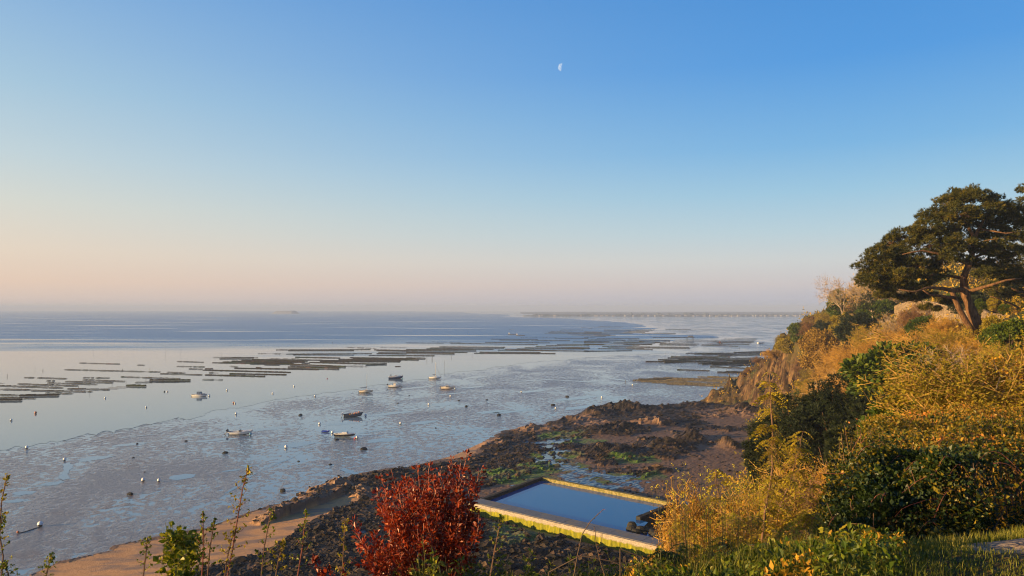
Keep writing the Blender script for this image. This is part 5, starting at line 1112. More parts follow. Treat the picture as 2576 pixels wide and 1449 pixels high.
PL_LIST = [
    # key, px, py(foot), height m, width factor, name, label
    ('rusty', 1905, 915, 3.2, 1.5, 'shrub', 'low rusty brown scrub on the lip of the rock face, seaward end'),
    ('gold_b', 1940, 900, 3.5, 1.4, 'shrub', 'low golden scrub on the cliff lip beside the rusty end bush'),
    ('rusty', 1885, 940, 2.6, 1.6, 'shrub', 'brown scrub hanging lowest on the seaward cliff edge'),
    ('oliveb', 1985, 888, 6.5, 1.3, 'shrub', 'dark olive bush at the cliff edge below the skyline'),
    ('green', 2005, 858, 6.5, 1.0, 'shrub', 'small bright green bush on the skyline of the headland'),
    ('olive', 1975, 870, 5.0, 1.3, 'shrub', 'olive scrub at the outer corner of the headland'),
    ('rusty', 2045, 850, 8.0, 1.2, 'shrub', 'tall reddish brown bush on the headland skyline behind the round golden tree'),
    ('dark', 2075, 870, 8.5, 1.0, 'shrub', 'dark green bush wedged behind the round golden tree'),
    ('round', 2062, 936, 13.0, 1.02, 'round_tree', 'round dense golden brown tree on the headland slope'),
    ('rusty', 2012, 940, 5.0, 1.2, 'shrub', 'purplish brown bush at the left foot of the round golden tree'),
    ('oliveb', 2030, 985, 4.0, 1.4, 'shrub', 'olive scrub on the rocky slope under the round golden tree'),
    ('green', 2010, 1005, 3.0, 1.0, 'shrub', 'small green bush on the rock face'),
    ('column', 2112, 815, 11.5, 1.25, 'cypress_bush', 'narrow green conical bush below the bare tree'),
    ('olive', 2090, 830, 7.0, 1.2, 'shrub', 'olive bush on the skyline left of the bare tree'),
    ('oliveb', 2135, 850, 8.0, 1.2, 'shrub', 'thick olive bush under the bare skyline tree'),
    ('dark', 2150, 880, 9.0, 1.1, 'shrub', 'dark bush right of the round golden tree'),
    ('rusty', 2165, 815, 8.0, 1.0, 'shrub', 'brown bare scrub between the bare tree and the two small pines'),
    ('green', 2188, 835, 7.0, 1.0, 'shrub', 'dark green bush under the small skyline pines'),
    ('green', 2225, 818, 6.0, 1.0, 'shrub', 'glossy green bush right of the small skyline pines'),
    ('gold_b', 2130, 930, 7.0, 1.3, 'shrub', 'golden scrub just right of the round golden tree'),
    ('gold_a', 2165, 955, 7.0, 1.4, 'shrub', 'golden bare scrub halfway up the slope'),
    ('twigs', 2125, 1000, 6.5, 1.5, 'shrub', 'pale bare brush above the dark evergreens'),
    ('gold_a', 2080, 1015, 5.5, 1.6, 'shrub', 'spreading pale golden brush left above the dark evergreens'),
    ('gold_b', 2175, 1010, 5.5, 1.4, 'shrub', 'golden brush left of the green leafy tree'),
    ('gold_c', 2200, 885, 6.0, 1.3, 'shrub', 'yellow olive scrub below the small skyline pines'),
    ('gold_a', 2215, 920, 5.5, 1.4, 'shrub', 'golden scrub above the green leafy tree, to the left'),
    ('twigs', 2240, 860, 6.0, 1.2, 'shrub', 'bare twiggy bush under the left crown of the big pine'),
    ('gold_b', 2270, 885, 5.0, 1.4, 'shrub', 'golden scrub above the green leafy tree'),
    ('green', 2320, 865, 4.6, 1.0, 'shrub', 'bright green bush left of the big pine trunk'),
    ('rusty', 2300, 830, 5.5, 1.1, 'shrub', 'rusty bare shrub before the garden wall'),
    ('gold_a', 2370, 860, 4.8, 1.2, 'shrub', 'golden scrub under the leaning second trunk of the big pine'),
    ('gold_c', 2395, 905, 4.0, 1.4, 'shrub', 'orange gold scrub just below the big pine trunk'),
    ('gold_b', 2330, 925, 4.6, 1.4, 'shrub', 'golden scrub between the green leafy tree and the big pine'),
    ('greenb', 2252, 1062, 9.2, 1.0, 'leafy_tree', 'dark green leafy tree in the middle of the golden slope'),
    ('green', 2195, 1062, 4.2, 1.0, 'shrub', 'low green bush at the left foot of the green leafy tree'),
    ('gold_a', 2385, 985, 4.2, 1.5, 'shrub', 'golden thicket right of the green leafy tree'),
    ('gold_b', 2445, 940, 4.0, 1.4, 'shrub', 'golden thicket below and right of the big pine trunk'),
    ('green', 2505, 890, 2.6, 1.2, 'shrub', 'grey green spiky bush right of the big pine trunk'),
    ('green', 2545, 900, 3.4, 1.1, 'shrub', 'dark bush at the right edge under the garden wall'),
    ('oliveb', 2500, 855, 3.0, .8, 'shrub', 'upright green bush against the right garden wall'),
    ('gold_c', 2520, 960, 3.4, 1.4, 'shrub', 'tawny scrub at the right edge of the slope'),
    ('gold_b', 2350, 1050, 3.2, 1.4, 'shrub', 'fluffy golden bush right of the green leafy tree foot'),
    ('gold_c', 2320, 1125, 2.8, 1.5, 'shrub', 'fluffy golden bush above the left end of the bramble bank'),
    ('gold_a', 2400, 1080, 4.0, 1.5, 'shrub', 'wide golden bush in the middle above the bramble bank'),
    ('gold_c', 2460, 1110, 3.4, 1.4, 'shrub', 'golden olive bush around the foot of the pale slender trunk'),
    ('gold_b', 2545, 1060, 3.0, 1.4, 'shrub', 'golden bush at the right edge above the bramble bank'),
    ('gold_c', 2490, 1020, 3.6, 1.4, 'shrub', 'tall golden thicket behind the pale slender trunk'),
    ('oliveb', 2560, 1010, 3.0, 1.3, 'shrub', 'dark olive bush at the right edge of the middle slope'),
    ('twigs', 2450, 1000, 4.4, 1.3, 'shrub', 'bare pale branched bush in the golden thicket'),
    ('green', 2300, 1180, 2.4, 1.2, 'shrub', 'green bush just above the bramble bank'),
    ('olive', 2045, 960, 5.0, 1.3, 'shrub', 'olive scrub below the round golden tree'),
    ('gold_c', 2060, 1000, 4.6, 1.5, 'shrub', 'golden olive scrub at the right of the rock face'),
    ('gold_b', 2110, 965, 5.5, 1.4, 'shrub', 'thick golden brush under the round golden tree, right side'),
    ('gold_c', 2030, 1045, 4.0, 1.5, 'shrub', 'tawny scrub above the left end of the dark evergreens'),
]
for key, px, py, h, wd, nm, lab in PL_LIST:
    plant(key, px, py, h, nm, lab, 'tree' if nm.endswith('tree') else 'shrub', G1, wd)
# dark evergreens above the beach: needled trees with short trunks
def evergreen(px, py, D, h, w, seed, label, group='dark evergreens above the beach'):
    rng = np.random.RandomState(seed); r = random.Random(seed); P0 = at(px, py, D); z = hz1(P0[0], P0[1]); top = P0[2] + h; H = top - z
    e = empty('evergreen_tree', (P0[0], P0[1], z)); segs = [(np.array([0, 0, -.4]), np.array([r.uniform(-.3, .3), 0, H * .55]), .28, .16)]; C = []; c0 = .3; w = w * 1.0; h = H - .3
    for k in range(110):
        v = rng.normal(size=3); v /= np.linalg.norm(v); q = np.array([v[0] * w / 2, v[1] * w / 2.4, c0 + h * .5 + v[2] * h * .5]) * 1.0
        s = rng.uniform(.45, 1) ; q = np.array([q[0] * s, q[1] * s, c0 + h * .5 + (q[2] - c0 - h * .5) * s]); C.append(q)
        segs.append((np.array([0, 0, max(.5, q[2] * .55)]), q, .07, .02))
    V, Q = prisms(segs, 6); build('trunk', V, Q, bark_pine, e); C = np.array(C); n = 14000
    i = rng.randint(0, len(C), n); u = rng.normal(size=(n, 3)); u /= np.linalg.norm(u, axis=1, keepdims=True); P = C[i] + u * (rng.uniform(.2, 1, n) ** .5)[:, None] * np.array([1, 1, .62]) * (.13 * w * rng.uniform(.7, 1.2, len(C))[i])[:, None]
    V, T = needle_tris(P, u + np.array([0, 0, .35]), .30, .028, rng, 7, .6); build('crown', V, T, L_dark, e, attrs=dict(rnd=rnd_attr(n, 21, rng, clump=rng.uniform(0, 1, len(C))[i])))
    tag(e, label, 'tree', group)
evergreen(1985, 1135, 62, 4.4, 6.8, 31, 'dark evergreen behind the yellow leaved sapling, leftmost of the large ones')
evergreen(2090, 1105, 60, 4.7, 7.6, 32, 'broad dark evergreen in the middle of the dark clump')
evergreen(2195, 1110, 57, 3.7, 6.4, 33, 'dark evergreen at the right of the clump, below the green leafy tree')
evergreen(2245, 1180, 50, 2.6, 3.6, 37, 'dark evergreen in deep shade at the right foot of the clump')
evergreen(2150, 1185, 52, 3.0, 4.2, 38, 'dark evergreen low in the middle of the clump')
evergreen(1912, 1132, 70, 1.9, 2.2, 34, 'smallest dark evergreen, a round one over the beach edge')
# two small umbrella pines on the skyline
def tiny_pine(px, py, D, h, seed, label):
    rng = np.random.RandomState(seed); r = random.Random(seed); P0 = at(px, py, D); z = hz1(P0[0], P0[1]); e = empty('small_pine', (P0[0], P0[1], z)); H = P0[2] + h - z
    out = []; tips = []; grow(r, (0, 0, -.3), (r.uniform(-.12, .12), 0, 1), H * .8, H * .028, 2, out, tips, .10, .05, 6, (4, 6), .9, .34, .6)
    V, Q = prisms([o_[:4] for o_ in out], 6); build('trunk', V, Q, bark_pale, e); T = np.array([t[0] for t in tips]); n = 900
    i = rng.randint(0, len(T), n); P = T[i] + rng.normal(size=(n, 3)) * np.array([.10, .10, .05]) * H; P[:, 2] = np.maximum(P[:, 2], H * .62)
    V, Tt = needle_tris(P, rng.normal(size=(n, 3)) + np.array([0, 0, .5]), .5, .05, rng, 7, .6); build('crown', V, Tt, L_dark, e, attrs=dict(rnd=rnd_attr(n, 21, rng))); tag(e, label, 'tree', 'small pines on the skyline')
tiny_pine(2178, 800, 190, 5.5, 41, 'small thin trunked pine on the skyline, the left one of two'); tiny_pine(2200, 800, 170, 5.5, 43, 'small forked pine on the skyline close under the big pine')
# bare skyline trees
o = plant('bare', 2118, 812, 1, 'bare_tree', 'fan shaped bare pale tree alone on the skyline left of the big pine', 'tree', 'bare trees on the skyline'); zf = o.location.z
Dd = o.location.y; hh = at(2105, 690, Dd)[2] - zf; o.scale = (hh * .95, hh * .95, hh * 1.04); o.rotation_euler = (0, -.07, 2)
o = plant('bare', 2195, 815, 1, 'bare_tree', 'bare pale tree half hidden behind the left edge of the big pine', 'tree', 'bare trees on the skyline'); Dd = o.location.y; hh = at(2160, 683, Dd)[2] - o.location.z; o.scale = (hh * .9, hh * .9, hh * 1.04); o.rotation_euler = (0, -.2, .6)
# pale slender tree in the golden thicket
P = hit(2490, 1100); h = at(2480, 905, P[1])[2] - P[2]
r = random.Random(77); out = []; tips = []; grow(r, (0, 0, -.2), (-.06, 0, 1), h * .75, .075, 4, out, tips, .16, .1, 7, (3, 5), .8, .55, .45)
e = empty('slender_tree', P); V, Q = prisms([q_[:4] for q_ in out], 6); build('trunk', V, Q, bark_pale, e)
T = np.array([t[0] for t in tips]); rng = np.random.RandomState(3); i = rng.randint(0, len(T), 900); V, Q = leaf_quads(T[i], rng.normal(size=(900, 3)), .06, rng); build('foliage', V, Q, L_gold, e, attrs=dict(rnd=rnd_attr(900, 4, rng))); tag(e, 'slender pale trunked tree with bare crooked branches above the bramble bank', 'tree')

# ---------------------------------------------------------------- the big pine
def limb(segs, pts, r0, r1, D0, k=7, seed=0):
    r = random.Random(seed); W = [at(p_[0], p_[1], D0 + (p_[2] if len(p_) > 2 else 0)) for p_ in pts]
    # resample with a little wander
    Q = [W[0]]
    for a, b in zip(W[:-1], W[1:]):
        L = np.linalg.norm(b - a); n = max(1, int(L / 1.0))
        for j in range(1, n + 1): Q.append(a + (b - a) * j / n + (np.array([r.gauss(0, 1), r.gauss(0, 1), r.gauss(0, 1)]) * .05 if j < n else 0))
    m_ = MB(); m_.tube(np.array(Q) - ORG, np.linspace(r0, r1, len(Q)), k); segs.append(m_); return Q
def merge(ms, name, mat, parent, smooth=True):
    o = MB(); [o.add(np.concatenate(m_.V), np.concatenate(m_.Q), np.concatenate(m_.T) if m_.T else ()) for m_ in ms]; return o.make(name, mat, parent, smooth)
def pine_crown(e, C, n_sub, tufts, D0, seed, per=9, mat=None, nl=.30, flatten=.72):
    rng = np.random.RandomState(seed); P = []; N = []; cl = []
    twig = []
    for (cx, cy, rx, ry, *dz) in C:
        d = D0 + (dz[0] if dz else 0); c = at(cx, cy, d) - ORG; RX = rx * d / F; RZ = ry * d / F
        for k in range(int(n_sub * rx * ry / 3000) + 5):
            v = rng.normal(size=3); v /= np.linalg.norm(v); s = rng.uniform(.55, 1.0); q = c + v * s * np.array([RX, RX * .8, RZ]); sr = rng.uniform(.35, .75)
            u = rng.normal(size=(tufts, 3)); u /= np.linalg.norm(u, axis=1, keepdims=True); u[:, 2] = np.abs(u[:, 2]) * rng.choice([1, 1, 1, -.5], tufts)
            pp = q + u * sr * np.array([1, 1, flatten]) * (rng.uniform(.55, 1, tufts)[:, None]); P.append(pp); N.append(u * .7 + np.array([0, 0, .45])); cl.append(np.full(tufts, rng.uniform(0, 1)))
            twig.append((c + (q - c) * .2 - np.array([0, 0, RZ * .3]), q - np.array([0, 0, .1]), .035, .012))
    P = np.concatenate(P); N = np.concatenate(N); cl = np.concatenate(cl); V, T = needle_tris(P, N, nl, .03, rng, per, .55)
    build('crown', V, T, mat or L_pine, e, attrs=dict(rnd=rnd_attr(len(P), 3 * per, rng, clump=cl))); V, Q = prisms(twig, 4); build('twigs', V, Q, bark_pine, e); print('pine tufts', len(P))
D0 = 80.0
b0 = hit(2465, 852); D0 = float(b0[1]) if 60 < b0[1] < 100 else 80.0; print('pine at', D0); ORG = at(2467, 858, D0); e = empty('big_pine', ORG)
t1 = []; limb(t1, [(2467, 862), (2457, 815), (2442, 777), (2430, 745), (2425, 720)], .66, .42, D0, 12, 1); merge(t1, 'trunk', bark_pine, e)
t2 = []; limb(t2, [(2455, 845, -.5), (2432, 812, -.8), (2412, 775, -1), (2398, 742, -1.2), (2392, 725, -1.4)], .36, .22, D0, 10, 2); merge(t2, 'second_trunk', bark_pine, e)
LIMBS = [([(2425, 724), (2424, 698), (2436, 670), (2445, 640), (2452, 596)], .42, .24), ([(2452, 598), (2436, 572), (2426, 540), (2410, 510, 1)], .2, .07), ([(2452, 598), (2466, 568), (2478, 545), (2490, 525, -1)], .2, .07), ([(2426, 728), (2400, 730, -1), (2372, 726, -2), (2330, 724, -3), (2300, 735, -3.5), (2262, 728, -4)], .30, .06), ([(2400, 748, -1.2), (2375, 746, -2.5), (2340, 742, -3.5), (2322, 730, -4)], .2, .06),
         ([(2424, 700), (2395, 695, 1), (2367, 693, 2), (2330, 680, 3), (2280, 670, 4)], .2, .05), ([(2430, 735), (2455, 728, -1), (2490, 718, -2), (2530, 705, -3), (2570, 700, -3)], .24, .07), ([(2440, 655), (2470, 640, 1), (2510, 632, 2), (2550, 620, 3)], .18, .05), ([(2462, 575), (2490, 580, -1), (2530, 587, -2), (2570, 582, -2)], .13, .04), ([(2436, 665), (2405, 650, -1), (2370, 640, -2), (2320, 630, -2), (2270, 640, -2)], .2, .05),
         ([(2445, 640), (2420, 615, 2), (2385, 590, 3), (2350, 570, 3)], .16, .05), ([(2360, 690, 2), (2300, 700, 1), (2240, 690, 0), (2195, 690, 0)], .12, .04), ([(2430, 560), (2395, 550, -1), (2365, 545, -1.5)], .09, .03), ([(2478, 545), (2505, 540, 1), (2530, 545, 1)], .08, .03), ([(2445, 620), (2480, 605, -2), (2510, 600, -3)], .12, .04)]
for k, (pts, r0, r1) in enumerate(LIMBS):
    t = []; limb(t, pts, r0, r1, D0, 7, 10 + k); merge(t, 'limb', bark_pine, e)
CROWN = [(2243, 662, 38, 16, 1), (2300, 665, 30, 14, -1), (2455, 560, 34, 16, 1), (2450, 590, 30, 14, 2), (2415, 560, 30, 14, -1), (2480, 595, 30, 12, 1), (2425, 492, 42, 22), (2395, 510, 45, 20, 1), (2460, 495, 45, 20, -1), (2500, 510, 30, 16, 1), (2352, 540, 46, 22), (2410, 535, 50, 22, -2), (2480, 535, 50, 22, -1), (2535, 530, 40, 20), (2575, 540, 35, 25), (2330, 575, 50, 20, -1), (2385, 580, 40, 18, 2), (2520, 565, 50, 16, 1), (2560, 590, 40, 25), (2290, 600, 52, 24), (2240, 610, 30, 18, 1), (2350, 615, 60, 26, -1), (2420, 612, 48, 20, -2), (2490, 625, 50, 22, -1), (2545, 640, 45, 25),
         (2215, 645, 44, 24, -1), (2275, 645, 50, 26), (2340, 655, 50, 24, 1), (2400, 645, 40, 22, -2), (2183, 672, 30, 20), (2220, 690, 48, 22, 1), (2275, 690, 55, 24, -1), (2340, 690, 40, 20), (2185, 708, 32, 16, -1), (2240, 722, 45, 14), (2300, 722, 42, 16, 1), (2225, 742, 26, 8), (2275, 752, 34, 10, 2), (2330, 745, 30, 8, 2), (2465, 665, 40, 20, 2), (2520, 680, 44, 22, 1), (2480, 690, 35, 14, -2), (2555, 700, 36, 18, 3), (2385, 760, 24, 8, 4), (2340, 775, 30, 8, 5)]
pine_crown(e, CROWN, 66, 34, D0, 5, 9)
tag(e, 'huge old pine with two leaning trunks and a wide layered dark crown', 'tree')
# second pine at the right edge
ORG = at(2600, 800, 92); e = empty('edge_pine', ORG); D1 = 92
t = []; limb(t, [(2606, 808), (2598, 770), (2590, 730), (2580, 690)], .7, .4, D1, 10, 3); merge(t, 'trunk', bark_pine, e)
for k, (pts, r0, r1) in enumerate([([(2592, 740), (2565, 735, -1), (2545, 725, -2)], .22, .07), ([(2597, 768), (2570, 780, -1), (2545, 765, -2), (2515, 752, -3), (2490, 745, -3)], .2, .05), ([(2586, 705), (2560, 690), (2540, 680)], .18, .06), ([(2583, 690), (2590, 600), (2600, 500)], .35, .12)]):
    t = []; limb(t, pts, r0, r1, D1, 7, 30 + k); merge(t, 'limb', bark_pine, e)
pine_crown(e, [(2590, 478, 34, 16), (2600, 510, 45, 22), (2590, 560, 40, 25), (2600, 620, 50, 30), (2570, 660, 45, 25), (2540, 705, 40, 18, -1), (2505, 725, 35, 14, -1), (2570, 740, 40, 14), (2520, 745, 30, 10, 1), (2610, 700, 40, 30)], 56, 30, D1, 6, 8)
tag(e, 'second big pine cut by the right edge of the view, with orange trunk', 'tree')

# ---------------------------------------------------------------- garden walls, lawn and clipped bushes on the cliff top
m = NM('stone_wall_material'); p = m.pos(); vo = m.n('ShaderNodeTexVoronoi'); vo.inputs['Scale'].default_value = 2.6; m.l(m.pos((1, 1, 1.8)), vo.inputs['Vector']); n2 = m.noise(p, 6, 4, .6)
ve = m.n('ShaderNodeTexVoronoi', feature='DISTANCE_TO_EDGE'); ve.inputs['Scale'].default_value = 2.6; m.l(m.pos((1, 1, 1.8)), ve.inputs['Vector'])
sc_ = m.n('ShaderNodeSeparateXYZ'); m.l(vo.outputs['Color'], sc_.inputs[0])
c = m.ramp(sc_.outputs[0], [(0, (.13, .085, .05)), (.5, (.27, .185, .11)), (1, (.40, .29, .18))]); c = m.mix(m.mask(ve.outputs[0], .08, .02), c, (.12, .10, .075)); c = m.mix(m.mask(n2, .55, .68), c, (.16, .15, .06))
wall_mat = m.set(color=c, rough=.95, normal=m.bump(ve.outputs[0], .6, .08), spec=.2)
def stone_wall(pts, th, label, cop=True):
    P = [at(*p_[:3]) for p_ in pts]; P0 = P[0].copy(); P0[2] = 0; e = empty('garden_wall', (P0[0], P0[1], 0)); V = []; r = random.Random(5); Q = []
    pts2 = []
    for (a, b), (pa, pb) in zip(zip(P[:-1], P[1:]), zip(pts[:-1], pts[1:])):
        n = max(2, int(np.linalg.norm(b - a) / 1.2))
        for j in range(n): pts2.append(a + (b - a) * j / n)
    pts2.append(P[-1])
    for i, q in enumerate(pts2):
        d = pts2[min(i + 1, len(pts2) - 1)] - pts2[max(i - 1, 0)]; nr_ = np.array([-d[1], d[0]]) / np.hypot(d[0], d[1]) * th / 2; zb = min(hz1(q[0], q[1]), q[2] - .8) - .6; zt = q[2] + r.uniform(-.06, .06)
        for s, z in ((-1, zb), (-1, zt), (1, zt), (1, zb)): V.append((q[0] + nr_[0] * s - P0[0], q[1] + nr_[1] * s - P0[1], z))
    n = len(pts2); Q = [[i * 4 + j, (i + 1) * 4 + j, (i + 1) * 4 + j + 1, i * 4 + j + 1] for i in range(n - 1) for j in range(3)] + [[0, 1, 2, 3], [(n - 1) * 4 + 3, (n - 1) * 4 + 2, (n - 1) * 4 + 1, (n - 1) * 4]]
    build('masonry', np.array(V), np.array(Q), wall_mat, e)
    m_ = MB(); m_.tube([(v[0] - P0[0], v[1] - P0[1], v[2] + .03) for v in pts2], th * .42, 6); m_.make('coping', wall_mat, e)
    tag(e, label, 'wall', 'garden walls on the cliff top')
stone_wall([(2230, 778, 175), (2300, 757, 150), (2350, 763, 136), (2400, 778, 125), (2440, 788, 112)], .6, 'pale sunlit stone garden wall seen under the big pine crown')
stone_wall([(2475, 783, 100), (2492, 792, 94), (2540, 797, 90), (2620, 800, 86)], .6, 'brown stone retaining wall below the lawn at the right edge')
PQ = [at(2478, 795, 110), at(2495, 791, 95), at(2620, 797, 87), at(2800, 795, 90), at(2700, 780, 130), at(2500, 780, 135)]
lawn = NM('lawn_material'); lf = lawn.noise(lawn.pos(), 3, 5, .6); lawn_m = lawn.set(color=lawn.ramp(lf, [(.3, (.07, .10, .012)), (.7, (.19, .20, .03))]), rough=.95, spec=.1)
zt = PQ[1][2] - .12; V = np.array([(q[0], q[1], zt) for q in PQ]); tag(build('lawn', V, np.array([[0, 1, 5], [1, 4, 5], [1, 2, 4], [2, 3, 4]]), lawn_m), kind='structure')
def plant_z(key, px, py, D, h, wide, name, label, cat):
    if key in used: o = dup(PROTO[key])
    else: o = PROTO[key]; used.add(key)
    P = at(px, py, D); o.name = name; o.location = P; o.scale = (h * wide, h * wide, h); o.rotation_euler = (0, 0, px)
    for k in ('label', 'category', 'group'):
        if k in o: del o[k]
    tag(o, label, cat, 'garden bushes on the cliff top'); return o
plant_z('topiary', 2502, 786, 100, 2.5, .85, 'clipped_bush', 'clipped rounded yellow green bush on the lawn', 'bush')
plant_z('column', 2468, 790, 105, 2.3, 1.5, 'conical_bush', 'dark conical bush left of the clipped rounded bush', 'bush')
plant_z('green', 2530, 790, 98, 1.3, 1.3, 'shrub', 'low dark green bush on the lawn right of the clipped bush', 'bush')
plant_z('rusty', 2562, 792, 96, 1.2, 1.4, 'shrub', 'low brown bush on the lawn near the second pine trunk', 'bush')
plant_z('darkb', 2450, 800, 118, 5.5, 1.4, 'hedge_bush', 'big dark garden bush behind the big pine trunk', 'bush')
plant_z('green', 2400, 795, 130, 4.0, 1.0, 'shrub', 'bright green bush between the two trunks of the big pine', 'bush')
plant_z('darkb', 2560, 785, 125, 6, 1.6, 'hedge_bush', 'big dark garden bush behind the clipped bush', 'bush')

# ---------------------------------------------------------------- undergrowth covering the slope (uncountable)
rng = np.random.RandomState(11); n = 150000
yy = 8 * (300 / 8) ** rng.uniform(0, 1, n); xx = rng.uniform(-.1, .80, n) * yy
ix = np.clip(np.searchsorted(uv, xx / (yy + 4)), 0, NC - 1); iy = np.clip(np.log((yy + 4) / wv[0]) / np.log(wv[-1] / wv[0]) * (NR - 1), 0, NR - 1).astype(int)
zz = HZ[iy, ix]; ok = (top[iy, ix] == 1) & (cliffm[iy, ix] < .25 + .5 * rng.rand(n) ** 3) & (pathm[iy, ix] < .5)
dens = fbm(xx / (2 + yy * .03), yy / (2 + yy * .03), 77, 3); ok &= dens + rng.uniform(-.2, .2, n) > .36
xx, yy, zz, dens = xx[ok], yy[ok], zz[ok], dens[ok]; n = len(xx); sc = np.clip(.0022 * yy + .02, .035, .5)
hgt = rng.uniform(0, 1, n) ** 1.3 * np.clip(yy * .02, .25, 2.2) * np.clip((dens - .3) * 4, .2, 1.4)
P = np.stack([xx, yy, zz + hgt], 1); N = rng.normal(size=(n, 3)) + np.array([-.2, -.3, .8]); V, Q = leaf_quads(P, N, sc, rng, 1.9)
typ = fbm(xx / (3 + yy * .06), yy / (3 + yy * .06), 99, 3); rn = np.clip(rng.uniform(0, 1, n) * .5 + (typ - .25) * 1.0, 0, 1)
L_under = leafmat('undergrowth_leaves', [(0, (.03, .04, .004)), (.25, (.13, .12, .010)), (.5, (.42, .26, .022)), (1, (.66, .40, .05))], .7, .3)
ug = build('undergrowth', V, Q, L_under, attrs=dict(rnd=np.repeat(rn, 4)))
tag(ug, 'tangled golden and olive undergrowth covering the cliff slope', 'undergrowth', kind='stuff'); print('undergrowth', n)
# ================================================================ foreground plants beside the path
def tops(px, py, D):
    P = at(px, py, D); z = hz1(P[0], P[1]); return np.array([P[0], P[1], z]), P[2] - z
# ---- bramble bank
BR = np.array([(2.75, 6.9), (3.05, 6.6), (3.7, 6.7), (4.5, 7.1), (6.0, 7.7), (9.2, 8.5), (13, 9.5), (14, 15), (7.5, 15), (6, 13.5), (4.9, 11.5), (3.7, 8.9), (2.8, 7.2)])
def br_top(x, y):
    d = np.hypot(x, y); z = 34.02 + .06 * np.sin(x * 1.3 + y) + .34 * sstep(2.9, 5.2, x) * sstep(6.6, 7.6, y) - .06 * np.maximum(0, y - 8)
    return z + (fbm(x * 1.1, y * 1.1, 63, 3) - .5) * .62 + (fbm(x * 3.2, y * 3.2, 64, 2) - .5) * .22 - .25 * sstep(.5, 0, dpoly(x, y, BR))
def bramble(name, xlo, xhi, n, seed, mats, label):
    rng = np.random.RandomState(seed); x = rng.uniform(xlo, xhi, n * 5); y = rng.uniform(5.8, 15, n * 5); keep = inpoly(x, y, BR) & (rng.rand(n * 5) < np.clip(9.0 / y, 0, 1) ** 1.5); x = x[keep][:n]; y = y[keep][:n]; n = len(x)
    zt = br_top(x, y); zb = hill_z(x, y); dep = rng.exponential(.10, n); edge = dpoly(x, y, BR) < .45; dep = np.where(edge, rng.uniform(0, 1, n) * np.maximum(.1, zt - zb), dep); z = np.maximum(zt - dep, zb + .02)
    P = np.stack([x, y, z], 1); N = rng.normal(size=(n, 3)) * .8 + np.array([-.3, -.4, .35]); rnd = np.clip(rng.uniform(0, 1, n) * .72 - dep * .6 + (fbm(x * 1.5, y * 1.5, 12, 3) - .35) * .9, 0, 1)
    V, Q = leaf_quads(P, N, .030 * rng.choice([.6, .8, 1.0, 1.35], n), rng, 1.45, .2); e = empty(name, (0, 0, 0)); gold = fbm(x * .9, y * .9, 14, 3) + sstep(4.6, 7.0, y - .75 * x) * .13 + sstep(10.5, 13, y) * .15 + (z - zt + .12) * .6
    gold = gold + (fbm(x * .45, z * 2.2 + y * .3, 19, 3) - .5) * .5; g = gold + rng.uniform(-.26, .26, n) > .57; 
    build('leaves', V, Q, None, e, mats=[mats[0], mats[1]], midx=g.astype(int), attrs=dict(rnd=np.repeat(rnd, 4)))  # upper and back leaves take the gold with sunlight painted in
    segs = []; r = random.Random(seed); k = 0
    while k < 20 * (xhi - xlo) / 3:
        cx, cy = r.uniform(xlo, xhi), r.uniform(6.2, 12)
        if not inpoly(np.array([cx]), np.array([cy]), BR)[0]: continue
        k += 1; a = r.uniform(-.5, .9) + (math.pi if r.random() < .4 else 0); L = r.uniform(.2, .6); p0 = None
        for j in range(7):
            t = j / 6; q = np.array([cx + math.cos(a) * L * t, cy + math.sin(a) * L * t * .5, 0]); q[2] = float(br_top(np.array([q[0]]), np.array([q[1]]))[0]) + .10 * math.sin(t * math.pi) - .05 + (.10 * t if k % 5 == 0 else 0)
            if p0 is not None: segs.append((p0, q, .0036 - .0004 * j, .0034 - .0004 * j))
            p0 = q
    V, Q = prisms(segs, 4); build('canes', V, Q, stem_red, e)
    # dark woody inside
    segs = []
    for k in range(int(260 * (xhi - xlo) / 3)):
        cx, cy = r.uniform(xlo, xhi), r.uniform(6, 12)
        if inpoly(np.array([cx]), np.array([cy]), BR)[0]:
            zt_ = float(br_top(np.array([cx]), np.array([cy]))[0]); zb_ = hz1(cx, cy); segs.append((np.array([cx, cy, zb_ - .05]), np.array([cx + r.uniform(-.3, .3), cy + r.uniform(-.3, .3), zt_ - .05]), .008, .003))
    V, Q = prisms(segs, 4); build('stems', V, Q, stem_brown, e)
    tag(e, label, 'bramble', 'brambles along the path')
    return e
bramble('bramble_bush', 2.0, 4.6, 62000, 51, (L_bramble, L_bramble_sun_gold), 'left end of the bramble bank, mostly deep green with golden tops, beside the path')
bramble('bramble_bush', 4.6, 14, 85000, 52, (L_bramble, L_bramble_sun_gold), 'right part of the bramble bank with reddish tips, running out at the right edge')

# ---- pinnate leaved saplings and shrubs
def pinnate(P, Dn, L, pairs, rng, lw=.55, droop=.35):
    """Compound leaves: a midrib with leaflets in pairs. Returns leaflet quads and midrib sticks."""
    V = []; segs = []
    for p, d, l in zip(P, Dn, L):
        d = d / (np.linalg.norm(d) + 1e-9); s = np.cross(d, [0, 0, 1]); s /= np.linalg.norm(s) + 1e-9; pr = p
        for k in range(1, pairs + 1):
            t = k / pairs; q = p + d * l * t - np.array([0, 0, droop * l * t * t]); segs.append((pr, q, .0016, .0013)); pr = q
            w = l / pairs * 1.25 * (1.1 - .45 * abs(t - .5)); 
            for sg in (-1, 1):
                o = s * sg + d * .25 + rng.normal(size=3) * .16 - np.array([0, 0, .55]); o /= np.linalg.norm(o); n_ = np.cross(o, d); n_ /= np.linalg.norm(n_) + 1e-9; h_ = np.cross(n_, o) * w * lw
                V += [q, q + o * w * .5 + h_ * .6, q + o * w * 1.15, q + o * w * .5 - h_ * .6]
    V = np.array(V); return V, np.arange(len(V)).reshape(-1, 4), segs
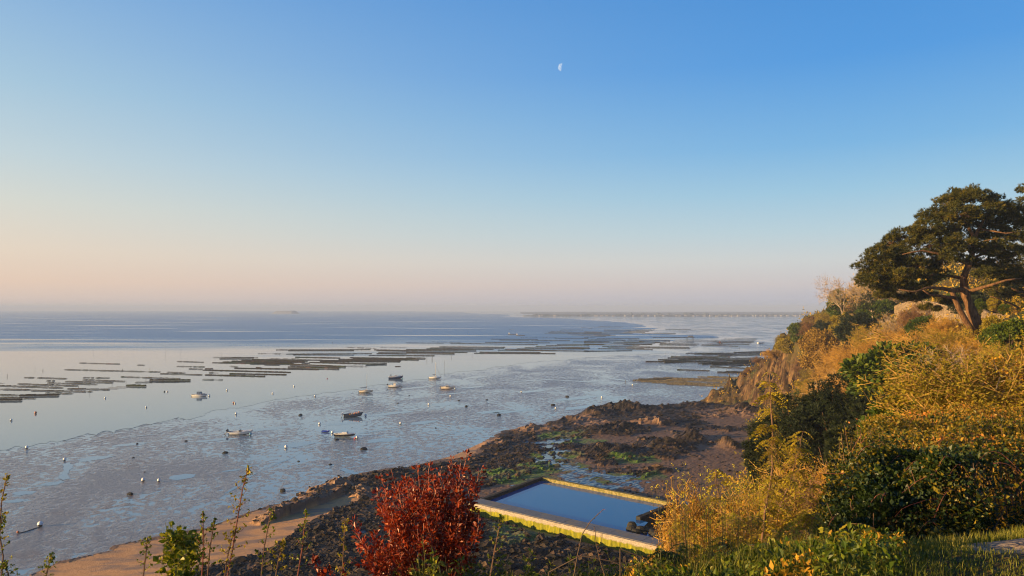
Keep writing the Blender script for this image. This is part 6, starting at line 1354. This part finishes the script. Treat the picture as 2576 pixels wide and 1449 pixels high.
def robinia(pts, D, rad, nb, seed, label, ltop=.40, lbase=.24, spread=.5, leafden=10, name='sapling', leafm=None):
    rng = np.random.RandomState(seed); r = random.Random(seed); W = [at(a, b, D + (c if c else 0)) for a, b, c in pts]; O_ = W[0].copy(); O_[2] = hz1(O_[0], O_[1]); e = empty(name, O_)
    W = [w - O_ for w in W]; W[0][2] = -.05; Q = [W[0]]
    for a, b in zip(W[:-1], W[1:]):
        n = max(2, int(np.linalg.norm(b - a) / .12))
        for j in range(1, n + 1): Q.append(a + (b - a) * j / n + np.array([r.gauss(0, .006), r.gauss(0, .006), 0]))
    Q = np.array(Q); m_ = MB(); m_.tube(Q, np.linspace(rad, rad * .25, len(Q)), 6); m_.make('trunk', stem_brown, e, True)
    segs = []; P = []; Dn = []; Ls = []
    H = Q[-1][2]
    for k in range(nb):
        t = .22 + .75 * (k + r.random()) / nb; i = int(t * (len(Q) - 1)); a = r.uniform(0, 6.28); L = spread * (1.15 - t) * r.uniform(.5, 1.3); p = Q[i]; d = np.array([math.cos(a), math.sin(a), r.uniform(.2, .9)]); pr = p
        for j in range(1, 6):
            d = d + np.array([r.gauss(0, .12), r.gauss(0, .12), .06]); d /= np.linalg.norm(d); q = pr + d * L / 5; segs.append((pr, q, rad * .3 * (1 - j * .14), rad * .3 * (1 - (j + 1) * .13))); pr = q
            for _ in range(2):
                P.append(q); dd = d * .5 + rng.normal(size=3) * .6; dd[2] = abs(dd[2]) * .3; Dn.append(dd); Ls.append(lbase * r.uniform(.4, .8))
    for i in range(int(len(Q) * .3), len(Q)):
        for _ in range(5): P.append(Q[i]); dd = rng.normal(size=3); dd[2] = .1; Dn.append(dd); Ls.append(ltop * r.uniform(.18, .36))
    V, T, sg = pinnate(P, Dn, Ls, 6, rng, droop=.75); nl_ = len(V) // 4; build('leaflets', V, T, leafm or L_yellow, e, attrs=dict(rnd=np.repeat(np.clip(rng.uniform(0, 1, nl_ // 12 + 1).repeat(12)[:nl_] * .7 + rng.uniform(0, .3, nl_), 0, 1), 4)))
    V, Q2 = prisms(segs + sg, 3); build('twigs', V, Q2, stem_brown, e); tag(e, label, 'sapling' if name == 'sapling' else 'shrub', 'yellow leaved saplings in the foreground'); return e
robinia([(1905, 1420, 0), (1918, 1330, 0), (1932, 1250, 0), (1946, 1170, 0), (1944, 1080, 0), (1938, 1000, 0), (1934, 935, 0)], 8.0, .020, 24, 61, 'tallest yellow leaved sapling rising in front of the rock headland', spread=.24)
robinia([(1930, 1400, .2), (1955, 1300, .2), (1985, 1220, .2), (2010, 1130, .2), (2020, 1085, .2)], 8.2, .014, 22, 62, 'shorter yellow leaved sapling leaning right beside the tallest one', spread=.28)
robinia([(1900, 1400, 0), (1850, 1330, 0), (1815, 1290, 0), (1800, 1220, 0), (1802, 1180, 0)], 8.4, .012, 10, 63, 'thin yellow sapling with a red shoot at its tip, left of the tallest', spread=.34)
robinia([(2010, 1440, 0), (2040, 1400, 0), (2090, 1370, 0), (2140, 1345, 0)], 6.4, .010, 9, 64, 'low yellow leaved shrub in front of the left end of the brambles', spread=.34, name='low_shrub')
robinia([(1830, 1440, 0), (1850, 1390, 0), (1880, 1330, 0), (1885, 1300, 0)], 7.4, .010, 10, 65, 'low yellow leaved shrub at the foot of the tallest sapling', spread=.36, name='low_shrub')
robinia([(1950, 1420, 0), (1990, 1370, 0), (2030, 1320, 0), (2060, 1290, 0)], 7.0, .010, 10, 66, 'yellow leaved shrub between the saplings and the brambles', spread=.36, name='low_shrub')
robinia([(1760, 1440, 0), (1755, 1400, 0), (1740, 1370, 0)], 7.6, .010, 9, 67, 'yellow green shrub over the right end of the pool wall', spread=.36, name='low_shrub', leafm=L_bush)
for k, (pts, D, lab, lm) in enumerate([([(2120, 1440, 0), (2140, 1390, 0), (2170, 1345, 0)], 5.9, 'low yellow leaved shrub against the middle of the dark brambles', L_yellow), ([(2230, 1450, 0), (2235, 1400, 0), (2255, 1372, 0)], 5.4, 'small yellow sprout in the grass before the brambles', L_yellow),
        ([(1690, 1450, 0), (1680, 1410, 0), (1665, 1385, 0)], 6.6, 'green leaved shrub low under the pool wall end', L_bush), ([(1880, 1450, 0), (1900, 1410, 0), (1915, 1370, 0)], 6.0, 'green leaved shrub in front of the tall sapling trunk', L_bush), ([(2050, 1450, 0), (2060, 1420, 0), (2085, 1385, 0)], 5.6, 'green leaved shrub at the bottom before the brambles', L_bush),
        ([(1790, 1450, 0), (1800, 1400, 0), (1815, 1350, 0)], 7.0, 'yellow leaved shrub left of the tall sapling foot', L_yellow), ([(1990, 1440, 0), (2000, 1350, 0), (2030, 1260, 0), (2050, 1200, 0)], 8.0, 'slim yellow sapling at the left end of the brambles', L_yellow), ([(1730, 1440, 0), (1722, 1350, 0), (1712, 1270, 0)], 8.6, 'slim yellow sprig in front of the pool corner', L_yellow), ([(1960, 1450, 0), (1970, 1420, 0), (1990, 1395, 0)], 5.7, 'dense green low shrub in the bottom centre of the bank', L_green)]):
    robinia(pts, D, .009, 11, 160 + k, lab, spread=.30, name='low_shrub', leafm=lm)
# ---- twiggy bushes
FGN = [('gold_b', 1770, 1200, 10.5, .6, 'tall thin golden bush before the gravel beach', 0), ('gold_a', 1860, 1215, 10.5, 1.1, 'golden twiggy bush behind the thin sapling', 0), ('gold_c', 1745, 1385, 8.6, .8, 'olive gold bush right of the near pool wall end', 0), ('rusty', 1690, 1335, 9.0, .5, 'rusty twiggy bush nearest the pool wall end', 0),
       ('gold_c', 1810, 1290, 9.5, 1.0, 'thick olive gold bush in front of the beach', 0), ('gold_b', 1900, 1250, 9.0, 1.3, 'broad golden bush around the sapling trunk', 0), ('gold_c', 1990, 1230, 9.6, 1.3, 'golden green bush at the left end of the brambles', 0), ('rusty', 2060, 1195, 12, 1.4, 'reddish twiggy bush just beyond the brambles', 0), ('gold_a', 2140, 1165, 14, 1.4, 'golden scrub beyond the brambles below the evergreens', 0), ('gold_b', 2080, 1130, 19, 1.3, 'golden scrub with green tips before the dark evergreens', 0), ('rusty', 2240, 1145, 15, 1.5, 'rusty scrub on the far edge of the bramble bank', 0), ('gold_a', 2330, 1120, 16, 1.5, 'orange gold scrub above the middle of the bramble bank', 0), ('rusty', 2440, 1095, 15, 1.5, 'red tinged scrub above the right part of the brambles', 0), ('gold_b', 2545, 1060, 15, 1.5, 'orange scrub above the brambles at the right edge', 0),
       ('greenb', 1840, 1385, 7.2, 1.2, 'dark green bush low in the foreground under the saplings', 1), ('oliveb', 1930, 1340, 7.8, 1.3, 'olive green bush behind the low yellow shrub', 1), ('oliveb', 1770, 1385, 7.8, 1.3, 'olive bush at the bottom right of the pool', 1), ('greenb', 1980, 1395, 6.6, 1.3, 'green leafy bush at the bottom left of the brambles', 1), ('olive', 2020, 1175, 16, 1.3, 'olive brush right of the tall sapling', 0), ('gold_c', 1960, 1190, 14, 1.3, 'pale golden brush behind the tall sapling', 0)]
for k, (key, px, py, D, wd, lab, fine) in enumerate(FGN):
    P, h = tops(px, py, D)
    if h < .3: print('low', lab, h); h = .3
    o = dup(PROTO[key]); o.name = 'shrub'; o.location = P - np.array([0, 0, .04]); w_ = wd * h if h < 1.6 else wd * 1.6
    o.scale = (w_, w_, h * 1.02); o.rotation_euler = (0, 0, k * 1.7)
    for q in ('label', 'category', 'group'):
        if q in o: del o[q]
    tag(o, lab, 'shrub', 'shrubs in the foreground')

# ---- leafy stems: generic upright plant with leaves along curved shoots
def shoots(name, lines, D, leafm, stemm, lsize, label, cat, seed, per_m=60, elong=1.4, rad=.005, side=0.0, spread=.5, group=None, lo=.15, jit=.012, leafpart='leaves', clustertop=0, keepz=False):
    rng = np.random.RandomState(seed); r = random.Random(seed); x0, y0 = lines[0][0][:2]; O_ = at(x0, y0, D); O_[2] = hz1(O_[0], O_[1]); e = empty(name, O_); segs = []; P = []; N = []
    for ln in lines:
        W = [at(q[0], q[1], D + (q[2] if len(q) > 2 else 0)) - O_ for q in ln]
        if not keepz:
            # root the shoot in the ground below its first point
            W0 = W[0].copy(); W0[2] = hz1(W0[0] + O_[0], W0[1] + O_[1]) - O_[2] - .03
            if W0[2] < W[0][2]: W = [W0] + W
        Q = [W[0]]
        for a, b in zip(W[:-1], W[1:]):
            n = max(1, int(np.linalg.norm(b - a) / .05))
            for j in range(1, n + 1): Q.append(a + (b - a) * j / n + np.array([r.gauss(0, 1), r.gauss(0, 1), 0]) * .003)
        L = len(Q)
        for j in range(L - 1): segs.append((Q[j], Q[j + 1], rad * (1 - .65 * j / L), rad * (1 - .65 * (j + 1) / L)))
        nl_ = int(per_m * L * .05)
        for _ in range(nl_):
            t = lo + (1 - lo) * r.random() ** .9; j = min(L - 2, int(t * (L - 1))); d = Q[j + 1] - Q[j]; d = d / (np.linalg.norm(d) + 1e-9); o_ = rng.normal(size=3); o_ -= d * o_.dot(d); o_ /= np.linalg.norm(o_) + 1e-9; pt = Q[j] + o_ * side * r.uniform(.3, 1)
            if side > .01: segs.append((Q[j], pt, rad * .35, rad * .25))
            P.append(pt + rng.normal(size=3) * jit); N.append(o_ * spread + d * .5 + rng.normal(size=3) * .25)
    V, Q = prisms(segs, 5); build('stem', V, Q, stemm, e)
    if P:
        V, Q = leaf_quads(np.array(P), np.array(N), lsize, rng, elong, .18); build(leafpart, V, Q, leafm, e, attrs=dict(rnd=rnd_attr(len(P), 4, rng)))
    tag(e, label, cat, group); return e
# red leaved bush
r = random.Random(9); lines = []
RT = [(1175, 1128), (1052, 1165), (1080, 1158), (985, 1180), (1020, 1190), (958, 1190), (1110, 1172), (1135, 1160), (1160, 1165), (1190, 1200), (1205, 1190), (1000, 1210), (1040, 1200), (1090, 1190), (1130, 1200), (1170, 1210), (1200, 1250), (960, 1240), (980, 1270), (1030, 1240), (1070, 1230), (1110, 1230), (1150, 1240), (1195, 1290), (1205, 1330), (965, 1310), (1000, 1300), (1050, 1290), (1100, 1280), (1150, 1300), (945, 1225), (1215, 1300), (950, 1360), (990, 1350), (1180, 1350), (900, 1355), (880, 1400), (915, 1400), (930, 1420), (945, 1400), (1020, 1360), (1120, 1350), (1195, 1390)]
for k, (tx, ty) in enumerate(RT):
    bx = 1085 + (tx - 1085) * .35 + r.uniform(-12, 12); dz = r.uniform(-.35, .35); lines.append([(bx, 1500 + 0 * k, dz * .3), (bx + (tx - bx) * .45 + r.uniform(-15, 15), 1500 - (1500 - ty) * .45, dz * .7), (bx + (tx - bx) * .8, 1500 - (1500 - ty) * .8, dz), (tx, ty, dz)])
    for _ in range(3):
        t = r.uniform(.35, .85); sx = bx + (tx - bx) * t; sy = 1500 - (1500 - ty) * t; lines.append([(sx, sy, dz * t), (sx + r.uniform(-22, 22), sy - r.uniform(15, 40), dz + r.uniform(-.15, .15)), (sx + r.uniform(-34, 34), sy - r.uniform(45, 80), dz + r.uniform(-.2, .2))])
def red_bush():
    D = 6.0; rng = np.random.RandomState(5); r = random.Random(5); O_ = at(1085, 1500, D); O_[2] = hz1(O_[0], O_[1]); e = empty('red_bush', O_); segs = []; P = []; N = []
    for i, ln in enumerate(lines):
        W = [at(q[0], q[1], D + q[2]) - O_ for q in ln]
        if i % 4 == 0: W = [np.array([W[0][0] * .4, W[0][1] * .4, -.05])] + W
        Q = [W[0]]
        for a, b in zip(W[:-1], W[1:]):
            n = max(1, int(np.linalg.norm(b - a) / .04))
            for j in range(1, n + 1): Q.append(a + (b - a) * j / n + np.array([r.gauss(0, 1), r.gauss(0, 1), 0]) * .004)
        L = len(Q); rad = .008 if i % 4 == 0 else .004
        for j in range(L - 1): segs.append((Q[j], Q[j + 1], rad * (1 - .7 * j / L), rad * (1 - .7 * (j + 1) / L)))
        for _ in range(int(L * (4.4 if i % 4 else 3.6))):
            j = min(L - 2, int((.2 + .8 * r.random()) * (L - 1))); d = Q[j + 1] - Q[j]; d /= np.linalg.norm(d) + 1e-9; o_ = rng.normal(size=3); o_ -= d * o_.dot(d); o_ /= np.linalg.norm(o_); P.append(Q[j] + o_ * r.uniform(.004, .03)); N.append(o_ * .7 + d * .55 + rng.normal(size=3) * .2)
    V, Q = prisms(segs, 4); build('stems', V, Q, stem_red, e); P = np.array(P); V, Q = leaf_quads(P, np.array(N), .0215, rng, 1.8, .2); n = len(P); print('red leaves', n)
    build('leaves', V, Q, L_red, e, attrs=dict(rnd=rnd_attr(n, 4, rng, clump=np.clip(fbm(P[:, 0] * 6 + 5, P[:, 2] * 6, 3, 2) * 1.4 - .2, 0, 1)))); tag(e, 'bush of dense red leaves standing before the left end of the pool', 'bush')
red_bush()
shoots('red_shoots', [[(820, 1480), (800, 1430), (785, 1392)], [(850, 1480), (830, 1440), (822, 1420)], [(870, 1480), (862, 1440), (850, 1425)], [(800, 1480), (812, 1450), (806, 1425)]], 5.6, L_red, stem_red, .03, 'low red leaved shoots at the bottom edge left of the red bush', 'shrub', 14, 130)
# green leafy bush
r = random.Random(4); ln = []
for k in range(16):
    tx = 418 + 5.6 * k + r.uniform(-4, 4); ty = (1302 if k < 5 else 1318) + r.uniform(0, 40) + (abs(k - 8) * 1.0); ln.append([(440 + k * 2.0, 1480, r.uniform(-.2, .2)), (430 + k * 4, 1400, r.uniform(-.2, .2)), (tx, ty, r.uniform(-.2, .2))])
ln += [[(430, 1480), (415, 1430), (400, 1395)], [(420, 1490), (405, 1440), (412, 1375)], [(490, 1480), (505, 1400), (498, 1345)]]
shoots('green_bush', ln, 5.0, L_bush, stem_green, .036, 'bright green bush of heart shaped leaves at the bottom left', 'bush', 15, 88, 1.15, .004, side=.02, spread=.8)
# tall flowering stems
ST = [([(568, 1470), (585, 1380), (600, 1290), (610, 1230), (625, 1176)], 'tallest seed stem, in front of the sandy beach'), ([(506, 1470), (512, 1380), (510, 1290)], 'straight stem just right of the green bush'), ([(520, 1470), (528, 1380), (540, 1302)], 'leaning stem right of the green bush'), ([(563, 1470), (572, 1400), (588, 1335)], 'short stem left of the tallest seed stem'), ([(655, 1470), (664, 1380), (682, 1285)], 'stem over the sand right of the tallest one'), ([(745, 1470), (760, 1380), (769, 1290)], 'dark red stem before the left rocks'), ([(690, 1470), (700, 1410), (714, 1362)], 'short leafy stem before the left rocks'), ([(358, 1470), (366, 1400), (371, 1352)], 'small stem left of the green bush'), ([(110, 1480), (120, 1430), (130, 1398)], 'small stem at the bottom left'), ([(-6, 1470), (0, 1320), (4, 1260), (18, 1195)], 'stem at the left edge of the picture'), ([(0, 1480), (8, 1400), (-2, 1340), (6, 1300)], 'crooked leafy stem low at the left edge'), ([(28, 1480), (20, 1440), (5, 1420)], 'low stem in the bottom left corner'), ([(855, 1480), (862, 1420), (868, 1250 + 60)], 'thin stem in front of the rocks left of the red bush'),
      ([(1230, 1470), (1245, 1380), (1262, 1300)], 'thin green stem right of the red bush')]
for k, (pts, lab) in enumerate(ST):
    r = random.Random(k); L = [pts]; n = 13 if k == 0 else 7
    for j in range(n):
        t = .25 + .7 * j / n; i = min(len(pts) - 2, int(t * (len(pts) - 1))); u = t * (len(pts) - 1) - i; x_ = pts[i][0] * (1 - u) + pts[i + 1][0] * u; y_ = pts[i][1] * (1 - u) + pts[i + 1][1] * u; s = (-1) ** j; w_ = (1.1 - t) * r.uniform(20, 42) * (1.2 if k in (0, 4) else .8)
        L.append([(x_, y_, 0), (x_ + s * w_ * .6, y_ - 6, r.uniform(-.03, .03)), (x_ + s * w_, y_ - r.uniform(8, 22), r.uniform(-.06, .06))])
    # side sprigs start on the main stem, so only the first line is rooted
    D = 4.6; rng = np.random.RandomState(k); O_ = at(pts[0][0], pts[0][1], D); O_[2] = hz1(O_[0], O_[1]); e = empty('seed_stem', O_); segs = []; P = []; N = []
    for q, l_ in enumerate(L):
        W = [at(a[0], a[1], D + (a[2] if len(a) > 2 else 0)) - O_ for a in l_]
        if q == 0: W = [np.array([W[0][0], W[0][1], -.05])] + W
        rad = .0058 if q == 0 else .0017
        for j in range(len(W) - 1):
            segs.append((W[j], W[j + 1], rad * (1 - .6 * j / len(W)), rad * (1 - .6 * (j + 1) / len(W))))
            for _ in range(5 if q == 0 else 4):
                t = r.random(); d = W[j + 1] - W[j]
                if q == 0 and j == 0: continue
                P.append(W[j] + d * (t if q == 0 else .5 + .5 * t) + rng.normal(size=3) * .004); N.append(rng.normal(size=3) + np.array([0, 0, .4]))
        if q == 0:
            for _ in range(14): P.append(W[-1] + rng.normal(size=3) * .008 - np.array([0, 0, r.uniform(0, .04)])); N.append(rng.normal(size=3) + np.array([0, 0, .8]))
    V, Q = prisms(segs, 5); build('stem', V, Q, stem_red if k in (0, 5, 1) else stem_brown, e); V, Q = leaf_quads(np.array(P), np.array(N), .016, rng, 1.3); build('leaves', V, Q, L_bush if k % 3 else L_olive, e, attrs=dict(rnd=rnd_attr(len(P), 4, rng)))
    tag(e, lab, 'plant stem', 'tall seed stems at the bottom left')
# thorny canes in front of the pool
for k, (pts, lab) in enumerate([([(1440, 1470), (1452, 1400), (1464, 1345), (1485, 1312), (1517, 1282)], 'dark thorny cane arching up in front of the pool'), ([(1530, 1470), (1512, 1420), (1500, 1370), (1496, 1325)], 'shorter dark cane right of the arching thorny one'), ([(1380, 1440), (1460, 1398), (1540, 1412), (1600, 1440)], 'dark cane bowed low over the bottom edge'), ([(1560, 1380), (1610, 1400), (1650, 1435)], 'thin dark cane falling to the right below the pool wall')]):
    D = 4.4; O_ = at(pts[0][0], pts[0][1], D); O_[2] = hz1(O_[0], O_[1]); W = [np.array([0, 0, -.05])] + [at(a, b, D) - O_ for a, b in pts]; r = random.Random(k); segs = []; Q = []
    for a, b in zip(W[:-1], W[1:]):
        for j in range(8): Q.append(a + (b - a) * j / 8)
    Q.append(W[-1]); e = empty('thorny_cane', O_)
    for j in range(len(Q) - 1): segs.append((Q[j], Q[j + 1], .0045 * (1 - .6 * j / len(Q)), .0045 * (1 - .6 * (j + 1) / len(Q))))
    V, Q1 = prisms(segs, 6); build('stem', V, Q1, bark_dark, e); th = [(Q[j], Q[j] + np.array([r.uniform(-.02, .02), r.uniform(-.01, .01), r.uniform(0, .016)]), .0018, .0003) for j in range(12, len(Q), 2)]; V, Q1 = prisms(th, 4); build('thorns', V, Q1, stem_red, e); tag(e, lab, 'bramble cane', 'thorny canes in front of the pool')
# weeds with whorled leaves along the bottom edge
WD = []
r = random.Random(21)
for px in range(1000, 1660, 22): WD.append((px + r.uniform(-9, 9), r.uniform(1385, 1432) - (18 if 1380 < px < 1640 and r.random() < .4 else 0), r.uniform(5.0, 6.2)))
WD += [(1060, 1345, 5.2), (1340, 1372, 5.2), (1600, 1380, 5.6), (1120, 1400, 5.0), (1085, 1372, 5.2)]
for px in range(1660, 2300, 20): WD.append((px + r.uniform(-12, 12), r.uniform(1360, 1435), r.uniform(5.2, 6.6)))
for k, (px, py, D) in enumerate(WD):
    rr3 = random.Random(k * 3); lean = rr3.uniform(-25, 25); ln = [[(px - lean, 1490), (px - lean * .6, (1490 + py) / 2), (px, py)]]
    for j in range(4): a = rr3.uniform(-30, 30); yy_ = rr3.uniform(py + 10, 1440); ln.append([(px - lean * .8 + a * .2, 1500), (px + a * .6, (yy_ + 1500) / 2 - 10), (px + a, yy_)])
    side_ = 'left' if px < 1300 else ('middle' if px < 1660 else 'right')
    shoots('leafy_weed', ln, D, L_bush if k % 3 else L_grass, stem_green, .017, f"yellow green weed in the {side_} of the bottom edge, {ordn(sum(1 for w in WD if w[0] < px))} weed from the left", 'weed', 100 + k, 75, 2.4, .0026, side=.012, spread=.9, group='weeds along the bottom edge', jit=.006)
# grass
rng = np.random.RandomState(31); n = 95000
yy = rng.uniform(3.9, 8.2, n); xx = rng.uniform(-1.2, 6.5, n); pd = dpoly(xx, yy, PATH); ip = inpoly(xx, yy, PATH); inb = inpoly(xx, yy, BR)
ok = ((xx > .2 * (yy - 4)) | (rng.rand(n) < .5)) & (~ip | ((pd < .12) & (rng.rand(n) < .3))) & ~(inb & (dpoly(xx, yy, BR) > .35)) & (fbm(xx * 1.5, yy * 1.5, 5, 3) + rng.uniform(-.2, .2, n) > .42) & ((xx > 2.5) | (rng.rand(n) < .55))
xx, yy = xx[ok], yy[ok]; n = len(xx); z = hill_z(xx, yy); right = sstep(1.5, 3.2, xx); L = rng.uniform(.10, .30, n) * (.75 + .75 * fbm(xx, yy, 15, 2)) * (1 - .62 * right) * np.where((xx > 2.5) & (yy < 5.3), .45, 1); 
a = rng.uniform(0, 6.28, n); b = rng.uniform(.1, .8, n); dx, dy = np.cos(a) * b * L, np.sin(a) * b * L; w = rng.uniform(.0014, .0032, n); sx, sy = -np.sin(a) * w, np.cos(a) * w; V = []
for t, wf in ((0, 1), (.4, .9), (.75, .6), (1, .05)):
    X, Y, Z = xx + dx * t ** 1.8, yy + dy * t ** 1.8, z + L * (t - .28 * b * t ** 2.5)
    V += [np.stack([X - sx * wf, Y - sy * wf, Z], 1), np.stack([X + sx * wf, Y + sy * wf, Z], 1)]
V = np.stack(V, 1).reshape(-1, 3); base = (np.arange(n) * 8)[:, None]; Q = np.concatenate([base + np.array([[2 * j, 2 * j + 1, 2 * j + 3, 2 * j + 2]]) for j in range(3)])
gr = build('grass', V, Q, L_grass, attrs=dict(rnd=rnd_attr(n, 8, rng, clump=np.clip(fbm(xx * 2.2, yy * 2.2, 25, 4) * 2.6 - .8, 0, 1)))); tag(gr, 'long green and straw coloured grass along the path edge', 'grass', kind='stuff'); print('grass', n)
# low ground ivy and herbs between the grass
n = 30000; yy = rng.uniform(4.2, 9.5, n); xx = rng.uniform(.1, .52, n) * yy; ok = ~inpoly(xx, yy, PATH) & ~inpoly(xx, yy, BR) & (dpoly(xx, yy, PATH) > .1); xx, yy = xx[ok], yy[ok]; n = len(xx); lift = rng.uniform(0, 1, n) ** 1.5 * (.08 + .30 * fbm(xx * 1.4, yy * 1.4, 8, 3) * sstep(3.2, 2.0, xx)); z = hill_z(xx, yy) + lift
V, Q = leaf_quads(np.stack([xx, yy, z], 1), rng.normal(size=(n, 3)) + np.array([-.2, -.3, .6]), .024 * rng.choice([.5, .8, 1, 1.4], n), rng, 1.8); cl = fbm(xx * 1.8, yy * 1.8, 35, 3)
hb_ = build('ground_cover', V, Q, None, mats=[L_bush, L_green, L_gold], midx=np.where(cl > .56, 2, np.where(cl > .45, 0, 1)), attrs=dict(rnd=rnd_attr(n, 4, rng))); tag(hb_, 'mixed low green herbs covering the bank beside the path', 'ground cover', kind='stuff')
# small yellow flower heads on the bank
e = empty('flower_patch', (1.8, 6.8, 33.2)); n = 170; xx = rng.uniform(-.45, .45, n); yy = rng.uniform(-.6, .6, n); zt_ = rng.uniform(.7, 1.3, n); segs = [(np.array([x * .8, y * .8, -.1]), np.array([x, y, z_]), .002, .001) for x, y, z_ in zip(xx, yy, zt_)]; V, Q = prisms(segs, 3); build('stem', V, Q, stem_green, e)
P = np.stack([xx, yy, zt_], 1).repeat(7, 0) + rng.normal(size=(n * 7, 3)) * .008; V, Q = leaf_quads(P, rng.normal(size=(n * 7, 3)), .012, rng, 1.0); build('flowers', V, Q, L_flower, e, attrs=dict(rnd=rnd_attr(n * 7, 4, rng))); tag(e, 'patch of tiny yellow flowers on thin stalks below the tall sapling', 'wildflowers')
